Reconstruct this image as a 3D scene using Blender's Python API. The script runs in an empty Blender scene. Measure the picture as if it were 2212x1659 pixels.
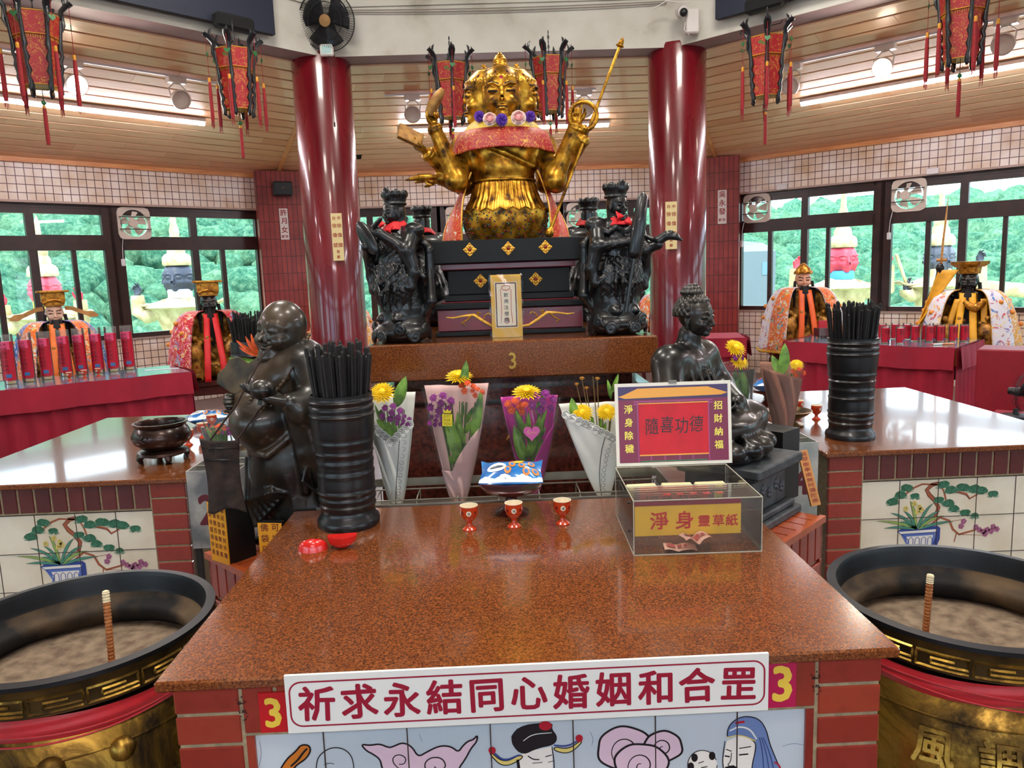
import bpy, math, random
import numpy as np
from math import sin, cos, pi, radians, sqrt, atan2, tan
from mathutils import Matrix, Vector, Euler
SC = bpy.context.scene
COL = SC.collection
V = Vector
T = Matrix.Translation
# ---------------------------------------------------------------- camera
CAMLOC = V((0, 0, 1.6))
YAW, PITCH, ROLL, FPX = radians(1.35), radians(8.45), radians(2.0), 1640.0
_f = V((sin(YAW) * cos(PITCH), cos(YAW) * cos(PITCH), -sin(PITCH)))
_r = V((cos(YAW), -sin(YAW), 0)); _u = _r.cross(_f)
CR = _r * cos(ROLL) - _u * sin(ROLL); CU = _u * cos(ROLL) + _r * sin(ROLL)
cam = bpy.data.cameras.new('camera'); camo = bpy.data.objects.new('camera', cam); COL.objects.link(camo)
cam.sensor_width = 36; cam.lens = FPX / 2212 * 36; cam.clip_end = 500; cam.clip_start = .05
camo.matrix_world = Matrix(((CR.x, CU.x, -_f.x, CAMLOC.x), (CR.y, CU.y, -_f.y, CAMLOC.y), (CR.z, CU.z, -_f.z, CAMLOC.z), (0, 0, 0, 1)))
SC.camera = camo
def ray(x, y): return _f + CR * ((x - 1106) / FPX) - CU * ((y - 829.5) / FPX)
def onY(x, y, Y): d = ray(x, y); return CAMLOC + d * (Y / d.y)
def onZ(x, y, Z): d = ray(x, y); return CAMLOC + d * ((Z - 1.6) / d.z)
def onN(x, y, p, n): d = ray(x, y); n = V(n); return CAMLOC + d * ((V(p) - CAMLOC).dot(n) / d.dot(n))
def mpp(Y): return Y / FPX          # metres per photo pixel at depth Y
# ---------------------------------------------------------------- view, sky, lights
SC.view_settings.view_transform = 'Standard'; SC.view_settings.look = 'None'
SC.view_settings.gamma = 1; SC.view_settings.use_curve_mapping = False
SC.view_settings.exposure = 0.42
W = bpy.data.worlds.new('sky'); SC.world = W; W.use_nodes = True
wt = W.node_tree; wt.nodes.clear()
wo = wt.nodes.new('ShaderNodeOutputWorld'); wb = wt.nodes.new('ShaderNodeBackground')
wc = wt.nodes.new('ShaderNodeTexCoord'); wn = wt.nodes.new('ShaderNodeTexNoise'); wr = wt.nodes.new('ShaderNodeValToRGB')
wn.inputs['Scale'].default_value = 2.2; wn.inputs['Detail'].default_value = 4
wr.color_ramp.elements[0].position = .35; wr.color_ramp.elements[0].color = (.50, .74, 1, 1)
wr.color_ramp.elements[1].position = .62; wr.color_ramp.elements[1].color = (.86, .95, 1, 1)
wt.links.new(wc.outputs['Generated'], wn.inputs['Vector']); wt.links.new(wn.outputs['Fac'], wr.inputs['Fac'])
wt.links.new(wr.outputs['Color'], wb.inputs['Color']); wt.links.new(wb.outputs[0], wo.inputs[0])
wb.inputs['Strength'].default_value = 4.6
sd = bpy.data.lights.new('sun', 'SUN'); so = bpy.data.objects.new('sun', sd); COL.objects.link(so)
sd.energy = 2.6; sd.angle = radians(8); sd.color = (1, .95, .86); so.rotation_euler = (radians(38), radians(12), radians(-15))
def area(name, loc, sx, sy, watts, col, rot=(0, 0, 0)):
    l = bpy.data.lights.new(name, 'AREA'); l.shape = 'RECTANGLE'; l.size = sx; l.size_y = sy; l.energy = watts; l.color = col
    o = bpy.data.objects.new(name, l); COL.objects.link(o); o.location = loc; o.rotation_euler = rot; return o
# unseen fill lamps added over the central octagon to brighten the hall
for (lx, ly) in ((-1.5, 2.0), (1.7, 2.0), (-1.5, 5.2), (1.7, 5.2), (.1, -.2)):
    area('ambient_fill', (lx, ly, 4.86), .9, .9, 42, (1, .95, .88))
rnd = random.Random(7)
# ---------------------------------------------------------------- materials
def nodes(name):
    m = bpy.data.materials.new(name); m.use_nodes = True
    nt = m.node_tree; b = nt.nodes['Principled BSDF']; return m, nt, b
def C4(c): return (c[0], c[1], c[2], 1)
def hexc(h):
    h = h.lstrip('#'); v = [int(h[i:i + 2], 16) / 255 for i in (0, 2, 4)]
    return tuple((x / 12.92 if x <= .04045 else ((x + .055) / 1.055) ** 2.4) for x in v)
def tex(nt, kind, scale, coord='Object', vec=None, **kw):
    t = nt.nodes.new('ShaderNodeTex' + kind)
    if 'Scale' in t.inputs: t.inputs['Scale'].default_value = scale
    for k, v in kw.items():
        k2 = k.replace('_', ' ')
        if k2 in t.inputs: t.inputs[k2].default_value = v
        else: setattr(t, k, v)
    tc = nt.nodes.new('ShaderNodeTexCoord'); mp = nt.nodes.new('ShaderNodeMapping')
    if vec: mp.inputs['Scale'].default_value = vec
    nt.links.new(tc.outputs[coord], mp.inputs[0]); nt.links.new(mp.outputs[0], t.inputs['Vector']); return t
def ramp(nt, src, stops):
    r = nt.nodes.new('ShaderNodeValToRGB'); e = r.color_ramp.elements
    while len(e) < len(stops): e.new(.5)
    for i, (p, c) in enumerate(stops): e[i].position = p; e[i].color = C4(c)
    nt.links.new(src, r.inputs[0]); return r.outputs[0]
def mixc(nt, fac, a, b, mode='MIX'):
    x = nt.nodes.new('ShaderNodeMix'); x.data_type = 'RGBA'; x.blend_type = mode
    for s, i in ((fac, 0), (a, 6), (b, 7)):
        if isinstance(s, (int, float)): x.inputs[i].default_value = s
        elif isinstance(s, tuple): x.inputs[i].default_value = C4(s)
        else: nt.links.new(s, x.inputs[i])
    return x.outputs[2]
def bump(nt, b, src, strength=.3, dist=.002):
    n = nt.nodes.new('ShaderNodeBump'); n.inputs['Strength'].default_value = strength; n.inputs['Distance'].default_value = dist
    nt.links.new(src, n.inputs['Height']); nt.links.new(n.outputs[0], b.inputs['Normal'])
MATS = {}
def plain(name, col, rough=.5, metal=0., noise=0., nscale=20, spec=.5, coat=0., emit=0., bmp=0., alpha=1., trans=0., sheen=0.):
    if name in MATS: return MATS[name]
    if isinstance(col, str): col = hexc(col)
    m, nt, b = nodes(name)
    b.inputs['Base Color'].default_value = C4(col); b.inputs['Roughness'].default_value = rough; b.inputs['Metallic'].default_value = metal
    b.inputs['Specular IOR Level'].default_value = spec; b.inputs['Coat Weight'].default_value = coat; b.inputs['Coat Roughness'].default_value = .08
    b.inputs['Alpha'].default_value = alpha; b.inputs['Transmission Weight'].default_value = trans
    if sheen: b.inputs['Sheen Weight'].default_value = sheen
    if emit: b.inputs['Emission Color'].default_value = C4(col); b.inputs['Emission Strength'].default_value = emit
    if noise or bmp:
        t = tex(nt, 'Noise', nscale, Detail=5)
        if noise:
            d = tuple(c * (1 - noise) for c in col); l = tuple(min(1, c * (1 + noise)) for c in col)
            nt.links.new(ramp(nt, t.outputs['Fac'], [(.35, d), (.65, l)]), b.inputs['Base Color'])
        if bmp: bump(nt, b, t.outputs['Fac'], bmp, .004)
    MATS[name] = m; return m
def twotone(name, c1, c2, scale, lo, hi, rough=.5, metal=0., bmp=0., coat=0., vec=None, kind='Noise', rough2=None, detail=6, c3=None):
    m, nt, b = nodes(name)
    t = tex(nt, kind, scale, vec=vec) if kind != 'Noise' else tex(nt, kind, scale, vec=vec, Detail=detail)
    o = t.outputs['Fac'] if kind == 'Noise' else t.outputs[0]
    st = [(lo, hexc(c1)), (hi, hexc(c2))] + ([(min(1, hi + .12), hexc(c3))] if c3 else [])
    nt.links.new(ramp(nt, o, st), b.inputs['Base Color'])
    b.inputs['Roughness'].default_value = rough; b.inputs['Metallic'].default_value = metal; b.inputs['Coat Weight'].default_value = coat
    b.inputs['Coat Roughness'].default_value = .06
    if rough2 is not None:
        r = ramp(nt, o, [(lo, (rough,) * 3), (hi, (rough2,) * 3)]); nt.links.new(r, b.inputs['Roughness'])
    if bmp: bump(nt, b, o, bmp, .003)
    MATS[name] = m; return m
def island(name, cols, rough=.4, coat=0., grain=None, bmp=0., spec=.5, gs=3):
    """each loose piece (brick, plank) its own shade of the same stuff"""
    m, nt, b = nodes(name)
    g = nt.nodes.new('ShaderNodeNewGeometry')
    c = ramp(nt, g.outputs['Random Per Island'], [(i / max(1, len(cols) - 1), hexc(x)) for i, x in enumerate(cols)])
    if grain:
        t = tex(nt, 'Noise', gs, vec=grain, Detail=6, Roughness=.6)
        c2 = ramp(nt, t.outputs['Fac'], [(.28, (.74, .66, .6)), (.5, (1, 1, 1)), (.72, (1.0, 1.0, .93))])
        c = mixc(nt, .75, c, c2, 'MULTIPLY')
        if bmp: bump(nt, b, t.outputs['Fac'], bmp, .003)
    nt.links.new(c, b.inputs['Base Color'])
    b.inputs['Roughness'].default_value = rough; b.inputs['Coat Weight'].default_value = coat; b.inputs['Specular IOR Level'].default_value = spec
    MATS[name] = m; return m
def tilegrid(name, w, h, mortar, c1, c2, cm, offset=0., rough=.35, axes='xz', bmp=.4, dirt=None):
    """a wall of tiles: brick pattern in the wall's own plane"""
    m, nt, b = nodes(name)
    tc = nt.nodes.new('ShaderNodeTexCoord'); sx = nt.nodes.new('ShaderNodeSeparateXYZ'); cx = nt.nodes.new('ShaderNodeCombineXYZ')
    nt.links.new(tc.outputs['Object'], sx.inputs[0])
    nt.links.new(sx.outputs['XYZ'.index(axes[0].upper())], cx.inputs[0]); nt.links.new(sx.outputs['XYZ'.index(axes[1].upper())], cx.inputs[1])
    br = nt.nodes.new('ShaderNodeTexBrick'); nt.links.new(cx.outputs[0], br.inputs['Vector'])
    br.offset = offset; br.inputs['Scale'].default_value = 1; br.inputs['Brick Width'].default_value = w; br.inputs['Row Height'].default_value = h
    br.inputs['Mortar Size'].default_value = mortar; br.inputs['Mortar Smooth'].default_value = .1
    br.inputs['Color1'].default_value = C4(hexc(c1)); br.inputs['Color2'].default_value = C4(hexc(c2)); br.inputs['Mortar'].default_value = C4(hexc(cm))
    c = br.outputs['Color']
    if dirt:
        t = tex(nt, 'Noise', 3.5, Detail=7); c = mixc(nt, 1., c, ramp(nt, t.outputs['Fac'], [(.4, (1, 1, 1)), (.75, hexc(dirt))]), 'MULTIPLY')
    nt.links.new(c, b.inputs['Base Color']); b.inputs['Roughness'].default_value = rough
    inv = nt.nodes.new('ShaderNodeMath'); inv.operation = 'SUBTRACT'; inv.inputs[0].default_value = 1; nt.links.new(br.outputs['Fac'], inv.inputs[1])
    bump(nt, b, inv.outputs[0], bmp, .003); MATS[name] = m; return m
def glassy(name, tint=(1, 1, 1), refl=1.45, rough=.02, body=0., bodycol=(1, 1, 1)):
    """thin clear sheet: mostly see-through, with fresnel gloss"""
    m = bpy.data.materials.new(name); m.use_nodes = True; nt = m.node_tree; nt.nodes.clear()
    o = nt.nodes.new('ShaderNodeOutputMaterial'); tr = nt.nodes.new('ShaderNodeBsdfTransparent'); gl = nt.nodes.new('ShaderNodeBsdfGlossy')
    fr = nt.nodes.new('ShaderNodeFresnel'); mx = nt.nodes.new('ShaderNodeMixShader')
    tr.inputs[0].default_value = C4(tint); gl.inputs['Roughness'].default_value = rough; fr.inputs['IOR'].default_value = refl
    nt.links.new(fr.outputs[0], mx.inputs[0]); nt.links.new(tr.outputs[0], mx.inputs[1]); nt.links.new(gl.outputs[0], mx.inputs[2])
    out = mx.outputs[0]
    if body:
        df = nt.nodes.new('ShaderNodeBsdfDiffuse'); df.inputs[0].default_value = C4(bodycol); m2 = nt.nodes.new('ShaderNodeMixShader')
        m2.inputs[0].default_value = body; nt.links.new(out, m2.inputs[1]); nt.links.new(df.outputs[0], m2.inputs[2]); out = m2.outputs[0]
    nt.links.new(out, o.inputs[0]); MATS[name] = m; return m
# ---------------------------------------------------------------- mesh builder
class MB:
    def __init__(s): s.v = []; s.f = []; s.m = []; s.X = Matrix.Identity(4); s.mi = 0
    def at(s, M=None): s.X = M if M is not None else Matrix.Identity(4); return s
    def mat(s, i): s.mi = i; return s
    def add(s, vs, fs, M=None):
        X = s.X @ M if M is not None else s.X; n = len(s.v)
        s.v += [tuple(X @ V(p)) for p in vs]; s.f += [tuple(i + n for i in f) for f in fs]; s.m += [s.mi] * len(fs); return s
    def box(s, c, d, M=None):
        x, y, z = c; a, b, h = d[0] / 2, d[1] / 2, d[2] / 2
        vs = [(x + i * a, y + j * b, z + k * h) for k in (-1, 1) for j in (-1, 1) for i in (-1, 1)]
        return s.add(vs, [(0, 2, 3, 1), (4, 5, 7, 6), (0, 1, 5, 4), (2, 6, 7, 3), (0, 4, 6, 2), (1, 3, 7, 5)], M)
    def rng(s, lo, hi, M=None): return s.box([(a + b) / 2 for a, b in zip(lo, hi)], [b - a for a, b in zip(lo, hi)], M)
    def cbox(s, c, d, e, M=None):
        """box with chamfered edges"""
        x, y, z = c; a, b, h = d[0] / 2, d[1] / 2, d[2] / 2; e = min(e, a * .9, b * .9, h * .9)
        vs = []; idx = {}
        for i in (-1, 1):
            for j in (-1, 1):
                for k in (-1, 1):
                    for ax in range(3):
                        p = [x + i * (a - (e if ax != 0 else 0)), y + j * (b - (e if ax != 1 else 0)), z + k * (h - (e if ax != 2 else 0))]
                        idx[(i, j, k, ax)] = len(vs); vs.append(p)
        fs = []
        for sg in (-1, 1):
            fs.append([idx[(sg, j, k, 0)] for j, k in ((-1, -1), (1, -1), (1, 1), (-1, 1))][::sg])
            fs.append([idx[(i, sg, k, 1)] for i, k in ((-1, -1), (-1, 1), (1, 1), (1, -1))][::sg])
            fs.append([idx[(i, j, sg, 2)] for i, j in ((-1, -1), (1, -1), (1, 1), (-1, 1))][::sg])
        for i in (-1, 1):
            for j in (-1, 1):
                f = [idx[(i, j, -1, 0)], idx[(i, j, 1, 0)], idx[(i, j, 1, 1)], idx[(i, j, -1, 1)]]; fs.append(f[::-i * j])
                f = [idx[(i, -1, j, 0)], idx[(i, 1, j, 0)], idx[(i, 1, j, 2)], idx[(i, -1, j, 2)]]; fs.append(f[::i * j])
                f = [idx[(-1, i, j, 1)], idx[(1, i, j, 1)], idx[(1, i, j, 2)], idx[(-1, i, j, 2)]]; fs.append(f[::-i * j])
                for k in (-1, 1):
                    f = [idx[(i, j, k, 0)], idx[(i, j, k, 1)], idx[(i, j, k, 2)]]; fs.append(f[::i * j * k])
        return s.add(vs, fs, M)
    def lathe(s, prof, c=(0, 0, 0), n=32, M=None, a0=0, a1=2 * pi, sx=1, sy=1, fn=None, cap=3):
        full = abs(a1 - a0 - 2 * pi) < 1e-6; k = n if full else n + 1; vs = []; fs = []
        for r, z in prof:
            for i in range(k):
                a = a0 + (a1 - a0) * i / n; rr = r if fn is None else fn(r, z, a)
                vs.append((c[0] + rr * cos(a) * sx, c[1] + rr * sin(a) * sy, c[2] + z))
        for j in range(len(prof) - 1):
            for i in range(n):
                i2 = (i + 1) % k; fs.append((j * k + i, j * k + i2, (j + 1) * k + i2, (j + 1) * k + i))
        if full:
            if prof[0][0] > 1e-6 and cap & 1: fs.append(tuple(range(k))[::-1])
            if prof[-1][0] > 1e-6 and cap & 2: fs.append(tuple((len(prof) - 1) * k + i for i in range(k)))
        return s.add(vs, fs, M)
    def cyl(s, p0, p1, r0, r1=None, n=14):
        return s.tube([p0, p1], [r0, r0 if r1 is None else r1], n)
    def tube(s, pts, rad, n=10, closed=False, flat=1.):
        pts = [V(p) for p in pts]; N = len(pts)
        if not hasattr(rad, '__len__'): rad = [rad] * N
        vs = []; fs = []; up = None
        for i, p in enumerate(pts):
            t = (pts[(i + 1) % N] - pts[i - 1]) if closed else (pts[min(i + 1, N - 1)] - pts[max(i - 1, 0)])
            t = t.normalized() if t.length > 1e-9 else V((0, 0, 1))
            if up is None: up = V((0, 0, 1)) if abs(t.z) < .9 else V((1, 0, 0))
            u = (up - t * up.dot(t)); u = u.normalized() if u.length > 1e-6 else t.orthogonal().normalized()
            w = t.cross(u); up = u
            for k in range(n):
                a = 2 * pi * k / n; vs.append(p + (u * cos(a) * flat + w * sin(a)) * rad[i])
        M_ = N if closed else N - 1
        for i in range(M_):
            for k in range(n):
                a, b = i * n + k, i * n + (k + 1) % n; c, d = ((i + 1) % N) * n + (k + 1) % n, ((i + 1) % N) * n + k
                fs.append((a, b, c, d))
        if not closed: fs.append(tuple(range(n))[::-1]); fs.append(tuple((N - 1) * n + k for k in range(n)))
        return s.add(vs, fs)
    def ball(s, c, r, nu=16, nv=10, M=None):
        if not hasattr(r, '__len__'): r = (r, r, r)
        vs = [(c[0], c[1], c[2] - r[2])]; fs = []
        for j in range(1, nv):
            b = -pi / 2 + pi * j / nv
            for i in range(nu): a = 2 * pi * i / nu; vs.append((c[0] + r[0] * cos(a) * cos(b), c[1] + r[1] * sin(a) * cos(b), c[2] + r[2] * sin(b)))
        vs.append((c[0], c[1], c[2] + r[2])); L = len(vs) - 1
        for i in range(nu):
            fs.append((0, 1 + (i + 1) % nu, 1 + i)); fs.append((L, L - nu + i, L - nu + (i + 1) % nu))
        for j in range(nv - 2):
            for i in range(nu):
                a = 1 + j * nu + i; b = 1 + j * nu + (i + 1) % nu; fs.append((a, b, b + nu, a + nu))
        return s.add(vs, fs, M)
    def prism(s, poly, z0, z1, M=None):
        """polygon in local xy, extruded z0..z1"""
        ar = sum(poly[i][0] * poly[(i + 1) % len(poly)][1] - poly[(i + 1) % len(poly)][0] * poly[i][1] for i in range(len(poly)))
        if ar < 0: poly = poly[::-1]
        n = len(poly); vs = [(p[0], p[1], z0) for p in poly] + [(p[0], p[1], z1) for p in poly]
        fs = [tuple(range(n))[::-1], tuple(range(n, 2 * n))] + [(i, (i + 1) % n, n + (i + 1) % n, n + i) for i in range(n)]
        return s.add(vs, fs, M)
    def grid(s, fn, nu, nv, M=None, wrap=False):
        vs = [fn(i / nu, j / nv) for j in range(nv + 1) for i in range(nu + (0 if wrap else 1))]; k = nu + (0 if wrap else 1)
        fs = [(j * k + i, j * k + (i + 1) % k, (j + 1) * k + (i + 1) % k, (j + 1) * k + i) for j in range(nv) for i in range(nu)]
        return s.add(vs, fs, M)
    def stroke(s, pts, w, z0=0, z1=.001, M=None, taper=0):
        """painted line in local xy"""
        P = [V((p[0], p[1])) for p in pts]; n = len(P); L = []; R = []
        for i in range(n):
            t = P[min(i + 1, n - 1)] - P[max(i - 1, 0)]; t = t.normalized() if t.length > 1e-9 else V((1, 0)); q = V((-t.y, t.x))
            ww = w[i] if hasattr(w, '__len__') else w * (1 - taper * abs(2 * i / max(1, n - 1) - 1) ** 2)
            L.append(P[i] + q * ww / 2); R.append(P[i] - q * ww / 2)
        vs = [(p.x, p.y, z1) for p in L] + [(p.x, p.y, z1) for p in R]
        fs = [(i, n + i, n + i + 1, i + 1) for i in range(n - 1)]
        return s.add(vs, fs, M)
    def build(s, name, mats, parent=None, smooth=None, M=None, solid=0, bevel=0, sub=0, **tags):
        me = bpy.data.meshes.new(name); me.from_pydata(s.v, [], s.f); me.validate()
        if not isinstance(mats, (list, tuple)): mats = [mats]
        for m in mats: me.materials.append(m)
        if len(mats) > 1 and len(s.m) == len(me.polygons): me.polygons.foreach_set('material_index', s.m)
        if smooth is not None:
            me.polygons.foreach_set('use_smooth', [True] * len(me.polygons)); me.set_sharp_from_angle(angle=radians(smooth))
        o = bpy.data.objects.new(name, me); COL.objects.link(o)
        if parent is not None: o.parent = parent
        if M is not None: o.matrix_local = M
        if solid: md = o.modifiers.new('s', 'SOLIDIFY'); md.thickness = solid; md.offset = 0
        if bevel: md = o.modifiers.new('b', 'BEVEL'); md.width = bevel; md.segments = 2; md.limit_method = 'ANGLE'
        if sub: md = o.modifiers.new('u', 'SUBSURF'); md.levels = sub; md.render_levels = sub
        tag(o, **tags); return o
def tag(o, label=None, cat=None, group=None, kind=None):
    if label: o['label'] = label
    if cat: o['category'] = cat
    if group: o['group'] = group
    if kind: o['kind'] = kind
    return o
def thing(name, label, cat, loc=(0, 0, 0), rz=0, group=None):
    o = bpy.data.objects.new(name, None); COL.objects.link(o); o.location = loc; o.rotation_euler = (0, 0, rz)
    o.empty_display_size = .05; return tag(o, label, cat, group)
def dup(root, loc, rz=0, label=None, group=None, sc=None):
    r = root.copy(); COL.objects.link(r); r.location = loc; r.rotation_euler = (0, 0, rz)
    if sc: r.scale = sc if hasattr(sc, '__len__') else (sc, sc, sc)
    if label: r['label'] = label
    if group: r['group'] = group
    for ch in list(root.children):
        c = ch.copy(); COL.objects.link(c); c.parent = r
        for g in list(ch.children): d = g.copy(); COL.objects.link(d); d.parent = c
    return r
def frame(o, u, v, w=None):
    """matrix with origin o and axes u, v, w"""
    u = V(u).normalized(); v = V(v).normalized(); w = u.cross(v).normalized() if w is None else V(w).normalized()
    return Matrix(((u.x, v.x, w.x, o[0]), (u.y, v.y, w.y, o[1]), (u.z, v.z, w.z, o[2]), (0, 0, 0, 1)))
def rot(ax, deg): return Matrix.Rotation(radians(deg), 4, ax)
# ---------------------------------------------------------------- writing
_tc = {}
def glyphs(s, bold=0., italic=0.):
    k = (s, bold, italic)
    if k not in _tc:
        c = bpy.data.curves.new('writing', 'FONT'); c.body = s; c.size = 1; c.align_x = 'CENTER'; c.align_y = 'CENTER'; c.offset = bold; c.shear = italic; c.resolution_u = 2
        o = bpy.data.objects.new('writing', c); COL.objects.link(o)
        bpy.context.view_layer.update()
        e = o.evaluated_get(bpy.context.evaluated_depsgraph_get()); me = e.to_mesh()
        vs = [tuple(v.co) for v in me.vertices]; fs = [tuple(p.vertices) for p in me.polygons]; e.to_mesh_clear()
        bpy.data.objects.remove(o); bpy.data.curves.remove(c)
        if vs:
            x0, x1 = min(v[0] for v in vs), max(v[0] for v in vs); y0, y1 = min(v[1] for v in vs), max(v[1] for v in vs)
            cx, cy = (x0 + x1) / 2, (y0 + y1) / 2; vs = [(v[0] - cx, v[1] - cy, 0) for v in vs]
        _tc[k] = (vs, fs)
    return _tc[k]
def write(mb, s, x, y, size, z=.0006, M=None, bold=0., sx=1., rotz=0, italic=0.):
    vs, fs = glyphs(s, 0., italic); ca, sa = cos(rotz), sin(rotz)
    for k in range(7 if bold else 1):       # a heavier brush: the same strokes laid round themselves
        dx, dy = (bold * size * cos(k * 1.047), bold * size * sin(k * 1.047)) if k else (0, 0); out = []
        for v in vs:
            a, b = v[0] * size * sx, v[1] * size; out.append((x + a * ca - b * sa + dx, y + a * sa + b * ca + dy, z + k * 1e-5))
        mb.add(out, fs, M)
    return mb
# ---------------------------------------------------------------- carved forms (blended solids -> one smooth surface)
class Carve:
    def __init__(s, lo, hi, vox):
        s.lo = np.array(lo, float); s.h = vox; n = np.ceil((np.array(hi) - s.lo) / vox).astype(int) + 1
        s.n = n; s.F = np.full(n, 1e3, np.float32)
        s.ax = [s.lo[i] + vox * np.arange(n[i]) for i in range(3)]
    def _sub(s, lo, hi, m):
        a = np.maximum(((np.array(lo) - m - s.lo) / s.h).astype(int), 0); b = np.minimum(((np.array(hi) + m - s.lo) / s.h).astype(int) + 2, s.n)
        if (b <= a).any(): return None, None
        X, Y, Z = np.meshgrid(s.ax[0][a[0]:b[0]], s.ax[1][a[1]:b[1]], s.ax[2][a[2]:b[2]], indexing='ij')
        return (slice(a[0], b[0]), slice(a[1], b[1]), slice(a[2], b[2])), (X, Y, Z)
    def _put(s, sl, d, k, cut):
        F = s.F[sl]
        if cut:
            h = np.maximum(k - np.abs(F + d), 0) / max(k, 1e-6); s.F[sl] = np.maximum(F, -d) + h * h * k / 4
        else:
            h = np.maximum(k - np.abs(F - d), 0) / max(k, 1e-6); s.F[sl] = np.minimum(F, d) - h * h * k / 4
    def ell(s, c, r, k=.01, R=None, cut=False):
        if not hasattr(r, '__len__'): r = (r, r, r)
        r = np.array(r, float); m = max(r) if R is not None else r; c = np.array(c, float)
        sl, g = s._sub(c - m, c + m, k + 2 * s.h)
        if sl is None: return s
        P = [g[i] - c[i] for i in range(3)]
        if R is not None:
            A = np.array(R.to_3x3()).T; P = [A[i, 0] * P[0] + A[i, 1] * P[1] + A[i, 2] * P[2] for i in range(3)]
        k0 = np.sqrt(sum((P[i] / r[i]) ** 2 for i in range(3))); k1 = np.sqrt(sum((P[i] / r[i] ** 2) ** 2 for i in range(3)))
        s._put(sl, (k0 * (k0 - 1) / np.maximum(k1, 1e-6)).astype(np.float32), k, cut); return s
    def cap(s, a, b, ra, rb=None, k=.01, cut=False):
        rb = ra if rb is None else rb; a = np.array(a, float); b = np.array(b, float); m = max(ra, rb)
        sl, g = s._sub(np.minimum(a, b) - m, np.maximum(a, b) + m, k + 2 * s.h)
        if sl is None: return s
        d = b - a; L = max(d @ d, 1e-12)
        t = np.clip(((g[0] - a[0]) * d[0] + (g[1] - a[1]) * d[1] + (g[2] - a[2]) * d[2]) / L, 0, 1)
        D = np.sqrt((g[0] - a[0] - t * d[0]) ** 2 + (g[1] - a[1] - t * d[1]) ** 2 + (g[2] - a[2] - t * d[2]) ** 2) - (ra + (rb - ra) * t)
        s._put(sl, D.astype(np.float32), k, cut); return s
    def path(s, pts, r, k=.008, cut=False):
        if not hasattr(r, '__len__'): r = [r] * len(pts)
        for i in range(len(pts) - 1): s.cap(pts[i], pts[i + 1], r[i], r[i + 1], k, cut)
        return s
    def box(s, c, d, k=.01, R=None, rd=.004, cut=False):
        c = np.array(c, float); e = np.array(d, float) / 2; m = np.linalg.norm(e) if R is not None else e
        sl, g = s._sub(c - m, c + m, k + 2 * s.h)
        if sl is None: return s
        P = [g[i] - c[i] for i in range(3)]
        if R is not None:
            A = np.array(R.to_3x3()).T; P = [A[i, 0] * P[0] + A[i, 1] * P[1] + A[i, 2] * P[2] for i in range(3)]
        q = [np.abs(P[i]) - e[i] + rd for i in range(3)]
        D = np.sqrt(sum(np.maximum(x, 0) ** 2 for x in q)) + np.minimum(np.maximum(np.maximum(q[0], q[1]), q[2]), 0) - rd
        s._put(sl, D.astype(np.float32), k, cut); return s
    def fn(s, lo, hi, f, k=.01, cut=False):
        sl, g = s._sub(lo, hi, k + s.h)
        if sl is None: return s
        s._put(sl, f(*g).astype(np.float32), k, cut); return s
    def warp(s, lo, hi, f):
        """add a displacement field to what is there"""
        sl, g = s._sub(lo, hi, 0); s.F[sl] += f(*g).astype(np.float32); return s
    def mesh(s):
        F = s.F; n = np.array(F.shape) - 1; S = F < 0
        corners = [(i, j, k) for i in (0, 1) for j in (0, 1) for k in (0, 1)]
        def sh(A, c): return A[c[0]:c[0] + n[0], c[1]:c[1] + n[1], c[2]:c[2] + n[2]]
        cnt = sum(sh(S, c).astype(np.int8) for c in corners); act = (cnt > 0) & (cnt < 8)
        I = np.argwhere(act); idx = -np.ones(n, int); idx[act] = np.arange(len(I))
        acc = np.zeros((len(I), 3)); num = np.zeros(len(I))
        for a in corners:
            for ax in range(3):
                if a[ax]: continue
                b = list(a); b[ax] = 1
                fa = F[I[:, 0] + a[0], I[:, 1] + a[1], I[:, 2] + a[2]]; fb = F[I[:, 0] + b[0], I[:, 1] + b[1], I[:, 2] + b[2]]
                cr = (fa < 0) != (fb < 0); t = np.where(cr, fa / np.where(cr, fa - fb, 1), 0)
                p = np.tile(np.array(a, float), (len(I), 1)); p[:, ax] += t
                acc[cr] += p[cr]; num[cr] += 1
        vs = s.lo + (I + acc / num[:, None]) * s.h; quads = []
        for ax in range(3):
            u, v = (ax + 1) % 3, (ax + 2) % 3
            A = S; sl0 = [slice(None)] * 3; sl1 = [slice(None)] * 3; sl0[ax] = slice(0, -1); sl1[ax] = slice(1, None)
            d = S[tuple(sl0)] != S[tuple(sl1)]; E = np.argwhere(d)
            ok = (E[:, u] > 0) & (E[:, v] > 0) & (E[:, u] < n[u]) & (E[:, v] < n[v]); E = E[ok]
            inside = S[E[:, 0], E[:, 1], E[:, 2]]
            q = []
            for du, dv in ((-1, -1), (0, -1), (0, 0), (-1, 0)):
                c = E.copy(); c[:, u] += du; c[:, v] += dv; q.append(idx[c[:, 0], c[:, 1], c[:, 2]])
            q = np.stack(q, 1); q[~inside] = q[~inside][:, ::-1]; quads.append(q)
        return vs, np.concatenate(quads)
    def build(s, name, mats, parent=None, M=None, matf=None, smooth_it=1, **tags):
        vs, q = s.mesh()
        for _ in range(smooth_it):      # light relaxation
            acc = np.zeros_like(vs); num = np.zeros(len(vs))
            for i in range(4):
                np.add.at(acc, q[:, i], vs[q[:, (i + 1) % 4]]); np.add.at(num, q[:, i], 1)
            vs = vs * .5 + .5 * acc / np.maximum(num, 1)[:, None]
        me = bpy.data.meshes.new(name); me.vertices.add(len(vs)); me.vertices.foreach_set('co', vs.ravel().astype(np.float32))
        me.loops.add(len(q) * 4); me.loops.foreach_set('vertex_index', q.ravel().astype(np.int32))
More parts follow.
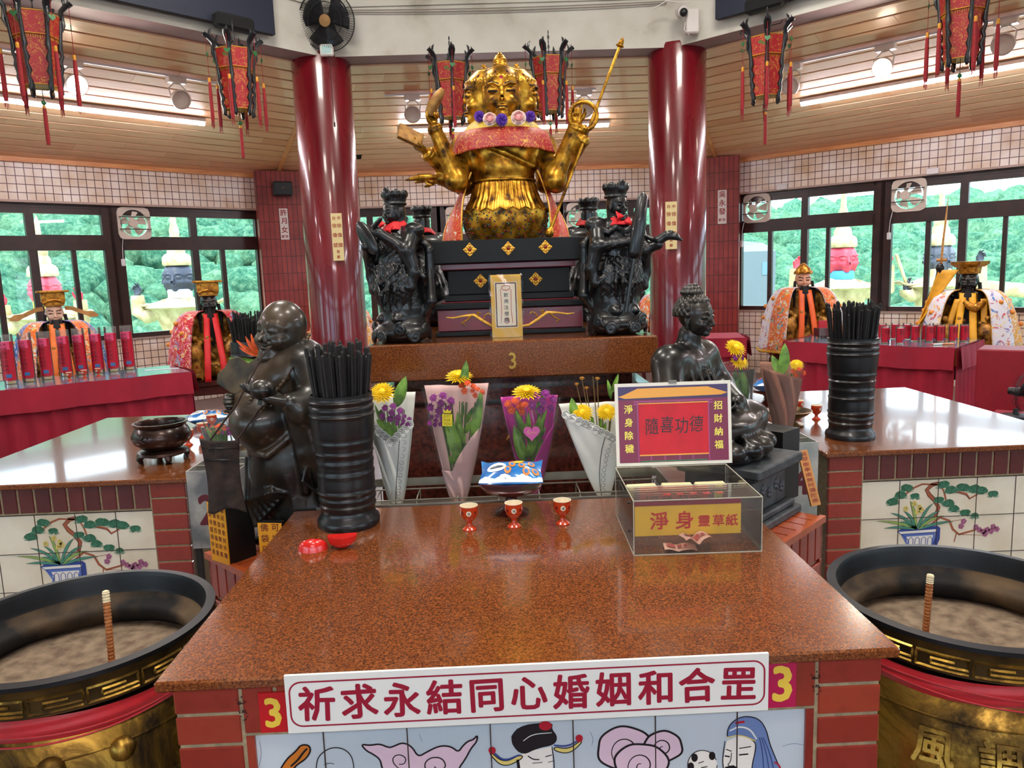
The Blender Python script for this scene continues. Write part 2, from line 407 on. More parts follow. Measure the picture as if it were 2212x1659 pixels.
        me.polygons.add(len(q)); me.polygons.foreach_set('loop_start', np.arange(0, len(q) * 4, 4, dtype=np.int32)); me.polygons.foreach_set('loop_total', np.full(len(q), 4, np.int32))
        if not isinstance(mats, (list, tuple)): mats = [mats]
        for m in mats: me.materials.append(m)
        if matf is not None: cen = vs[q].mean(1); me.polygons.foreach_set('material_index', matf(cen[:, 0], cen[:, 1], cen[:, 2]).astype(np.int32))
        me.polygons.foreach_set('use_smooth', np.ones(len(q), bool)); me.update(calc_edges=True); me.validate()
        o = bpy.data.objects.new(name, me); COL.objects.link(o)
        if parent is not None: o.parent = parent
        if M is not None: o.matrix_local = M
        tag(o, **tags); return o
# ================================================================= materials of the hall
M_plank = island('pine_planks', ['e2a577', 'efbf94', 'e8b086', 'f2c8a0', 'dd9c70', 'edb98e'], .42, .1, (1.2, 14, 14), gs=2.2)
M_gap = plain('plank_gap', '1e0a06', .9)
M_trimwood = twotone('trim_pine', 'b8733e', 'd99a5e', 3, .3, .7, .45, vec=(1, 9, 9))
M_white = twotone('stained_plaster', '7e7664', 'c4c0b6', 1.6, .30, .46, .7, c3='cfccc4')
M_soffit = plain('beam_soffit', '8e6a6c', .7, noise=.12, nscale=4)
M_red = twotone('column_red', '54030f', '7d0a1b', 2.0, .3, .7, .22, coat=.6, vec=(2, 2, .5), rough2=.3)
M_walltile = tilegrid('cream_wall_tiles', .0925, .0925, .0045, 'dfcfc2', 'ecdfd3', '4e3027', 0, .35, 'xz', dirt='e0c49c')
M_brickwall = tilegrid('pilaster_tiles', .066, .24, .005, '9c3a33', '8a2f2b', '54231d', 0, .3, 'xz', dirt='c9a69a')
M_floor = tilegrid('floor_tiles', .4, .4, .006, '5b4038', '66483f', '2b1d19', 0, .3, 'xy', bmp=.1)
M_frame = twotone('window_brown', '23130f', '3a211b', 8, .3, .7, .35, .0)
M_glass = glassy('window_glass', (.93, .98, .97))
M_sill = plain('window_sill_stone', 'a78d80', .4)
M_outwall = plain('outer_wall', 'c9c4b8', .8)
M_tubeon = plain('tube_glow', 'fff6ff', .3, emit=45)
M_metalw = plain('white_metal', 'd8d2cf', .35)
M_conduit = plain('grey_conduit', '8a8078', .5)
B = V((.18, 3.64, 0)); KO = tan(pi / 8)
AW, AB = 7.78, 4.20
def side(k, ap, z=0): return T(B) @ rot('Z', 45 * k) @ T(V((0, ap, z)))     # local frame of octagon side k, x to the right seen from inside, y outward
def octo(r, z=0): return [(B.x + r / cos(pi / 8) * cos(pi / 8 + i * pi / 4), B.y + r / cos(pi / 8) * sin(pi / 8 + i * pi / 4)) for i in range(8)]
mb = MB(); mb.prism(octo(AW + .2), -.15, 0); mb.build('floor', M_floor, kind='structure')
mb = MB(); mb.prism(octo(AB + .3), 4.9, 5.0); mb.build('ceiling', plain('inner_ceiling', 'd9d8d2', .8), kind='structure')
mb = MB(); n0 = [(p[0], p[1], 3.95) for p in octo(AB + .1)]; n1 = [(p[0], p[1], 3.22) for p in octo(AW + .6)]
n2 = [(p[0], p[1], 4.05) for p in octo(AB + .1)]; n3 = [(p[0], p[1], 3.32) for p in octo(AW + .6)]
mb.add(n0 + n1, [(i, (i + 1) % 8, 8 + (i + 1) % 8, 8 + i) for i in range(8)]); mb.add(n2 + n3, [(i, 8 + i, 8 + (i + 1) % 8, (i + 1) % 8) for i in range(8)])
mb.build('ceiling', plain('roof_underside', '4a3a30', .9), kind='structure')
SNAME = ['back', 'back_left', 'left', 'front_left', 'front', 'front_right', 'right', 'back_right']
HW = AW * KO
CZ0, CZ1, CA0, CA1 = 3.665, 3.065, 4.33, 7.74
csl = (CZ1 - CZ0) / (CA1 - CA0)
def cz(ap): return CZ0 + csl * (ap - CA0)
for k in range(8):
    # plank ceiling facet
    mb = MB(); NP = 17; w = (CA1 - CA0) / NP
    for i in range(NP):
        a = CA0 + i * w; b = a + w * .855
        la, lb = a * KO - .01, b * KO - .01
        cuts = [-1.] + ([] if i == 0 else sorted(rnd.uniform(-.9, .9) for _ in range(2))) + [1.]
        for c0, c1 in zip(cuts[:-1], cuts[1:]):
            if c1 - c0 < .05: continue
            e = .0012
            vs = [(c0 * la + e, a, cz(a)), (c1 * la - e, a, cz(a)), (c1 * lb - e, b, cz(b)), (c0 * lb + e, b, cz(b))]
            vs += [(x, y, z + .016) for x, y, z in vs]
            mb.add(vs, [(0, 3, 2, 1), (4, 5, 6, 7), (0, 1, 5, 4), (1, 2, 6, 5), (2, 3, 7, 6), (3, 0, 4, 7)])
    mb.build('ceiling', M_plank, kind='structure', M=side(k, 0))
    mb = MB(); mb.add([(-CA0 * KO, CA0, cz(CA0) + .03), (CA0 * KO, CA0, cz(CA0) + .03), (CA1 * KO, CA1, cz(CA1) + .03), (-CA1 * KO, CA1, cz(CA1) + .03)], [(0, 3, 2, 1)])
    mb.build('ceiling', M_gap, kind='structure', M=side(k, 0))
    # hip batten at this facet's left edge, cornice along the wall, edge board at the beam
    mb = MB(); mb.tube([(-CA0 * KO, CA0, cz(CA0) - .004), (-CA1 * KO, CA1, cz(CA1) - .004)], .032, 4); mb.build('trim_%d' % (k + 1), M_trimwood, kind='structure', M=side(k, 0))
    mb = MB(); mb.rng((-HW, AW - .10, 3.02), (HW, AW - .03, 3.075)); mb.build('trim_%d' % (k + 9), M_trimwood, kind='structure', M=side(k, 0))
    # beam
    mb = MB(); bl = (AB - .17) * KO; bl2 = (AB + .17) * KO
    vs = [(-bl, AB - .17, 3.68), (bl, AB - .17, 3.68), (bl2, AB + .17, 3.68), (-bl2, AB + .17, 3.68)]; vs += [(x, y, 4.9) for x, y, z in vs]
    mb.add(vs, [(4, 5, 6, 7), (0, 1, 5, 4), (1, 2, 6, 5), (2, 3, 7, 6), (3, 0, 4, 7)]); mb.mat(1).add([v for v in vs[:4]], [(0, 3, 2, 1)])
    mb.mat(0).rng((-bl, AB - .19, 4.12), (bl, AB - .17, 4.17)); mb.build('beam', [M_white, M_soffit], kind='structure', M=side(k, 0))
    # wall: sill-high base, tiled header, openings between
    nm = 'wall_' + SNAME[k]
    mb = MB(); mb.rng((-HW, -.03, .0), (HW, .17, .90)); mb.rng((-HW, -.06, 2.60), (HW, .17, 3.3)); mb.build(nm, M_walltile, kind='structure', M=side(k, AW))
    mb = MB(); mb.rng((-HW, .17, 0), (HW, .22, .9)); mb.rng((-HW, .17, 2.6), (HW, .22, 3.3)); mb.rng((-HW, -.07, 2.575), (HW, .17, 2.60)); mb.rng((-HW, -.05, .90), (HW, .17, .92))
    mb.build(nm, M_sill, kind='structure', M=side(k, AW))
    wi = 0
    for x0, x1 in ((-HW + .36, -.99), (-.82, .82), (.99, HW - .36)):
        wi += 1; mb = MB(); d0, d1 = .0, .07; xm = (x0 + x1) / 2 + .01
        for a, b in ((x0 - .09, x0 + .03), (x1 - .03, x1 + .09)): mb.rng((a, d0, .92), (b, d1, 2.6))
        mb.rng((x0, d0, .92), (x1, d1, .98)); mb.rng((x0, d0, 2.03), (x1, d1, 2.17)); mb.rng((x0, d0, 2.53), (x1, d1, 2.6))
        mb.rng((xm - .045, d0 + .005, .97), (xm + .045, d1, 2.6)); mb.rng((x0, d0 + .01, 2.17), (xm, d1, 2.20)); mb.rng((x0, d0 + .01, 2.46), (x1, d1, 2.53))
        mb.rng((xm, d0 + .01, 2.17), (x1, d1, 2.215))
        if wi != 3 or k not in (1,): mb.rng((x0 + .42, d0 + .02, .97), (x0 + .48, d1, 2.03))
        if wi != 3: mb.rng((x0 + 1.24, d0 + .02, .97), (x0 + 1.29, d1, 2.03))
        else: mb.rng((xm + .36, d0 + .02, .97), (xm + .42, d1, 2.03))
        wn_ = mb.build('window_%d' % (k * 3 + wi), M_frame, kind='structure', M=side(k, AW))
        mb = MB(); mb.add([(x0, .05, .95), (x1, .05, .95), (x1, .05, 2.58), (x0, .05, 2.58)], [(0, 1, 2, 3)]); mb.build('pane', M_glass, wn_)
    mb = MB()
    for a, b in ((-HW, -HW + .30), (-.93, -.88), (.88, .93), (HW - .30, HW)): mb.rng((a, .0, .92), (b, .17, 2.6))
    mb.build(nm, M_frame, kind='structure', M=side(k, AW))
    # pilaster on the vertex left of this side
    P = T(B) @ rot('Z', 45 * k + 22.5) @ T(V((0, AW / cos(pi / 8), 0)))
    mb = MB(); mb.rng((-.34, -.42, 0), (.34, .1, 3.1)); mb.build('column', M_brickwall, kind='structure', M=P)
# round red columns at the inner ring
for k in range(8):
    P = T(B) @ rot('Z', 45 * k + 22.5) @ T(V((0, (4.25) / cos(pi / 8), 0)))
    mb = MB(); mb.lathe([(.285, 0), (.285, 3.70), (.275, 3.73), (.225, 3.74), (.225, 4.9)], n=48); mb.build('column', M_red, kind='structure', smooth=40, M=P)
# wires along the beam
mb = MB()
mb.tube([side(0, AB - .19) @ V((x, -.01, 4.075 + .03 * ((x + 1.6) * (x - 1.6)) / 2.5 + .0)) for x in np.linspace(-1.6, 1.6, 24)], .006, 5)
mb.tube([side(0, AB - .19) @ V((x, -.012, 4.09 + .02 * ((x + 1.6) * (x - 1.6)) / 2.5)) for x in np.linspace(-1.6, 1.6, 24)], .005, 5)
tag(mb.build('electric_cable', M_conduit, smooth=60), 'pair of thin cables sagging along the white concrete beam', 'cable')
# ---------------------------------------------------------------- hillside and open land outside
m, nt, b = nodes('forest_hillside')
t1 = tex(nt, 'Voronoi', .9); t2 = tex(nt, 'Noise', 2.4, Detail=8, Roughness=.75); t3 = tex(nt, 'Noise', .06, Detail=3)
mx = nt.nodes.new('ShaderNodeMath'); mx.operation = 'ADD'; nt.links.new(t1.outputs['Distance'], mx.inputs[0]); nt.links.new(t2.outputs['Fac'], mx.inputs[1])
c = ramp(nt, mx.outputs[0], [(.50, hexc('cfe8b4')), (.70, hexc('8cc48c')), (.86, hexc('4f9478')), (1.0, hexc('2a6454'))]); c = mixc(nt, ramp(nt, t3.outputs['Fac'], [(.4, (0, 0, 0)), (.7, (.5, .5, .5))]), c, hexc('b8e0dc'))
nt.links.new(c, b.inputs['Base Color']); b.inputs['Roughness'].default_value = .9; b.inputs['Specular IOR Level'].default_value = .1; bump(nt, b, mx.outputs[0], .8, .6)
M_hill = m
from mathutils import noise
mb = MB()
def hillp(u, v):
    a = radians(-115 + 230 * u); r = 24 + 95 * v
    peak = 13 + 9 * max(0, sin(-a * 1.1 + .35)) + 3.5 * noise.noise(V((a * 2.2, 0, 3)))
    if a > .25: peak = 6.6 + 1.6 * noise.noise(V((a * 5, 0, 3))) + (3 * max(0, a - 1.0))
    x, y = B.x + r * sin(a), B.y + r * cos(a)
    z = -9 + (peak + 9) * (v ** .62) + .5 * noise.noise(V((x * .45, y * .45, 0)))
    return (x, y, z)
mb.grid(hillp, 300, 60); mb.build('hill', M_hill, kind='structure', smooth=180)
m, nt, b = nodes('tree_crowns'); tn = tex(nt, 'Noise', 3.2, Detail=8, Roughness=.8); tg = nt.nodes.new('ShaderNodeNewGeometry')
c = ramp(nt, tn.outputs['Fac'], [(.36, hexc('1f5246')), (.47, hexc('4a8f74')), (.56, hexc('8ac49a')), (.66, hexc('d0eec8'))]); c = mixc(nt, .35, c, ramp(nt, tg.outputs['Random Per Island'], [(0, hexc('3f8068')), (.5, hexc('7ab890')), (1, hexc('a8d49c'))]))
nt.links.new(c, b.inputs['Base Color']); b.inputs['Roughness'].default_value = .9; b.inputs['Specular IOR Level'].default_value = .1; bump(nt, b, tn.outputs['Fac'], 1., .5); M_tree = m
mb = MB(); r3 = random.Random(21)
for k in range(7500):
    u, v = r3.uniform(.20, .82), r3.random() ** 1.1
    x_, y_, z_ = hillp(u, v); d_ = math.hypot(x_, y_); R_ = (.35 + .016 * d_) * r3.uniform(.6, 1.25); n0 = len(mb.v)
    mb.ball((x_, y_, z_ + R_ * .5), (R_, R_, R_ * .95), 8, 5)
    for i in range(n0, len(mb.v)): p_ = V(mb.v[i]); c_ = V((x_, y_, z_ + R_ * .5)); mb.v[i] = tuple(c_ + (p_ - c_) * r3.uniform(.78, 1.18))
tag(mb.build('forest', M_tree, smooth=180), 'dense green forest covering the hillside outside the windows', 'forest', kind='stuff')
mb = MB(); mb.lathe([(8.2, -1.2), (26, -6.5), (60, -9)], c=(B.x, B.y, 0), n=48); mb.build('ground', plain('outside_ground', '9fb08c', .9, noise=.3, nscale=.6), kind='structure', smooth=180)
# ================================================================= altar tables
m, nt, b = nodes('red_granite')
t = tex(nt, 'Noise', 190, Detail=8, Roughness=.75); t2 = tex(nt, 'Voronoi', 330); t3 = tex(nt, 'Noise', 3, Detail=3)
c = ramp(nt, t.outputs['Fac'], [(.30, hexc('180b0a')), (.43, hexc('4a2210')), (.55, hexc('80441f')), (.70, hexc('b0743e'))])
c = mixc(nt, .45, c, ramp(nt, t2.outputs['Color'], [(.1, hexc('220f0c')), (.5, hexc('74401f')), (.95, hexc('a06436'))]))
nt.links.new(c, b.inputs['Base Color']); b.inputs['Roughness'].default_value = .16; b.inputs['Coat Weight'].default_value = .5; b.inputs['Coat Roughness'].default_value = .05
M_gran = m
M_grandark = twotone('dark_granite', '2a0f0c', '5e2a20', 60, .3, .7, .22, coat=.4, detail=8)
M_brick = island('glazed_bricks', ['8a2f20', '9e3e28', '842a20', '983626', '8e3126', 'a5452c'], .3, .25, (6, 6, 6), gs=5)
M_brickdk = island('dark_glazed_bricks', ['5c2320', '6c2c28', '55201f', '632825'], .3, .25, (6, 6, 6), gs=5)
M_mortar = plain('mortar', '9a8a6c', .85, noise=.2, nscale=60)
M_tilepic = twotone('painted_tile_cream', 'd8cdb0', 'ede6d2', 5, .3, .6, .25, coat=.3)
M_tilesky = twotone('painted_tile_blue', 'bccbd6', 'eef0f0', 1.2, .40, .60, .25, coat=.3, vec=(.3, .3, 9))
M_line = plain('tile_joint', '3b2a22', .7)
PA = {k: plain('paint_' + k, v, .35) for k, v in dict(black='15131a', needle='3f7f62', needle2='2f6648', trunk='a0583a', trunkdk='4c2418', leaf='4d8f78', leaf2='8fae5c', blue='5a76c0', bluedk='2f4590', petal='b06a90', yellow='e2cf78', white='e8e8e2', red='b3182c', pink='e3c6d6', skin='f4efe6', orange='d07a28', cap='6d86b8', capdk='3a4f86', hair='0f0e12').items()}
PAL = list(PA); PAM = [PA[k] for k in PAL]
def ink(mb, k): mb.mi = PAL.index(k); return mb
def blob(cx, cy, rx, ry, n=18, wob=0., ph=0): return [(cx + rx * cos(2 * pi * i / n) * (1 + wob * sin(5 * 2 * pi * i / n + ph)), cy + ry * sin(2 * pi * i / n) * (1 + wob * cos(4 * 2 * pi * i / n + ph))) for i in range(n)]
def chaikin(p, n=2, closed=False):
    for _ in range(n):
        q = [] if closed else [p[0]]
        for i in range(len(p) if closed else len(p) - 1):
            a, b_ = p[i], p[(i + 1) % len(p)]; q += [(a[0] * .75 + b_[0] * .25, a[1] * .75 + b_[1] * .25), (a[0] * .25 + b_[0] * .75, a[1] * .25 + b_[1] * .75)]
        p = q if closed else q + [p[-1]]
    return p
def spiral(cx, cy, r, turns, a0, n=26, sx=1): return [(cx + sx * r * (1 - .85 * i / n) * cos(a0 + turns * 2 * pi * i / n), cy + r * (1 - .85 * i / n) * sin(a0 + turns * 2 * pi * i / n)) for i in range(n + 1)]
def paint_pine(mb, U, s):
    """pine, orchid, plum branch in a blue pot on tiles; U maps tile units to local xy (v down), s = tile size"""
    def S(k, pts, w, z=.0010, tp=.3): ink(mb, k).stroke([U(*p) for p in pts], w if hasattr(w, '__len__') else w * s, z1=z, taper=tp)
    def Pg(k, pts, z=.0006): ink(mb, k).add([(U(*p)[0], U(*p)[1], z) for p in pts], [tuple(range(len(pts)))])
    r = random.Random(4)
    trunk = [(.98, 1.0), (1.05, .75), (.93, .55), (.80, .42), (.72, .28), (.85, .15), (1.0, .12), (1.08, .17), (1.18, .36), (1.24, .60), (1.34, .75)]
    S('trunkdk', trunk[:8], .115, .0008, .2); S('trunk', trunk[:8], .085, .0010, .2); S('trunk', [(1.02, .15), (.6, .12), (.4, .2), (.1, .42), (-.1, .5)], .05); S('trunk', trunk[7:], .045)
    S('trunk', [(1.3, .30), (1.5, .35), (1.75, .42), (1.85, .55), (2.05, .45)], .05); S('trunkdk', [(1.3, .33), (1.5, .38), (1.75, .46), (1.85, .58)], .014, .0012)
    S('trunk', [(.8, 1.25), (1.1, 1.02), (1.35, 1.12), (1.45, 1.35), (1.62, 1.50), (2.1, 1.38)], .06); S('trunk', [(1.55, 1.45), (1.50, 1.7)], .04); S('trunk', [(1.3, 1.15), (1.7, 1.1)], .02); S('trunk', [(1.62, 1.5), (2.3, 1.55)], .02)
    for cx, cy, rr in ((-.15, .55, .2), (.05, .38, .2), (.2, .2, .2), (.42, .42, .15), (1.15, .15, .2), (1.35, .3, .2), (1.65, .25, .22), (1.95, .3, .22), (2.15, .35, .2), (2.45, .45, .17), (1.05, .55, .17), (1.3, .65, .2), (1.45, .8, .18), (1.75, .92, .18), (2.0, 1.0, .13)):
        Pg('needle2', blob(cx, cy, rr * .78, rr * .5, 14, .12, cx * 9), .0012 + .00002 * cy)
        for i in range(26):
            a = pi + pi * (i / 25) + r.uniform(-.1, .1); L = rr * r.uniform(.8, 1.05)
            S(r.choice(['needle', 'needle2', 'leaf']), [(cx + .25 * L * cos(a), cy + .1 + .3 * L * sin(a)), (cx + L * cos(a), cy + .08 + .85 * L * sin(a))], .016, .0014 + r.random() * .0002, .5)
    for (ax, ay, bx, by, k) in ((.5, 1.3, -.2, .85, 'leaf'), (.5, 1.3, .15, .82, 'leaf'), (.5, 1.28, .3, .55, 'leaf2'), (.52, 1.28, .9, .65, 'leaf'), (.55, 1.28, 1.1, .85, 'leaf'), (.5, 1.3, -.55, 1.05, 'leaf2'), (.5, 1.3, -.35, 1.25, 'leaf'), (.55, 1.3, 1.2, .98, 'leaf2'), (.6, 1.3, 1.45, 1.15, 'leaf'), (.48, 1.3, .05, 1.1, 'leaf')):
        mx, my = (ax + bx) / 2 + (.0 if bx > .5 else -.0), min(ay, by) - .05 + (ay - by) * .25
        q = [((1 - t) ** 2 * ax + 2 * t * (1 - t) * mx + t * t * bx, (1 - t) ** 2 * ay + 2 * t * (1 - t) * my + t * t * by) for t in [i / 9 for i in range(10)]]
        S('black', q, [w * s for w in (.05, .065, .075, .08, .08, .075, .065, .05, .03, .008)], .0016, 0); S(k, q, [w * s for w in (.035, .05, .06, .064, .064, .058, .048, .035, .018, .004)], .0018, 0)
    for cx, cy in ((.2, .75), (.42, .62), (.55, .72), (.5, .85), (.6, .8)):
        for i in range(5): Pg('yellow', blob(cx + .04 * cos(i * 1.257), cy + .045 * sin(i * 1.257), .032, .036, 8), .0019)
    for cx, cy in ((1.72, 1.15), (1.66, 1.28), (2.05, 1.32), (2.15, 1.4), (2.25, 1.45), (2.35, 1.4), (2.3, 1.52), (2.5, 1.33), (2.6, 1.4), (2.45, 1.45)):
        for i in range(5): Pg('petal', blob(cx + .045 * cos(i * 1.257), cy + .045 * sin(i * 1.257), .036, .036, 8), .0015)
    # pot
    Pg('bluedk', [(0, 1.35), (.12, 1.27), (1.05, 1.24), (1.12, 1.3), (1.0, 1.42), (.1, 1.42)], .0012)
    Pg('blue', [(.1, 1.43), (.98, 1.41), (1.0, 1.55), (.92, 1.75), (1.0, 1.95), (1.15, 2.1), (1.22, 2.4), (1.1, 2.7), (.1, 2.7), (-.12, 2.4), (0, 2.1), (.2, 1.9), (.25, 1.7)], .0011)
    Pg('bluedk', [(1.0, 1.38), (1.12, 1.3), (1.12, 1.6), (1.06, 1.75), (1.35, 2.05), (1.3, 2.15), (1.0, 1.95), (.92, 1.75), (1.0, 1.55)], .0013)
    Pg('white', [(.02, 1.36), (1.02, 1.33), (1.0, 1.41), (.08, 1.44)], .0014)
    Pg('white', [(.25, 1.5), (.94, 1.48), (.9, 1.74), (.28, 1.76)], .0012)
    for i in range(4): S('bluedk', [(.30 + i * .165, 1.75), (.31 + i * .165, 1.57), (.37 + i * .165, 1.52), (.42 + i * .165, 1.57), (.42 + i * .165, 1.74)], .018, .0015, 0)
    for q in ([(.12, 1.43), (.3, 1.6), (.27, 1.75), (.2, 1.9), (0, 2.1), (-.12, 2.4)], [(0, 1.35), (.1, 1.43), (1.0, 1.41), (1.1, 1.32)], [(.28, 1.77), (.92, 1.75)]): S('bluedk', q, .02, .0016, 0)
    Pg('red', blob(.66, 1.98, .22, .09, 16), .0016)
def bricks(mb, x0, x1, z0, z1, bw, bh, g, y0, y1, off=0):
    """rows of bricks filling the rectangle"""
    nz = max(1, round((z1 - z0 + g) / (bh + g))); hh = (z1 - z0 + g) / nz
    nx = max(1, round((x1 - x0 + g) / (bw + g))); ww = (x1 - x0 + g) / nx
    for j in range(nz):
        for i in range(nx): mb.cbox((x0 + i * ww + (ww - g) / 2, (y0 + y1) / 2, z0 + j * hh + (hh - g) / 2), (ww - g, y1 - y0, hh - g), .0025)
def tile_panel(parent, name, x0, z1, nx, nz, s, mat, M, painter):
    """a painted panel of square tiles on the plane y=0 of M (x right, z up, painted side -y)"""
    F = M @ Matrix(((1, 0, 0, 0), (0, 0, -1, 0), (0, 1, 0, 0), (0, 0, 0, 1)))
    mb = MB().at(); mi = len(PAM)
    mb.mat(mi).rng((x0, z1 - nz * s, -.006), (x0 + nx * s, z1, 0)); mb.mat(mi + 1)
    for i in range(nx + 1): mb.rng((x0 + i * s - .0011, z1 - nz * s, -.001), (x0 + i * s + .0011, z1, .0021))
    for j in range(nz + 1): mb.rng((x0, z1 - j * s - .0011, -.001), (x0 + nx * s, z1 - j * s + .0011, .0021))
    painter(mb); return mb.build(name, PAM + [mat, M_line], parent, M=F)
def altar_table(label, P, rz, front_painter, side_painters, fw=1.44, dp=1.05, zt=.85):
    """origin: floor under the middle of the outer edge; local -y looks outward, +y towards the altar"""
    t = thing('altar_table', label, 'table', P, rz)
    mb = MB(); mb.cbox((0, dp / 2, zt - .011), (fw, dp, .022), .004); mb.build('stone_top', M_gran, t)
    i = .024; zb = zt - .024
    mb = MB(); mb.rng((-fw / 2 + i + .013, i + .013, 0), (fw / 2 - i - .013, dp - i - .013, zb)); g = .007; pw = .125; hz = .105
    x0, x1 = -fw / 2 + i, fw / 2 - i
    for a, b_, c_, d_ in ((x0 + .003, x0 + pw + g, 0, zb), (x1 - pw - g, x1 - .003, 0, zb), (x0 + pw + g, x1 - pw - g, zb - hz - g + .001, zb), (x0 + pw + g, x1 - pw - g, 0, .108)): mb.rng((a, i + .0035, c_), (b_, i + .03, d_))
    for sgn in (-1, 1):
        h_ = fw / 2 - i - .0035
        for a, b_, c_, d_ in ((i + .031, i + .066, 0, zb), (dp - i - .139, dp - i - .004, 0, zb), (i + .066, dp - i - .139, zb - .106, zb)): mb.rng((min(sgn * h_, sgn * (h_ - .03)), a, c_), (max(sgn * h_, sgn * (h_ - .03)), b_, d_))
    mb.build('mortar_core', M_mortar, t)
    mb = MB()
    for a in (x0, x1 - pw): bricks(mb, a, a + pw, .05, zb, pw, .056, g, i, i + .02)
    bricks(mb, x0 + pw + g, x1 - pw - g, zb - hz + .0, zb, .058, hz, g, i, i + .02)
    bricks(mb, x0 + pw + g, x1 - pw - g, .05, .10, .058, .06, g, i, i + .02)
    # frame of the recess
    mb.rng((x0 + pw + g, i + .004, .11), (x0 + pw + g + .016, i + .02, zb - hz - g)); mb.rng((x1 - pw - g - .016, i + .004, .11), (x1 - pw - g, i + .02, zb - hz - g))
    for sgn in (-1, 1):
        L = MB(); a0, a1 = i, dp - i; bricks(L, a0, a0 + .13, .05, zb, .13, .058, g, 0, .02) if sgn < 0 else bricks(L, a1 - .13, a1, .05, zb, .13, .058, g, 0, .02)
        X = frame((sgn * (fw / 2 - i), 0, 0), (0, 1, 0), (-sgn, 0, 0), (0, 0, 1))
        mb.at(X); bricks(mb, a0 + .022, a0 + .062, .05, zb, .04, .058, g, 0, .02); bricks(mb, a1 - .135, a1, .05, zb, .135, .058, g, 0, .02)
        mb.mat(1); bricks(mb, a0 + .069, a1 - .142, zb - .10, zb, .058, .10, g, 0, .02); mb.mat(0)
        mb.at()
    mb.build('brickwork', [M_brick, M_brickdk], t)
    front_painter(t, i, zb - hz - g)
    for sgn, pf in side_painters: pf(t, sgn, fw / 2 - i, zb - .10 - g)
    return t
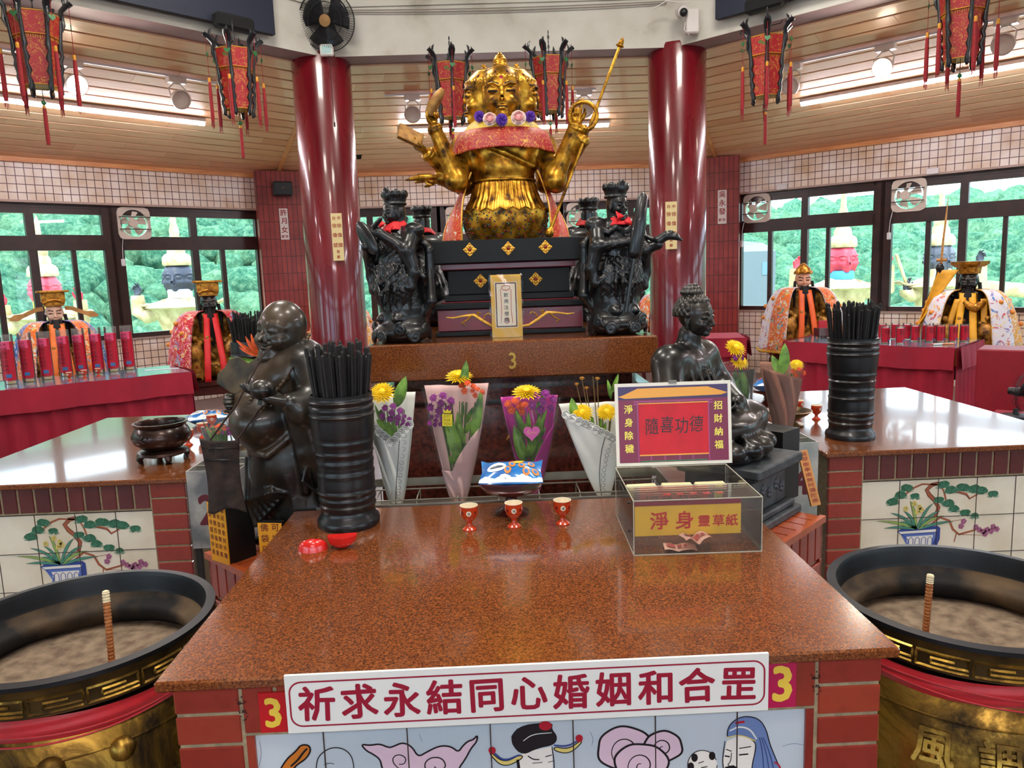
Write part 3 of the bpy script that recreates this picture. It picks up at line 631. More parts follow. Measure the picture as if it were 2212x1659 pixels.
# -- the near table's front picture
def front3(t, i, z1):
    # a local frame whose xy is (x, z) of the front face; picture pixels are turned into it
    Yf = 1.362 + i + .0105
    def Pp(px, py): q = onY(px, py, Yf); return (q.x - .05, q.z)
    def painter(mb):
        def S(k, pts, w, z=.0012, tp=.2):
            pts = chaikin(list(pts), 2) if len(pts) > 2 else pts; ink(mb, k).stroke([Pp(*p) for p in pts], w * .00088, z1=z, taper=tp)
        def G(k, pts, z=.0008): q = [Pp(*p) for p in pts]; ink(mb, k).add([(a, b_, z) for a, b_ in q], [tuple(range(len(q)))])
        def GO(k, pts, w=3, z=.0008): pts = chaikin(list(pts), 1, True); G(k, pts, z); S('black', pts + [pts[0]], w, z + .0002, 0)
        # lute head and bald outline
        GO('orange', [(600, 1672), (618, 1640), (640, 1622), (650, 1608), (668, 1609), (672, 1622), (660, 1640), (640, 1652), (626, 1672)], 4); S('black', [(628, 1655), (645, 1640), (655, 1625), (664, 1616)], 5)
        S('black', [(684, 1680), (683, 1650), (690, 1630), (712, 1615), (735, 1614), (755, 1625), (764, 1645), (765, 1680)], 2.5); S('black', [(700, 1652), (712, 1647), (722, 1650)], 1.5)
        # clouds
        cl = [(779, 1607), (800, 1610), (820, 1606), (840, 1615), (850, 1612), (870, 1603), (890, 1612), (903, 1635), (920, 1625), (950, 1610), (975, 1612), (990, 1625), (1000, 1610), (1012, 1600), (1022, 1598), (1032, 1587), (1030, 1602), (1018, 1615), (1005, 1640), (990, 1660), (985, 1700), (850, 1700), (825, 1660), (822, 1640), (805, 1628), (792, 1622)]
        GO('pink', cl, 4, .0005); S('black', spiral(*[0, 0, 1, 1, 0]) if 0 else [(870, 1665), (850, 1650), (848, 1635), (862, 1628), (878, 1636), (874, 1650), (862, 1650)], 2.5, .0014); S('black', [(925, 1670), (915, 1650), (930, 1635), (955, 1636), (965, 1655), (950, 1665), (938, 1655)], 3, .0014)
        for zc, cx, cy, r_ in ((.0004, 1352, 1618, 62), (.0009, 1432, 1612, 42), (.0014, 1385, 1650, 58)):
            pts = blob(cx, cy, r_, r_ * .78, 30, .05, cx); GO('pink', pts, 5, zc)
            S('black', spiral(cx, cy + 4, r_ * .55, 1.4, 2.2), 3.2, zc + .0003, .5)
        # official in the black hat
        G('skin', [(1122, 1640), (1130, 1625), (1192, 1612), (1196, 1700), (1120, 1700)], .0006); S('black', [(1192, 1612), (1198, 1650), (1194, 1700)], 2.5); S('black', [(1140, 1632), (1152, 1640), (1165, 1640)], 3); S('black', [(1178, 1634), (1192, 1630)], 3)
        S('black', [(1150, 1648), (1172, 1646)], 4, .0012, .6); S('black', [(1184, 1646), (1196, 1643)], 4, .0012, .6); S('black', [(1118, 1640), (1122, 1668), (1132, 1675)], 7)
        GO('black', [(1100, 1598), (1122, 1566), (1195, 1560), (1190, 1574), (1204, 1590), (1198, 1608), (1160, 1615), (1126, 1632)], 2); G('red', blob(1178, 1567, 14, 10), .0014); S('white', [(1130, 1600), (1150, 1585), (1192, 1582)], 2, .0013)
        for q, e in (([(1126, 1628), (1088, 1648), (1058, 1622), (1060, 1632), (1088, 1658), (1130, 1638)], (1063, 1620)), ([(1196, 1612), (1228, 1618), (1255, 1598), (1257, 1604), (1230, 1628), (1198, 1622)], (1251, 1594))):
            GO('yellow', q, 2.5, .0010); G('red', blob(e[0], e[1], 8, 8), .0016)
        S('bluedk', [(1196, 1609), (1225, 1612), (1250, 1598)], 4, .0015); S('bluedk', [(1122, 1630), (1088, 1644), (1066, 1624)], 4, .0015)
        # boy
        G('skin', blob(1517, 1652, 32, 32), .0005); S('black', blob(1517, 1652, 32, 32) , 2, .0009, 0)
        for cx, cy in ((1500, 1636), (1538, 1632), (1492, 1655)): G('hair', blob(cx, cy, 7, 9), .0013)
        S('black', [(1508, 1648), (1520, 1644)], 2.5); S('black', [(1514, 1658), (1528, 1655)], 3)
        # scholar with the blue cap
        G('skin', [(1562, 1640), (1570, 1600), (1600, 1588), (1632, 1600), (1625, 1660), (1615, 1700), (1566, 1700), (1562, 1665)], .0006); S('black', [(1566, 1600), (1560, 1640), (1563, 1662), (1560, 1680)], 2.5)
        GO('cap', [(1570, 1594), (1572, 1570), (1590, 1552), (1612, 1546), (1640, 1552), (1655, 1575), (1662, 1605), (1672, 1630), (1690, 1672), (1700, 1700), (1628, 1700), (1622, 1660), (1632, 1620), (1632, 1602), (1608, 1588), (1588, 1588)], 2.5, .0009)
        S('white', [(1576, 1578), (1596, 1568), (1620, 1574), (1634, 1596)], 4, .0013); S('yellow', [(1570, 1592), (1600, 1586), (1632, 1600)], 3, .0014); S('red', [(1588, 1561), (1608, 1558)], 7, .0015)
        for dx in (0, 14, 27): S('capdk', [(1640 + dx * .3, 1592), (1648 + dx * .6, 1630), (1650 + dx, 1690)], 2.5, .0013)
        S('black', [(1568, 1618), (1580, 1622)], 3); S('black', [(1596, 1616), (1622, 1612)], 3); S('black', [(1565, 1632), (1576, 1634)], 4.5); S('black', [(1596, 1630), (1616, 1628)], 4.5); S('black', [(1580, 1625), (1578, 1645), (1570, 1652), (1582, 1656)], 2)
        G('hair', [(1562, 1672), (1566, 1656), (1584, 1652), (1600, 1662), (1604, 1700), (1588, 1700), (1584, 1672), (1572, 1670), (1566, 1700)], .0012); G('red', blob(1578, 1668, 9, 5), .0016); S('red', [(1672, 1645), (1684, 1652), (1688, 1675)], 4, .0013)
        # hairline cracks in the glaze
        for q in ([(560, 1600), (566, 1625), (560, 1655)], [(905, 1585), (912, 1602)], [(1275, 1580), (1282, 1598), (1278, 1610)], [(1690, 1612), (1715, 1604), (1745, 1612), (1762, 1612)]): S('capdk', q, .9, .0007)
    tile_panel(t, 'painted_tile_panel', -.58, .7135, 7, 4, .1652, M_tilesky, T(V((0, i + .0105, 0))), painter)
    # red number tiles and two carved bricks in the header course
    for (a, b_, c_, d) in ((559, 618, 1502, 1582), (1660, 1723, 1430, 1528)):
        p, q = onY((a + b_) / 2, (c_ + d) / 2, 1.378), None
        w = (b_ - a) * .00089; h = (d - c_) * .00104
        mb = MB(); mb.rng((-w / 2, -h / 2, -.004), (w / 2, h / 2, 0)); mb.mat(1); write(mb, '3', 0, 0, h * 1.0, .0006, bold=.03, sx=.92)
        mb.build('number_tile', [plain('tile_red' if a < 900 else 'tile_magenta', 'c4121c' if a < 900 else 'b8124e', .25, coat=.4), plain('yellow_paint', 'eecb4a', .4)], t, M=frame((p.x - .05, i - .004, p.z), (1, 0, 0), (0, 0, 1)))
    for (px, py, A) in ((520, 1530, 1), (1760, 1475, -1)):
        mb = MB()
        p = onY(px, py, 1.385); r_ = random.Random(3)
        for dz in (.016, -.016):
            for k in range(7): x = p.x - .05 + r_.uniform(-.012, .012); z = p.z + dz + r_.uniform(-.008, .008); mb.tube([(x, i - .001, z), (x + r_.uniform(-.007, .007), i - .001, z + r_.uniform(-.006, .006))], .0012, 4)
        mb.build('carved_mark', plain('carved_mark_dark', '2c1512', .8), t)
altar_table('red granite topped brick offering table with the white lettered sign and number 3 tiles', (.05, 1.362, 0), 0, front3, [])
def sidepic(side_sign, x_edge, off):
    """side face picture: x_edge = local y of panel edge nearest the viewer-left"""
    def f(t, sgn, hw, z1):
        # face frame: right-handed, looking outward
        X = frame((sgn * (hw - .0105), 0, 0), (0, sgn, 0), (-sgn, 0, 0), (0, 0, 1))
        s = .158
        def painter(mb): 
            w0 = x_edge
            paint_pine(mb, lambda u, v: (w0 + (u + off) * s, z1 - .004 - v * s), s)
        tile_panel(t, 'painted_tile_panel', x_edge - (0 if off > .5 else 2 * s) , z1 - .004, 5, 4, s, M_tilepic, X, painter)
    return f
# left table (2): outer edge at x=-2.225, inner -1.205, near face y=2.9 ; right table (4) mirrored
tL = altar_table('red granite topped table with the bronze bowl and a painted pine on its brick side', (-2.225, 3.62, 0), radians(-90), lambda *a: None, [(1, sidepic(1, .395, 0))], dp=1.02)
tR = altar_table('red granite topped table with a tall black incense barrel standing on its near corner', (2.40, 3.60, 0), radians(90), lambda *a: None, [(-1, sidepic(-1, -.945, .98))], dp=1.105)
# ---------------------------------------------------------------- the lettered sign on the near table
mb = MB(); pl, pr = onY(618, 1523, 1.352), onY(1660, 1473, 1.352); W2, H2 = (pr.x - pl.x) / 2, .059
t = thing('signboard', 'long white signboard with eleven red brush characters fixed under the near table top', 'sign', ((pl.x + pr.x) / 2, 1.352, (pl.z + pr.z) / 2))
Fv = frame((0, 0, 0), (1, 0, 0), (0, 0, 1))
mb.rng((-W2, -H2, -.006), (W2, H2, 0)); mb.build('board', plain('sign_white', 'e9ebe6', .3, coat=.2), t, M=Fv)
mb = MB(); a, b_ = W2 - .008, H2 - .014; r_ = .022
pts = []
for cx, cy, a0 in ((a - r_, b_ - r_, 0), (-a + r_, b_ - r_, 90), (-a + r_, -b_ + r_, 180), (a - r_, -b_ + r_, 270)):
    pts += [(cx + r_ * cos(radians(a0 + q)), cy + r_ * sin(radians(a0 + q))) for q in range(0, 91, 15)]
mb.stroke(pts + [pts[0]], .0032, z1=.0006); mb.build('border_line', plain('sign_red', '9a1030', .4), t, M=Fv)
mb = MB()
for i, ch in enumerate('祈求永結同心婚姻和合罡'):
    write(mb, ch, -W2 + .058 + i * (2 * W2 - .116) / 10, .0 + .001 * (i % 2), .074, .0008, bold=.026, sx=.98, italic=0, rotz=radians(rnd.uniform(-2, 2)))
mb.build('lettering', plain('sign_red', '9a1030', .4), t, M=Fv)
# ---------------------------------------------------------------- things on the near table
M_blk = plain('black_lacquer', '0f1114', .36, noise=.25, nscale=6, coat=.15)
M_stick = plain('charred_sticks', '120f10', .6, noise=.3, nscale=40)
def barrel(label, P, R, H, rib, n_sticks, seed, part_group):
    t = thing('incense_barrel', label, 'incense holder', P)
    pr = [(R * 1.05, 0), (R * 1.08, .012), (R * 1.05, .026), (R * .94, .034), (R * .92, .05)]
    for z in np.linspace(.05, H, 60):
        f = (z - .05) / (H - .05); r = R * (.92 + .16 * f + .03 * sin(f * pi * 3.2)); w = 0
        for c_ in rib: w += .035 * R * math.exp(-((f - c_) / .012) ** 2) - .03 * R * math.exp(-((f - c_ - .022) / .008) ** 2)
        pr.append((r + w, z))
    rt = pr[-1][0]; pr += [(rt, H), (rt - .006, H + .002), (rt - .008, H - .01), (rt - .012, H - .14), (0, H - .145)]
    mb = MB(); mb.lathe(pr, n=56, cap=1); mb.build('barrel', M_blk, t, smooth=50)
    r2 = random.Random(seed)
    for k in range(n_sticks):
        a = r2.uniform(0, 2 * pi); rr = sqrt(r2.random()) * (rt - .02); x, y = rr * cos(a), rr * sin(a); L = r2.uniform(.10, .155); sp = 1.0 + r2.uniform(.15, .45)
        top = V((x * sp, y * sp, H + L)); base = V((x * .95, y * .95, H - .13)); w = r2.uniform(.0035, .0055)
        mb = MB(); mb.tube([base - base, (top - base) / 2, top - base, top - base + V((0, 0, .006))], [w * .8, w, w * 1.15, .001], 6)
        o = mb.build('wooden_stick', M_stick); o.location = V(P) + base; tag(o, part_group[0], 'stick', part_group[1])
    return t
barrel('large ribbed black barrel of incense sticks at the back left corner of the near table', (-.462, 2.262, .85), .088, .405, (.05, .11, .17, .33, .43, .51, .6, .83, .89, .95), 82, 1, ('charred flat wooden stick standing in the large barrel on the near table', 'sticks in the large near barrel'))
barrel('ribbed black barrel of incense sticks on the right table near its brick corner', (1.508, 3.13, .85), .093, .425, (.05, .11, .17, .34, .43, .52, .6, .83, .89, .95), 82, 2, ('charred flat wooden stick standing in the barrel on the right table', 'sticks in the right table barrel'))
M_divin = plain('red_lacquer', 'cf1f1a', .25, noise=.1, coat=.6)
def moonblock(label, P, rz, flip):
    t = MB(); n = 22; m_ = 8; vs = []
    L, Wd, Hh = .082, .036, .034
    def p(u, v):
        a = (u - .5) * pi; x = L / 2 * sin(a); bulge = cos(a) ** .8 if cos(a) > 0 else 0
        th = v * pi; y = -.012 * (1 - (2 * x / L) ** 2) + Wd * bulge * (-cos(th)) * .62 ; z = Hh * bulge * sin(th) ** .8 if 0 < v < 1 else 0
        return (x, y, z if not flip else Hh - z)
    t.grid(p, n, m_); b0 = [p(i / n, 0) for i in range(n + 1)]; b1 = [p(i / n, 1) for i in range(n + 1)]
    t.add(b0 + b1, [(i, i + 1, n + 2 + i, n + 1 + i)[::1] for i in range(n)])
    o = t.build('moon_block', M_divin, smooth=40); o.location = P; o.rotation_euler = (0, 0, rz); return tag(o, label, 'divination block', 'divination blocks on the near table')
moonblock('red crescent divination block lying curved side up beside the barrel', (-.524, 2.05, .85), radians(8), False)
moonblock('red crescent divination block lying flat side up with its hollow face showing', (-.443, 2.06, .851), radians(5), True)
M_cupred = plain('cup_red', 'c23a14', .25, coat=.6, noise=.12); M_cream = plain('cup_cream', 'e8dcc2', .3, coat=.5); M_cupdk = plain('cup_dark_red', '6e1210', .3)
def stem_cup(label, P, group, s=1., ch='福'):
    t = thing('stem_cup', label, 'cup', P, 0, group)
    pr = [(.0205, 0), (.021, .003), (.013, .009), (.0075, .017), (.0085, .024), (.016, .031), (.0235, .041), (.0262, .053), (.0255, .066), (.0265, .072), (.0262, .0735)]
    mb = MB(); mb.lathe(pr, n=32, cap=1); mb.build('bowl', M_cupred, t, smooth=50)
    mb = MB(); mb.lathe([(.0262, .0715), (.0268, .0738), (.0245, .0738), (.0235, .062), (.018, .045), (0, .04)], n=32, cap=0); mb.build('lining', M_cream, t, smooth=50)
    mb = MB()
    for a in np.linspace(0, 2 * pi, 9)[:-1]:
        if abs(a - 1.5 * pi) < .1: continue
        mb.prism(blob(0, 0, .0045, .005, 8), 0, .0008, frame((.0258 * cos(a), .0258 * sin(a), .055), (-sin(a), cos(a), 0), (0, 0, 1)))
    mb.build('painted_spots', M_cupdk, t)
    mb = MB(); mb.prism(blob(0, 0, .0075, .0075, 20), 0, .0006); mb.mat(1); write(mb, ch, 0, 0, .009, .001, bold=.01); mb.build('round_label', [M_cream, PA['black']], t, M=frame((0, -.0262, .055), (1, 0, 0), (0, 0, 1)))
    t.scale = (s, s, s); return t
c0 = stem_cup('red stem cup, leftmost of the three at the back of the near table', (-.089, 2.161, .85), 'red stem cups on the near table')
dup(c0, (.043, 2.169, .85), 0, 'red stem cup in front of the snack stand, middle of its row', 'red stem cups on the near table')
dup(c0, (.188, 2.175, .85), 0, 'red stem cup nearest the acrylic box on the near table', 'red stem cups on the near table')
g = 'red stem cups on the left table'
dup(c0, (-1.435, 3.50, .85), .4, 'red stem cup beside the bronze bowl, nearest of its row', g); dup(c0, (-1.425, 3.66, .85), .4, 'middle red stem cup of the row on the left table', g); dup(c0, (-1.46, 3.88, .85), .4, 'red stem cup by the blue snack bag, farthest of its row', g)
# offering stand and snack bag
M_wood = plain('dark_red_wood', '4a1512', .3, coat=.4, noise=.2)
def offering_stand(label, P, s=1.):
    mb = MB(); mb.lathe([(.052, 0), (.054, .006), (.04, .012), (.022, .03), (.018, .052), (.028, .062), (.085, .078), (.098, .092), (.094, .095), (.075, .086), (0, .084)], n=36)
    o = mb.build('offering_stand', M_wood, smooth=45); o.location = P; o.scale = (s, s, s); return tag(o, label, 'offering stand')
offering_stand('dark red turned wooden stand behind the cups holding a blue snack bag', (.040, 2.30, .85), .98)
def snack_bag(label, P, rz, s=1.):
    t = thing('snack_bag', label, 'snack bag', P, rz); L, Wd, H = .100, .062, .066
    def p(u, v, top):
        x = (u - .5) * 2; y = (v - .5) * 2; k = max(0, (1 - abs(x) ** 3.0)) * max(0, (1 - abs(y) ** 2.2)); w = .004 * noise.noise(V((x * 3, y * 3, top * 7)))
        return (x * L * (1 - .07 * (1 - abs(y))), y * Wd * (1 + .12 * x * x), (H * k * .5 + w * k) * (1 if top else -1) + .022 + (.006 * abs(x) ** 4))
    mb = MB()
    mb.grid(lambda u, v: p(u, v, 1), 34, 20); mb.mat(0); mb.grid(lambda u, v: p(1 - u, v, 0), 34, 20)
    mb.build('bag', twotone('snack_blue', '1566b4', '2a86cf', 14, .4, .6, .25, coat=.5), t, smooth=60)
    mb = MB()
    def skin(poly, k, lift=.0012):
        q = []
        for a, b_ in poly: z = p(a, b_, 1); q.append((z[0], z[1], z[2] + lift))
        c_ = [sum(w[i] for w in q) / len(q) for i in range(3)]; ca, cb = sum(a for a, b_ in poly) / len(poly), sum(b_ for a, b_ in poly) / len(poly); z = p(ca, cb, 1)
        mb.mat(k); mb.add(q + [(z[0], z[1], z[2] + lift)], [(i, (i + 1) % len(q), len(q)) for i in range(len(q))])
    for i in range(12):
        skin([(i / 12, .02), ((i + 1) / 12, .02), ((i + 1) / 12, .15 + .05 * sin(i * 1.7 + 1.2)), (i / 12, .15 + .05 * sin(i * 1.7))], 0)
    skin(blob(.26, .42, .16, .16, 14), 0, .002); skin(blob(.26, .42, .12, .05, 12), 3, .003)
    skin(blob(.62, .68, .1, .12, 10, .2), 1, .002); skin(blob(.42, .8, .12, .1, 10, .2), 2, .002)
    for cx, cy in ((.52, .5), (.68, .46), (.84, .56), (.45, .3), (.75, .26), (.9, .3)): skin(blob(cx, cy, .06, .11, 14), 4, .0025); skin(blob(cx, cy, .03, .055, 12), 5, .0035)
    mb.build('bag_print', [plain('bag_white', 'eef2f2', .3), plain('bag_yellow', 'f0c63a', .3), plain('bag_pink', 'd8407a', .3), plain('bag_ink', '3a4a60', .3), plain('bag_orange', 'd9863a', .3), plain('bag_blue2', '1f74c2', .3)], t)
    t.scale = (s, s, s); return t
snack_bag('blue snack bag with a white edge lying on the dark red stand behind the cups', (.043, 2.30, .958), radians(-4),  .98).rotation_euler = (radians(16), 0, radians(-4))
offering_stand('dark red wooden stand at the back of the right table holding a snack bag', (1.44, 3.92, .85), .95)
snack_bag('blue and white snack bag on the stand behind the seated black statue', (1.44, 3.90, .94), radians(60), 1.2)
snack_bag('blue snack bag on the left table behind the laughing statue fist', (-1.53, 4.02, .86), radians(20), 1.15)
# ---------------------------------------------------------------- acrylic donation box
M_acr = glassy('clear_acrylic', (.97, .98, .97), 1.45, .03, .025, (.85, .83, .78))
M_edge = plain('acrylic_edge', 'b6b3a2', .3)
t = thing('donation_box', 'clear acrylic box with a yellow notice inside and a red lettered lid board standing up', 'donation box', (.517, 1.893, .85), radians(-1.5))
w, h, dpt = .335, .148, .34
mb = MB()
mb.rng((-w / 2, 0, 0), (w / 2, .003, h)); mb.rng((-w / 2, .003, 0), (-w / 2 + .003, dpt, h)); mb.rng((w / 2 - .003, .003, 0), (w / 2, dpt, h)); mb.rng((-w / 2, dpt, 0), (w / 2, dpt + .003, h))
mb.rng((-w / 2, .003, h - .003), (w / 2, .13, h)); mb.rng((-w / 2 + .003, .07, .0), (w / 2 - .003, .073, h - .003))
mb.build('clear_panels', M_acr, t)
mb = MB(); e = .0022
for x in (-w / 2, w / 2):
    for y in (0, dpt): mb.rng((x - e / 2, y - e / 2, 0), (x + e / 2, y + e / 2, h))
    for z in (0.001, h): mb.rng((x - e / 2, 0, z - e / 2), (x + e / 2, dpt, z + e / 2))
for y in (0, dpt, .13):
    for z in ((0.001, h) if y != .13 else (h,)): mb.rng((-w / 2, y - e / 2, z - e / 2), (w / 2, y + e / 2, z + e / 2))
mb.build('panel_edges', M_edge, t)
M_yel = plain('notice_yellow', 'e8b62c', .5, noise=.06); M_nred = plain('notice_red', 'c01818', .5); M_maroon = plain('notice_maroon', '8a1638', .5)
mb = MB(); F2 = frame((0, .068, 0), (1, 0, 0), (0, 0, 1))
mb.at(F2).rng((-w / 2 + .006, .028, 0), (w / 2 - .035, .136, .0012)); mb.mat(2); mb.rng((-w / 2 + .006, .112, .0012), (w / 2 - .035, .134, .0018)); mb.mat(1)
for ch, x, s_ in (('淨', -.088, .052), ('身', -.020, .052), ('靈', .033, .034), ('草', .072, .034), ('紙', .108, .034)): write(mb, ch, x, .070 - (.004 if s_ < .04 else 0), s_, .002, bold=.022)
mb.at().build('yellow_notice', [M_yel, M_nred, M_maroon], t)
mb = MB(); 
for i, ch in enumerate('隨喜添福袋'): write(mb, ch, -.07 + i * .035, 0, .022, .0004, bold=.01)
mb.build('slot_lettering', plain('slot_red', 'a8282a', .5), t, M=frame((.0, .05, h), (1, 0, 0), (0, 1, 0)))
M_paper = plain('pale_paper', 'e9dfae', .8)
mb = MB()
for x, rz_ in ((-.1, 4), (0, -2), (.1, 1)): mb.cbox((x, .22, .105), (.088, .11, .02), .003, T(V((x, .22, .105))) @ rot('Z', rz_) @ T(V((-x, -.22, -.105))))
mb.build('paper_bundle', M_paper, t)
# upright lid board
tl = radians(6); hb = .252; wb2 = .352
F3 = T(V((.013, dpt + .004, h + .002))) @ rot('X', 90 - 6)
mb = MB(); mb.at(F3); mb.rng((-wb2 / 2, 0, -.004), (wb2 / 2, hb, 0)); mb.build('lid_board', plain('frame_white', 'e6e2d4', .4), t)
mb = MB().at(F3); a = wb2 / 2 - .010
mb.rng((-a, .010, .0), (a, hb - .010, .0006)); mb.mat(1); mb.rng((-a, hb - .05, .0006), (a, hb - .010, .0010)); mb.mat(2)
roof = [(-a, hb - .04), (-a + .018, hb - .034), (-a + .05, hb - .020), (-a + .06, hb - .016), (a - .06, hb - .016), (a - .05, hb - .020), (a - .018, hb - .030), (a, hb - .036), (a - .02, hb - .042), (-a + .02, hb - .046)]
mb.prism(roof, .0010, .0016); mb.mat(3)
for z in (hb - .058, hb - .066): mb.rng((-.12, z, .0008), (.12, z + .004, .0014))
for x in (-.11, -.072, -.03, .015, .055, .105): mb.rng((x, .012, .0008), (x + .004, hb - .056, .0012))
mb.mat(4); mb.rng((-.135 * .98 + .03, .012, .0008), (.10, .015, .0016)); mb.mat(5); mb.rng((-.105, .032, .0016), (.105, hb - .062, .0022)); mb.mat(2); mb.rng((-.105, .030, .0016), (.105, .034, .0026)); mb.rng((-.105, hb - .064, .0016), (.105, hb - .061, .0026))
mb.mat(6)
for i, ch in enumerate('隨喜功德'): write(mb, ch, -.066 + i * .045, .120 + .004 * (i % 2), .054, .0028, sx=.8, rotz=radians(3 * (-1) ** i), italic=.05)
mb.mat(7)
for i, ch in enumerate('淨身除穢'): write(mb, ch, -a + .030, hb - .078 - i * .040, .0275, .0016, bold=.02)
for i, ch in enumerate('招財納福'): write(mb, ch, a - .030, hb - .074 - i * .040, .0275, .0016, bold=.02)
mb.build('lid_print', [plain('print_maroon', '7c1f45', .35), plain('print_violet', '3d2a5c', .35), plain('print_gold', 'e8a33c', .35), plain('print_mauve', 'a3407a', .35), plain('print_green', '2f7a4a', .4), plain('print_red', 'c81226', .5, noise=.1), PA['black'], plain('print_yellow', 'f0e060', .4)], t)
mb = MB().at(F3); mb.rng((-.012, hb - .004, -.006), (.012, hb + .006, .003)); mb.at(); mb.build('clip', plain('grey_clip', '77736d', .4), t)
for z in (.04, .12): mb = MB(); mb.cyl((-w / 2 - .004, .08, z), (-w / 2 + .002, .08, z), .004, n=10); mb.build('screw', plain('dark_screw', '1a1818', .4), t)
# banknotes lying in the box
def note(label, P, rz, fold):
    mb = MB(); L, H = .085, .05
    def p(u, v): x = (u - .5) * L; y = (v - .5) * H; return (x, y, .002 + fold * .012 * abs(sin(u * 5 + 1)) + .004 * fold * noise.noise(V((u * 4, v * 4, rz))))
    mb.grid(p, 16, 8); mb.mat(1)
    for (a, b_, c_, d) in ((.1, .25, .35, .8), (.42, .3, .55, .75), (.6, .2, .7, .6)):
        q = [p(a, b_), p(c_, b_), p(c_, d), p(a, d)]; mb.add([(x, y, z + .004) for x, y, z in q], [(0, 1, 2, 3)])
    if fold > 1: mb.at(T(V((.02, .004, .017)))); write(mb, '100', 0, 0, .022, 0, rotz=-.3); mb.at()
    o = mb.build('banknote', [plain('note_pink', 'e8b7a4', .7), plain('note_red', 'b4504c', .7)], smooth=60); o.location = P; o.rotation_euler = (0, 0, rz); return tag(o, label, 'banknote', 'banknotes in the donation box')
note('pale red banknote lying flat in the donation box partly under another', (.478, 1.925, .853), -.12, .4)
note('crumpled red hundred banknote on top of the other note in the donation box', (.525, 1.927, .870), .2, 1.4)
# ================================================================= central altar
M_gold = twotone('gilded', '3a2208', 'a8741a', 22, .34, .50, .42, .75, c3='d9a234', rough2=.30, bmp=.2)
M_goldtrim = plain('gold_trim', 'd8a03a', .35, .6, noise=.2, nscale=60)
M_blackp = plain('black_painted_wood', '0b0e10', .5, noise=.25, nscale=12, spec=.28)
M_maroonp = plain('maroon_painted_wood', '6e1426', .35, noise=.15, nscale=14, coat=.2)
ALT = (.082, 3.62)
mb = MB(); x, y = ALT
t = thing('altar_plinth', 'dark red granite altar block with a brass number 3 on its thick slab', 'altar', (x, y, 0))
mb.cbox((0, 0, 1.25), (1.165, 1.18, .15), .006); mb.build('slab', M_gran, t)
mb = MB(); mb.rng((-.50, -.46, 1.06), (.50, .46, 1.18)); mb.rng((-.56, -.53, 1.078), (.56, .53, 1.125)); mb.rng((-.56, -.56, 0), (.56, .56, 1.06)); mb.build('body', M_grandark, t)
mb = MB(); write(mb, '3', 0, 0, .092, .004, bold=.012, sx=.8); mb.v = mb.v; n = len(mb.v); mb.build('brass_numeral', plain('brass', 'b08a3e', .3, .8), t, M=frame((-.005, -.5905, 1.245), (1, 0, 0), (0, 0, 1)), solid=.004)
mb = MB()
for q in (([(-.02, .05), (.03, .052)]), ([(0, .07), (0, .03)]), ([(-.045, .03), (.045, .032)]), ([(0, .03), (-.005, -.02)]), ([(0, .012), (.03, .012)]), ([(-.018, .02), (-.035, -.035), (-.06, -.07)]), ([(-.02, -.01), (.0, -.035), (.05, -.045)])): mb.stroke(q, [.010] * len(q) if len(q) < 3 else [.006, .012, .004], z1=.001)
mb.build('gold_character', M_goldtrim, t, M=frame((.02, -.5605, .985), (1, 0, 0), (0, 0, 1)))
# stepped pedestal
t = thing('statue_pedestal', 'stepped black and maroon wooden pedestal with gold rosettes under the golden statue', 'pedestal', (x, 3.64, 1.325))
def step(name, w, z0, z1, mat, d=None): mb = MB(); mb.cbox((0, 0, (z0 + z1) / 2), (w, d or w, z1 - z0), .004); return mb.build(name, mat, t)
step('foot', .655, 0, .022, M_blackp); sk = step('maroon_drawer', .635, .022, .118, M_maroonp); step('ledge', .66, .118, .145, M_blackp); step('maroon_line', .60, .145, .150, M_maroonp)
step('lower_moulding', .57, .150, .178, M_blackp); step('waist_block', .535, .178, .287, M_blackp); step('maroon_band', .59, .287, .315, M_maroonp); step('top_slab', .665, .315, .413, M_blackp)
def rosette(px, pz, y_, r):
    mb = MB(); F = frame((px, y_, pz), (1, 0, 0), (0, 0, 1))
    mb.prism([(0, r * 1.15), (r * 1.1, 0), (0, -r * 1.15), (-r * 1.1, 0)], 0, .002, F)
    for k in range(8): a = k * pi / 4; mb.ball((r * .55 * cos(a), r * .55 * sin(a), .003), (r * .27, r * .27, .003), 8, 6, F)
    for k in range(4): a = k * pi / 2; mb.ball((r * .95 * cos(a), r * .95 * sin(a), .003), (r * .2, r * .2, .003), 8, 6, F)
    mb.mat(1).ball((0, 0, .004), (r * .28, r * .28, .004), 10, 6, F); mb.build('rosette', [M_goldtrim, plain('ruby', '7a0a14', .2)], t, smooth=50)
for px in (-.165, 0, .16): rosette(px, .372, -.3335, .026)
for px in (-.125, .118): rosette(px, .237, -.2685, .027)
mb = MB(); F = frame((0, -.3185, .07), (1, 0, 0), (0, 0, 1))
for sg in (-1, 1):
    mb.at(F); mb.tube([(sg * a, b_, .001) for a, b_ in ((.03, -.035), (.08, -.03), (.12, -.005), (.16, .022), (.20, .02), (.25, .012), (.28, .015))], [.004, .006, .007, .007, .005, .004, .002], 6, flat=.5)
    mb.tube([(sg * a, b_, .001) for a, b_ in ((.12, -.005), (.11, .02), (.095, .028), (.085, .018))], .003, 6); mb.tube([(sg * a, b_, .001) for a, b_ in ((.17, .02), (.19, .0), (.215, -.012), (.20, -.02))], .004, 6); mb.tube([(sg * a, b_, .001) for a, b_ in ((.14, .015), (.145, .035), (.13, .028))], .005, 6)
mb.build('gold_scrollwork', M_goldtrim, sk, smooth=60)
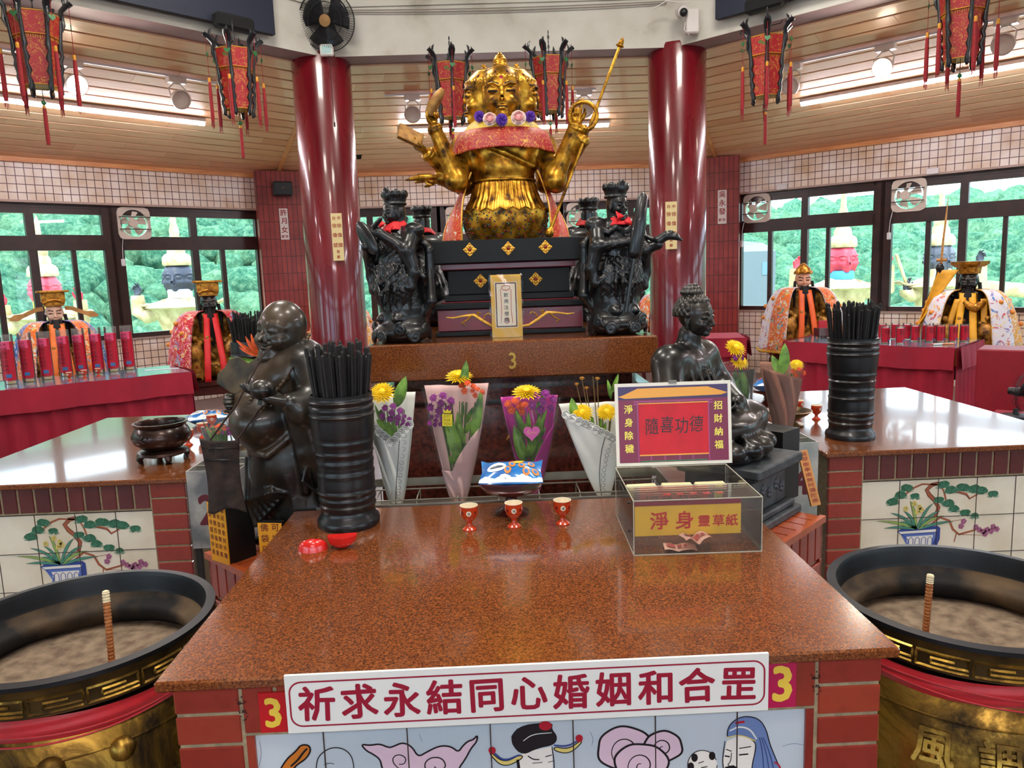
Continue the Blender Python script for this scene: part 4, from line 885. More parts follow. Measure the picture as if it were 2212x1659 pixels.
# framed talisman leaning on the pedestal
t = thing('talisman_frame', 'narrow yellow bordered talisman card in clear wrap leaning on the statue pedestal', 'talisman', (.064, 3.185, 1.326))
F = T(V((0, 0, .0))) @ rot('X', 84) ; w, h = .128, .262
mb = MB(); mb.rng((-w / 2, 0, -.004), (w / 2, h, 0), F); mb.mat(1); mb.rng((-w / 2 + .016, .040, 0), (w / 2 - .018, h - .03, .0008), F); mb.mat(2); mb.rng((-w / 2 + .019, .043, .0008), (w / 2 - .021, h - .033, .0012), F); mb.mat(1); mb.rng((-w / 2 + .024, .048, .0012), (w / 2 - .026, h - .038, .0016), F)
mb.mat(3)
for i, ch in enumerate('敕佛法僧寶'): write(mb, ch, -.001, h - .085 - i * .026, .020, .0024, F, bold=.008)
mb.mat(4)
for q in (blob(-.001, h - .055, .018, .010, 12), blob(-.001, .07, .010, .012, 10)): mb.stroke(q + [q[0]], .003, z1=.002, M=F)
for s_ in (-1, 1): mb.stroke([(-.001 + s_ * .022, h - .06), (-.001 + s_ * .020, .12), (-.001 + s_ * .024, .06)], .0022, z1=.002, M=F)
mb.build('card', [plain('talisman_yellow', 'e0b232', .4), plain('talisman_paper', 'ece0c8', .6), plain('talisman_line', '5a3a30', .6), PA['black'], plain('talisman_red', 'b8352c', .6)], t)
mb = MB(); mb.grid(lambda u, v: ((u - .5) * (w + .014 + .004 * sin(v * 17)), -.003 + v * (h + .006), .004 + .0015 * sin(u * 9 + v * 13)), 12, 24, F); mb.build('clear_wrap', glassy('wrap_clear', (.98, .98, .98), 1.4, .08), t, smooth=60)
# ================================================================= golden four-faced statue
def head(C, M, s, k=1., ears=.17, smile=0., slit=True, jaw=1., nose=1.):
    """a face looking along local -y; chin at z=0, top at z=1 (times s)"""
    R = M.to_3x3().normalized().to_4x4()
    def P(x, y, z): return tuple(M @ V((x * s, y * s, z * s)))
    def E(c, r, kk=.03, cut=False): C.ell(P(*c), [q * s for q in r], kk * s * k, R, cut)
    def L(pts, r, kk=.02, cut=False): C.path([P(*p) for p in pts], [q * s for q in r] if hasattr(r, '__len__') else r * s, kk * s * k, cut)
    E((0, .03, .57), (.355, .43, .43), .05); E((0, -.08, .32), (.29 * jaw, .30, .31), .08); E((0, -.29, .085), (.10 * jaw, .09, .075), .08)
    for sg in (-1, 1):
        E((sg * .165, -.395, .495), (.105, .055, .052), .05, True)
        E((sg * .16, -.330, .482), (.10, .075, .058), .02)
        L([(sg * .055, -.385, .555), (sg * .15, -.395, .605), (sg * .24, -.345, .595), (sg * .31, -.25, .545)], [.014, .02, .018, .010], .03)
        if slit: L([(sg * .075, -.405, .462), (sg * .15, -.415, .455), (sg * .235, -.375, .468)], [.006, .011, .006], .005, True)
        E((sg * .17, -.27, .31), (.11, .10, .10), .08)
        if ears: E((sg * .355, .03, .42), (.035, .075, ears), .02); E((sg * .35, .03, .42 - ears), (.03, .045, .06), .03); E((sg * .385, .02, .45), (.02, .035, .09), .02, True)
        E((sg * .05, -.43, .298), (.036, .04, .028), .02)
    L([(0, -.385, .54), (0, -.43, .42), (0, -.485 * nose, .315)], [.025, .034, .046], .03); E((0, -.475 * nose, .30), (.04, .035, .03), .02)
    E((0, -.385, .212), (.095, .05, .024), .02); E((0, -.380, .165), (.078, .048, .026), .02)
    L([(-.115, -.365, .195 + smile), (-.05, -.425, .190), (0, -.435, .186), (.05, -.425, .190), (.115, -.365, .195 + smile)], .008, .006, True)
    return P
GX, GY, GZ = ALT[0], 3.64, 1.740
gs = thing('golden_statue', 'large golden four-faced many-armed statue seated on the stepped pedestal holding a long staff', 'statue', (GX, GY, GZ))
# body, arms, hands in one carved piece
C = Carve((-.40, -.30, .10), (.40, .27, .62), .0052)
C.ell((0, 0, .40), (.150, .125, .17), .05); C.ell((0, -.02, .33), (.142, .118, .10), .04); C.ell((0, 0, .45), (.235, .13, .085), .05); C.cap((0, 0, .48), (0, 0, .60), .085, .075, .03)
C.ell((0, 0, .27), (.145, .125, .05), .02)
C.path([(-.10, -.13, .43), (.0, -.148, .385), (.13, -.115, .325)], .012, .006)           # sash
def arm(sh, el, wr, r=(.056, .046, .030), k=.02): C.path([sh, el], [r[0], r[1]], .035); C.path([el, wr], [r[1] * .95, r[2]], .02); C.ell(el, r[1] * 1.02, .02)
arm((-.195, -.03, .40), (-.215, -.14, .27), (-.300, -.17, .49)); arm((.195, -.03, .40), (.225, -.14, .26), (.318, -.17, .48))
arm((-.20, .02, .40), (-.22, -.04, .28), (-.335, -.16, .385), (.05, .042, .028)); arm((-.19, .06, .38), (-.19, .05, .27), (-.29, -.1, .285), (.05, .044, .03))
arm((.20, .02, .40), (.24, -.03, .26), (.350, -.17, .425), (.05, .044, .030)); arm((.19, .07, .38), (.20, .10, .27), (.26, .16, .33), (.05, .04, .03)); arm((-.15, .1, .38), (-.2, .16, .3), (-.18, .2, .45), (.05, .04, .03))
for w_, d in (((-.300, -.17, .49), (-.38, -.1, .92)), ((.318, -.17, .48), (.38, -.1, .92)), ((-.335, -.16, .385), (-.6, -.5, .6)), ((.350, -.17, .425), (.6, -.6, .5))):
    d = V(d).normalized(); u = d.orthogonal().normalized(); v_ = d.cross(u)
    for off in (-.008, .006):
        pts = [tuple(V(w_) + d * off + (u * cos(a) + v_ * sin(a)) * .030) for a in np.linspace(0, 2 * pi, 13)]; C.path(pts, .0055, .003)
C.build('body', M_gold, gs)
def hand(name, parent, mat, wrist, d, palm_n, s, curl=(.2, .2, .2, .2), spread=.12, thumb=.9, vox=None, mirror=1, **tg):
    """wrist point, direction d to the fingers, palm normal; s = hand length; curl 0 straight .. 1 fist, index first"""
    d = V(d).normalized(); n = V(palm_n); n = (n - d * n.dot(d)).normalized(); sd = d.cross(n) * mirror; W_ = V(wrist)
    C = Carve(tuple(min(W_[i] + q * d[i] * s for q in (-.1, 1.0)) - s * .62 for i in range(3)), tuple(max(W_[i] + q * d[i] * s for q in (-.1, 1.0)) + s * .62 for i in range(3)), vox or s / 34)
    P = lambda a, b_, c_: tuple(W_ + d * (a * s) + sd * (b_ * s) + n * (c_ * s))
    C.cap(P(-.08, 0, 0), P(.1, 0, 0), .13 * s, .14 * s, .04 * s)
    for b_, e in ((-.16, .46), (-.055, .50), (.05, .49), (.15, .44)): C.cap(P(.08, b_ * .5, 0), P(e, b_, .01), .085 * s, .075 * s, .05 * s)
    for i, (b_, L_, r_) in enumerate(((-.165, .42, .058), (-.055, .47, .060), (.055, .44, .058), (.155, .35, .050))):
        c_ = curl[i]; base = V(P([.45, .49, .48, .43][i], b_, .01)); a = 0; p = base; pts = [tuple(p)]; sp = (b_ * spread * 8)
        for j, f in enumerate((.42, .32, .26)):
            a += c_ * radians(88) * (1, 1.05, .8)[j]; dr = (d * cos(a) + n * sin(a) + sd * sp * .35 * cos(a)).normalized(); p = p + dr * (L_ * f * s); pts.append(tuple(p))
        C.path(pts, [r_ * s, r_ * .93 * s, r_ * .86 * s, r_ * .7 * s], .012 * s)
    C.path([P(.1, -.13, .03), P(.24, -.27 * thumb, .07), P(.40, -.34 * thumb, .12), P(.53, -.32 * thumb, .17)], [.085 * s, .072 * s, .060 * s, .048 * s], .03 * s)
    return C.build(name, mat, parent, **tg)
hand('hand', gs, M_gold, (-.302, -.171, .498), (-.12, -.05, 1), (.5, -.8, 0), .115, (.15, .8, .9, .9), .1)
hand('hand', gs, M_gold, (.320, -.171, .488), (.05, -.05, 1), (0, -1, 0), .125, (.05, .95, .95, .08), .16, mirror=-1)
hand('hand', gs, M_gold, (-.338, -.165, .388), (-.75, -.35, .35), (-.2, -.2, .9), .115, (.3, .3, .35, .4), .06)
hand('hand', gs, M_gold, (.352, -.173, .432), (.2, -.3, .8), (-.9, -.3, .3), .10, (.95, .95, .95, .95), .02)
hand('hand', gs, M_gold, (-.292, -.10, .285), (-1, -.3, .0), (.0, -.4, -.9), .12, (.05, .1, .7, .8), .05)
# attributes held
mb = MB(); mb.tube([(-.318, -.19, .545), (-.30, -.20, .585), (-.270, -.20, .628), (-.255, -.20, .648)], [.022, .026, .02, .012], 14); mb.build('vase', twotone('old_gold', '6a4420', 'b08240', 30, .3, .7, .45, .5), gs, smooth=60)
mb = MB(); mb.box((0, 0, 0), (.115, .018, .075), T(V((-.405, -.21, .455))) @ rot('Z', 24) @ rot('Y', 22) @ rot('X', -28)); mb.build('scripture', MATS['old_gold'], gs, bevel=.003)
mb = MB(); mb.tube([(-.33, -.14, .29), (-.38, -.17, .285), (-.445, -.19, .272)], [.014, .016, .002], 12); mb.build('conch_tip', M_gold, gs, smooth=60)
RX, RZ = .352, .520
mb = MB(); mb.tube([(RX + .060 * cos(a), -.19, RZ + .060 * sin(a)) for a in np.linspace(0, 2 * pi, 41)[:-1]], .0095, 12, closed=True)
for a in np.linspace(0, 2 * pi, 33)[:-1]: mb.tube([(RX + (.060 + .0099 * cos(b_)) * cos(a), -.19 + .0099 * sin(b_), RZ + (.060 + .0099 * cos(b_)) * sin(a)) for b_ in np.linspace(0, 2 * pi, 11)[:-1]], .0008, 4, closed=True)
mb.build('ring', M_gold, gs, smooth=60)
s0, s1 = V((.185, -.19, .012)), V((.519, -.19, .812)); dv = (s1 - s0).normalized()
mb = MB(); mb.tube([s0, s1], .0068, 12); mb.tube([s0 - dv * .008, s0 + dv * .006, s0 + dv * .022, s0 + dv * .04], [.012, .021, .018, .008], 14); mb.tube([s1 - dv * .012, s1 - dv * .006, s1, s1 + dv * .002, s1 + dv * .012, s1 + dv * .034], [.008, .018, .016, .010, .013, .001], 14); mb.build('staff', M_gold, gs, smooth=60)
# skirt and jewelled band
def sq(p): return lambda r, z, a: r / ((abs(cos(a)) ** p + abs(sin(a)) ** p) ** (1 / p))
prof = [(.140, .275), (.146, .262), (.150, .25), (.156, .225), (.168, .19), (.186, .16), (.198, .13)]
mb = MB(); f = sq(2.6); mb.lathe([(r, z) for r, z in prof[::-1]], n=240, fn=lambda r, z, a: (f(r, z, a) * .97 + (.0035 * (sin(a * 44 + 2 * sin(a * 5)) ** 3) if z < .262 else 0)) * (1 if z > .14 else 1.0))
mb.tube([(f(.147, 0, a) * cos(a) * .97, f(.147, 0, a) * sin(a) * .97, .27) for a in np.linspace(0, 2 * pi, 65)[:-1]], .006, 8, closed=True); mb.build('pleated_skirt', M_gold, gs, smooth=70)
mb = MB(); N = 160; zz = lambda a: .128 + .014 * abs(((a * 22 / (2 * pi)) % 1) * 2 - 1)
rows = [(.206, 1.0, 0), (.205, .75, 0), (.200, .5, 0), (.188, .25, 0), (.168, 0, 0)]
vs = []
for r, q, _ in rows:
    for i in range(N): a = 2 * pi * i / N; rr = f(r, 0, a) * .97; vs.append((rr * cos(a), rr * sin(a), zz(a) * q))
mb.add(vs, [(j * N + (i + 1) % N, j * N + i, (j + 1) * N + i, (j + 1) * N + (i + 1) % N) for j in range(4) for i in range(N)])
mb.tube([(f(.2075, 0, a) * .97 * cos(a), f(.2075, 0, a) * .97 * sin(a), zz(a)) for a in np.linspace(0, 2 * pi, 133)[:-1]], .003, 6, closed=True)
mb.build('lotus_band', M_gold, gs, smooth=50)
mb = MB(); r2 = random.Random(5); P0_ = []
while len(P0_) < 420:
    a, z = r2.uniform(0, 2 * pi), r2.uniform(.008, .125)
    if all(abs(z - q[1]) + .19 * abs(a - q[0]) > .0125 for q in P0_[-60:]): P0_.append((a, z))
    elif r2.random() < .02: P0_.append((a, z))
for a, z in P0_:
    if sin(a) > .35 or z > zz(a) - .012: continue
    q = z / zz(a); rr = f(np.interp(q, [0, .25, .5, .75, 1], [.168, .188, .200, .205, .206]), 0, a) * .97; mb.mat(r2.randrange(3)).ball((rr * cos(a), rr * sin(a), z), .0042, 8, 5)
tag(mb.build('jewels', [plain('jewel_red', '8a1020', .15), plain('jewel_navy', '15203c', .15), plain('jewel_green', '0f4038', .15)], gs, smooth=60), kind='stuff')
# head: four faces
C = Carve((-.175, -.175, .50), (.175, .175, .86), .0027)
HZ = .533
for k in (1, 3, 2, 0):
    A = rot('Z', 90 * k); dist = .052 if k in (0, 2) else .068
    head(C, A @ T(V((0, -dist, HZ))), .245, ears=0)
C.fn((-.17, -.17, .60), (.17, .17, .80), lambda X, Y, Z: np.maximum(np.sqrt(X ** 2 + Y ** 2) - .10, np.abs(Z - .65) - .10), .03)
for k in range(4):                                     # crown dome and band over each brow
    A = rot('Z', 90 * k); dist = .055 if k in (0, 2) else .075
    c_ = A @ V((0, -dist + .01, HZ + .172)); r_ = (.083, .098, .062) if k in (0, 2) else (.098, .083, .050); C.ell(c_, r_, .008)
    for q in np.linspace(-1.25, 1.25, 11):
        p = A @ V((.084 * sin(q), -dist + .015 - .100 * cos(q), HZ + .166 + .012 * cos(q))); C.ell(p, .0075, .006)
    if k != 0: p = A @ V((0, -dist - .0, HZ + .165 + .068)); C.ell(p, (.02, .02, .018), .006); C.ell(p + V((0, 0, .02)), (.012, .012, .012), .004)
for z, r_, in ((.762, .040), (.775, .036), (.788, .038), (.800, .034), (.812, .032), (.824, .024), (.835, .010)): C.ell((0, 0, z), (r_, r_, .014), .006)
def hm(x, y, z):
    out = np.zeros(len(x), int); r_ = np.hypot(x, y)
    for k in range(4):
        A = rot('Z', -90 * k); dist = .052 if k in (0, 2) else .068
        X = A[0][0] * x + A[0][1] * y; Y = A[1][0] * x + A[1][1] * y; s = .245; u = X / s; v = (Y + dist) / s; w = (z - HZ) / s
        fr = v < -.30
        for sg in (-1, 1):
            out[fr & (np.abs(w - .461 - .05 * (np.abs(u) - .15) ** 2) < .017) & (sg * u > .07) & (sg * u < .245)] = 1
            br = .585 + .045 * np.sin((sg * u - .05) / .26 * pi * .8) ; out[(v < -.24) & (np.abs(w - br) < .015) & (sg * u > .05) & (sg * u < .30)] = 1
        out[fr & (np.abs(w - .187) < .012) & (np.abs(u) < .11)] = 1
        out[fr & (u ** 2 + (w - .70) ** 2 < .0011)] = 2
    for k in range(16): a = k * pi / 8 + .2; out[(r_ > .10) & ((np.arctan2(y, x) - a + pi) % (2 * pi) - pi < .035) & ((np.arctan2(y, x) - a + pi) % (2 * pi) - pi > -.035) & (np.abs(z - HZ - .198) < .0055)] = 3
    return out
C.build('four_faced_head', [M_gold, plain('brow_dark', '24140a', .5), plain('brow_red', 'a01226', .3), plain('crown_jewel', '3a0f14', .2)], gs, matf=hm)
# collar cape, two capes of brocade hanging at the back corners, garland
def brocade(name, base, c2, c3, sc=38):
    m, nt, b = nodes(name); t = tex(nt, 'Voronoi', sc, feature='DISTANCE_TO_EDGE'); t2 = tex(nt, 'Noise', sc * .8, Detail=3, Distortion=2.5)
    a = ramp(nt, t2.outputs['Fac'], [(.492, (0, 0, 0)), (.502, (1, 1, 1)), (.522, (1, 1, 1)), (.532, (0, 0, 0))])
    c = mixc(nt, a, hexc(base), hexc(c2)); t4 = tex(nt, 'Noise', sc * .5, Detail=2, Distortion=1.5); a2 = ramp(nt, t4.outputs['Fac'], [(.66, (0, 0, 0)), (.68, (1, 1, 1))]); c = mixc(nt, a2, c, hexc(c3))
    nt.links.new(c, b.inputs['Base Color']); b.inputs['Roughness'].default_value = .5; bump(nt, b, a, .3, .002); MATS[name] = m; return m
M_brored = brocade('red_brocade', '9c0a18', 'd09a3c', 'b05a4a', 26); M_broyel = brocade('yellow_brocade', 'c9a51c', 'e8d68c', '8fa05a')
M_broor = brocade('orange_brocade', 'c22016', 'e0a03c', 'd8c8b0', 40)
def cape_ring(name, r0, r1, z0, z1, mat, wav=.006, sx=1., sy=.80):
    mb = MB()
    def p(u, v):
        a = u * 2 * pi; r = r0 + (r1 - r0) * (v ** .7); z = z0 + (z1 - z0) * (v ** 1.4); r += wav * v * sin(a * 15 + 3 * sin(a * 2)); x, y_ = r * cos(a) * sx, r * sin(a) * sy
        return (x, y_, z - .02 * v * cos(a) ** 2 * 1.2)
    mb.grid(p, 120, 16, wrap=True); return mb.build(name, mat, gs, smooth=180, solid=.003)
cape_ring('red_cape', .185, .262, .495, .400, M_brored); cape_ring('yellow_collar', .10, .205, .555, .478, M_broyel, .005)
mb = MB()
for sg in (-1, 1):
    def p(u, v):      # flap from the hip down, bowed outward
        z = .31 - .31 * v; xi = .150 + .060 * sin(v * pi * .5); xo = .165 + .125 * sin(v * pi * .5) ** 1.2; x = xi + (xo - xi) * u + .006 * sin(u * 9 + v * 5); return (sg * x, -.09 + .13 * (u ** 1.5) - .04 * v, z)
    mb = MB(); mb.grid(p, 14, 26); mb.build('robe_flap', M_broor if 1 else 0, gs, smooth=180, solid=.006)
    mb = MB(); mb.tube([V(p(0, v)) + V((0, -.002, 0)) for v in np.linspace(0, 1, 20)], .0045, 6); mb.tube([V(p(1, v)) + V((0, -.002, 0)) for v in np.linspace(0, 1, 20)], .004, 6); mb.build('robe_hem', M_goldtrim, gs, smooth=60)
mb = None
def rose(P, r, cols, name, label, seed=1, group='cloth flowers round the golden neck'):
    r2 = random.Random(seed); mb = MB()
    if 'rose' in name:
        mb.ball((0, 0, 0), r * .55, 12, 8)
        for ring, (n_, rr, tl) in enumerate(((3, .35, .2), (5, .6, .5), (7, .85, .9))):
            for i in range(n_):
                a = 2 * pi * i / n_ + ring; mb.mat(min(ring, 1)); F = rot('Z', math.degrees(a)) @ T(V((rr * r * .62, 0, (.30 - .28 * ring) * r))) @ rot('Y', 20 + tl * 40)
                mb.grid(lambda u, v: ((v - .2) * .25 * r * 0 + .12 * r * sin(u * pi), (u - .5) * 1.0 * r * (1 - .35 * abs(v - .5)), (v - .4) * .85 * r), 6, 5, F)
    else:
        for i in range(90):
            z = 1 - i / 60; a = i * 2.4; q = sqrt(max(0, 1 - z * z)); d = V((q * cos(a), q * sin(a), z)); mb.mat(i % 2); mb.tube([d * r * .3, d * r * .85, d * r * 1.02], [r * .09, r * .10, r * .02], 4)
    o = mb.build(name, cols, smooth=60, solid=.0006 if 'rose' in name else 0); o.matrix_world = T(V(P)) @ rot('X', 78); return tag(o, label, 'flower', group)
M_pk1, M_pk2 = plain('silk_pink', 'd89a98', .7), plain('silk_cream', 'e6cfc4', .7); M_pu1, M_pu2 = plain('silk_purple', '5a2aa0', .6), plain('silk_violet', '7d55c8', .6)
def gp(px, py, Y): q = onY(px, py, Y); return q
rose(gp(1058, 257, 3.47), .030, [M_pk1, M_pk2], 'silk_rose', 'mauve pink cloth rose under the golden chin beside the purple bloom', 1)
rose(gp(1084, 259, 3.465), .028, [M_pu1, M_pu2], 'silk_flower', 'deep purple cloth bloom in the middle of the golden neck')
rose(gp(1120, 254, 3.47), .033, [M_pk1, M_pk2], 'silk_rose', 'salmon pink cloth rose on the golden neck below the face', 2)
rose(gp(1036, 252, 3.53), .026, [M_pu1, M_pu2], 'silk_flower', 'dark purple cloth bloom tucked behind the mauve rose on the golden collar')
rose(gp(1145, 252, 3.53), .026, [M_pu1, M_pu2], 'silk_flower', 'dark purple cloth bloom behind the salmon rose on the golden collar')
# ================================================================= black carved guardians
M_carved = twotone('black_carved', '040506', '16181b', 18, .3, .75, .32, coat=.22, rough2=.42, bmp=.25)
M_scarf = plain('red_scarf', 'd0141e', .6, noise=.12, nscale=20)
def spiral3(c, r, turns, M, n=22, ph=0): return [tuple(M @ V((c[0] + r * (1 - .9 * i / n) * cos(ph + turns * 2 * pi * i / n), c[1], c[2] + r * (1 - .9 * i / n) * sin(ph + turns * 2 * pi * i / n)))) for i in range(n + 1)]
def guardian(label, P, rz, kind, seed, s=1.):
    t = thing('guardian_statue', label, 'statue', P, rz, 'black guardian statues on the altar slab'); r = random.Random(seed)
    C = Carve((-.17, -.17, 0), (.17, .15, .68), .0038); I = Matrix.Identity(4)
    # cloud base
    C.ell((0, 0, .045), (.135, .105, .055), .02); C.ell((0, .01, .085), (.105, .085, .035), .02)
    for k in range(11):
        a = 2 * pi * k / 11 + r.uniform(-.1, .1); F = rot('Z', math.degrees(a)) @ T(V((0, -.118 - .012 * cos(a) ** 2, .03 + .03 * (k % 2)))); F = Matrix.Diagonal((1.05, .86, 1, 1)) @ F
        C.path(spiral3((0, 0, 0), .026, 1.6, F, ph=r.uniform(0, 6)), .0075, .004)
    # boots, skirts
    for sg in (-1, 1): C.cap((sg * .042, -.02, .10), (sg * .045, -.01, .22), .032, .04, .015); C.ell((sg * .045, -.05, .10), (.025, .045, .02), .01)
    C.cap((0, .015, .30), (0, .03, .15), .080, .110, .03); C.cap((0, .0, .38), (0, .0, .28), .068, .085, .03)
    C.ell((0, 0, .40), (.082, .062, .085), .03); C.ell((0, -.035, .345), (.07, .045, .05), .02); C.ell((0, .01, .455), (.105, .055, .035), .02); C.ell((0, .018, .432), (.116, .078, .046), .012)
    for z, r_ in ((.335, .080), (.315, .084)): C.path([(r_ * cos(a), r_ * .78 * sin(a), z) for a in np.linspace(0, 2 * pi, 25)], .0065, .003)
    # armour skirts with hems
    for sg in (-1, 1): C.ell((sg * .055, -.045, .24), (.045, .03, .08), .01); C.ell((sg * .03, -.075, .27), (.03, .015, .06), .006)
    # sleeves and forearms
    A = dict(lute=((-.10, -.06, .37), (-.05, -.13, .40), (.10, -.05, .38), (.01, -.115, .455)), umbrella=((-.12, -.05, .37), (-.01, -.13, .385), (.11, -.04, .35), (.15, -.09, .37)), back=((-.10, -.05, .36), (-.05, -.11, .38), (.11, -.02, .36), (.15, .02, .43)))[kind]
    for sg, (e, w) in ((-1, A[:2]), (1, A[2:])):
        C.path([(sg * .095, 0, .455), e], [.034, .031], .016); C.path([e, w], [.028, .018], .010); C.ell(w, (.018, .018, .022), .008)
        C.path([e, (e[0] + sg * .02, e[1] + .02, e[2] - .09), (e[0] + sg * .005, e[1] + .01, e[2] - .15), (e[0] - sg * .02, e[1], e[2] - .13)], [.032, .024, .018, .010], .012)
        C.ell((sg * .10, 0, .46), (.045, .04, .03), .01)
        C.path([(sg * .10, .03, .30), (sg * .135, .01, .24), (sg * .15, -.01, .27), (sg * .135, -.02, .29), (sg * .125, -.01, .27)], .010, .004)     # curling ribbons
        C.path([(sg * .06, .05, .46), (sg * .12, .06, .38), (sg * .12, .06, .28), (sg * .14, .04, .17), (sg * .11, .03, .12)], [.016, .018, .020, .022, .012], .01)
        for j in range(4): C.path([(sg * (.02 + .02 * j), -.085 + .01 * j, .32), (sg * (.03 + .024 * j), -.10 + .018 * j, .22), (sg * (.02 + .022 * j), -.08 + .016 * j, .14)], [.006, .010, .005], .004)
    for j in range(5): a = -.7 + .35 * j; C.path([(.07 * sin(a), .07 * cos(a), .33), (.10 * sin(a), .115 * cos(a), .22), (.11 * sin(a * 1.2), .12 * cos(a), .11)], [.007, .013, .008], .006)
    C.path([(-.06, -.075, .30), (0, -.105, .25), (.06, -.075, .30)], .009, .004); C.path([(-.05, -.08, .27), (0, -.11, .20), (.05, -.08, .27)], .009, .004)
    C.path([(.105 * cos(a), .06 * sin(a) - .0, .435 + .01 * sin(a * 9)) for a in np.linspace(0, 2 * pi, 40)], .011, .006)
    C.cap((0, 0, .46), (0, -.005, .50), .032, .028, .012)
    # chain mail texture
    C.warp((-.1, -.12, .17), (.1, .1, .42), lambda X, Y, Z: .0014 * np.sin(X * 420) * np.sin(Z * 420) + .0010 * np.sin(X * 190 + 5 * np.sin(Z * 60)))
    C.build('body', M_carved, t)
    C = Carve((-.075, -.085, .465), (.075, .075, .66), .0021)
    H = T(V((0, -.014, .487))) @ rot('Z', {'lute': -12, 'umbrella': 8, 'back': 0}[kind]); head(C, H, .102, ears=.12)
    if kind == 'umbrella': C.path([(-.02, -.045, .492), (0, -.05, .478), (.02, -.045, .492)], .010, .006)
    C.cap((0, .01, .485), (0, .012, .55), .032, .034, .01)
    C.fn((-.062, -.062, .560), (.062, .062, .612), lambda X, Y, Z: np.maximum(np.sqrt(X ** 2 + Y ** 2) - .042 - .28 * np.maximum(Z - .57, 0), np.abs(Z - .589) - .020), .006)
    for k in range(7): a = 2 * pi * k / 7 - pi / 2; C.ell((.047 * cos(a), .047 * sin(a), .612), (.021, .010, .017) if k else (.022, .010, .026), .004, rot('Z', math.degrees(a) + 90))
    C.path([(.043 * cos(a), .043 * sin(a), .572) for a in np.linspace(0, 2 * pi, 30)], .0055, .002)
    C.build('crowned_head', M_carved, t)
    mb = MB()
    mb.grid(lambda u, v: ((.040 + .028 * v + (.006 if kind == 'back' else 0) + .003 * sin(u * 2 * pi * 9 + v * 4)) * cos(u * 2 * pi), (.040 + .022 * v) * sin(u * 2 * pi) - .004, .492 + (.028 if kind == 'back' else 0) - .034 * v + .008 * sin(u * 2 * pi + 1.5) + .003 * sin(u * 2 * pi * 5)), 60, 6, wrap=True)
    if kind != 'back':
        for sg in (-1, 1): mb.grid(lambda u, v: (sg * (.004 + .03 * u), -.062 - .006 * sin(v * 5), .478 - .012 * sg + (v - .5) * (.008 + .03 * u)), 6, 5)
    mb.build('scarf', M_scarf, t, smooth=180, solid=.003)
    if kind == 'lute':
        C = Carve((-.14, -.20, .33), (.12, -.07, .52), .0028); R = rot('Y', 52); C.ell((-.045, -.125, .435), (.085, .016, .038), .005, R); C.path([(.0, -.128, .475), (.045, -.13, .505)], [.012, .008], .006); C.build('lute', M_carved, t)
        mb = MB(); 
        for q in range(6): mb.cyl((-.085 + .016 * q, -.145, .395 + .018 * q), (-.065 + .016 * q, -.145, .375 + .018 * q), .0016, n=5)
        mb.build('lute_frets', M_carved, t)
    if kind == 'umbrella':
        mb = MB(); a, b_ = V((-.035, -.125, .10)), V((.035, -.155, .575)); d = (b_ - a)
        mb.tube([a, a + d * .48], .0085, 12); mb.tube([a + d * .45, a + d * .47, a + d * .5, a + d * .75, a + d * .97, a + d], [.010, .026, .030, .029, .020, .004], 16)
        for k in range(8): q = k * pi / 4; o = V((cos(q), sin(q), 0)) * .022; mb.tube([a + d * .49 + o, a + d * .75 + o * .95, a + d * .97 + o * .6], .0022, 5)
        mb.build('closed_umbrella', M_carved, t, smooth=50)
        C = Carve((.08, -.20, .32), (.24, -.02, .44), .003); C.path([(.15, -.09, .385), (.175, -.11, .405), (.205, -.13, .40), (.228, -.14, .385)], [.022, .018, .014, .006], .008); C.ell((.19, -.12, .415), (.014, .014, .012), .005); C.path([(.15, -.09, .38), (.12, -.06, .40), (.105, -.05, .41)], [.012, .008, .006], .006); C.build('held_marten', M_carved, t)
    if kind == 'back':
        C = Carve((.08, -.06, .34), (.22, .10, .60), .003); C.path([(.15, .02, .40), (.16, .03, .47), (.135, .035, .53), (.12, .03, .56), (.135, .02, .575)], [.016, .017, .013, .010, .005], .006); C.build('serpent', M_carved, t)
    t.scale = (s, s, s); return t
guardian('black guardian with a lute and red scarf at the front left of the altar slab', (-.375, 3.17, 1.325), radians(-38), 'lute', 1, .98)
guardian('bearded black guardian holding a closed umbrella at the front right of the altar slab', (.525, 3.17, 1.325), radians(22), 'umbrella', 2, .98)
guardian('black guardian seen from behind beside the lute player, red scarf round its neck', (-.345, 4.07, 1.325), radians(-140), 'back', 3, 1.0)
guardian('black guardian seen from behind, behind the umbrella bearer', (.53, 4.07, 1.325), radians(140), 'back', 4, 1.02)
# ================================================================= flowers
M_mum = plain('mum_yellow', 'f2cf12', .6, noise=.12, nscale=70); M_purp = plain('petal_purple', '8d2a86', .6, noise=.25, nscale=80); M_oran = plain('petal_orange', 'd8551e', .6, noise=.2, nscale=80); M_leaf = twotone('leaf_green', '2f5a1e', '7fae3a', 20, .35, .65, .45); M_stem = plain('stem_green', '4a6a2c', .6); M_dry = plain('dry_stem', '7a6434', .7)
M_pinkpaper = plain('pink_paper', 'd9b3ae', .75, noise=.06, nscale=8); M_whitepaper = plain('lace_paper', 'eceee8', .75, noise=.04, nscale=8); M_mag = plain('magenta_film', 'b32a8a', .3, noise=.15, nscale=12, coat=.4); M_film = glassy('clear_film', (.99, .99, .99), 1.30, .14, .03, (.9, .92, .95)); M_laceink = plain('lace_ink', '2e302e', .7); M_brownpaper = plain('brown_paper', '9a6a58', .7, noise=.06)
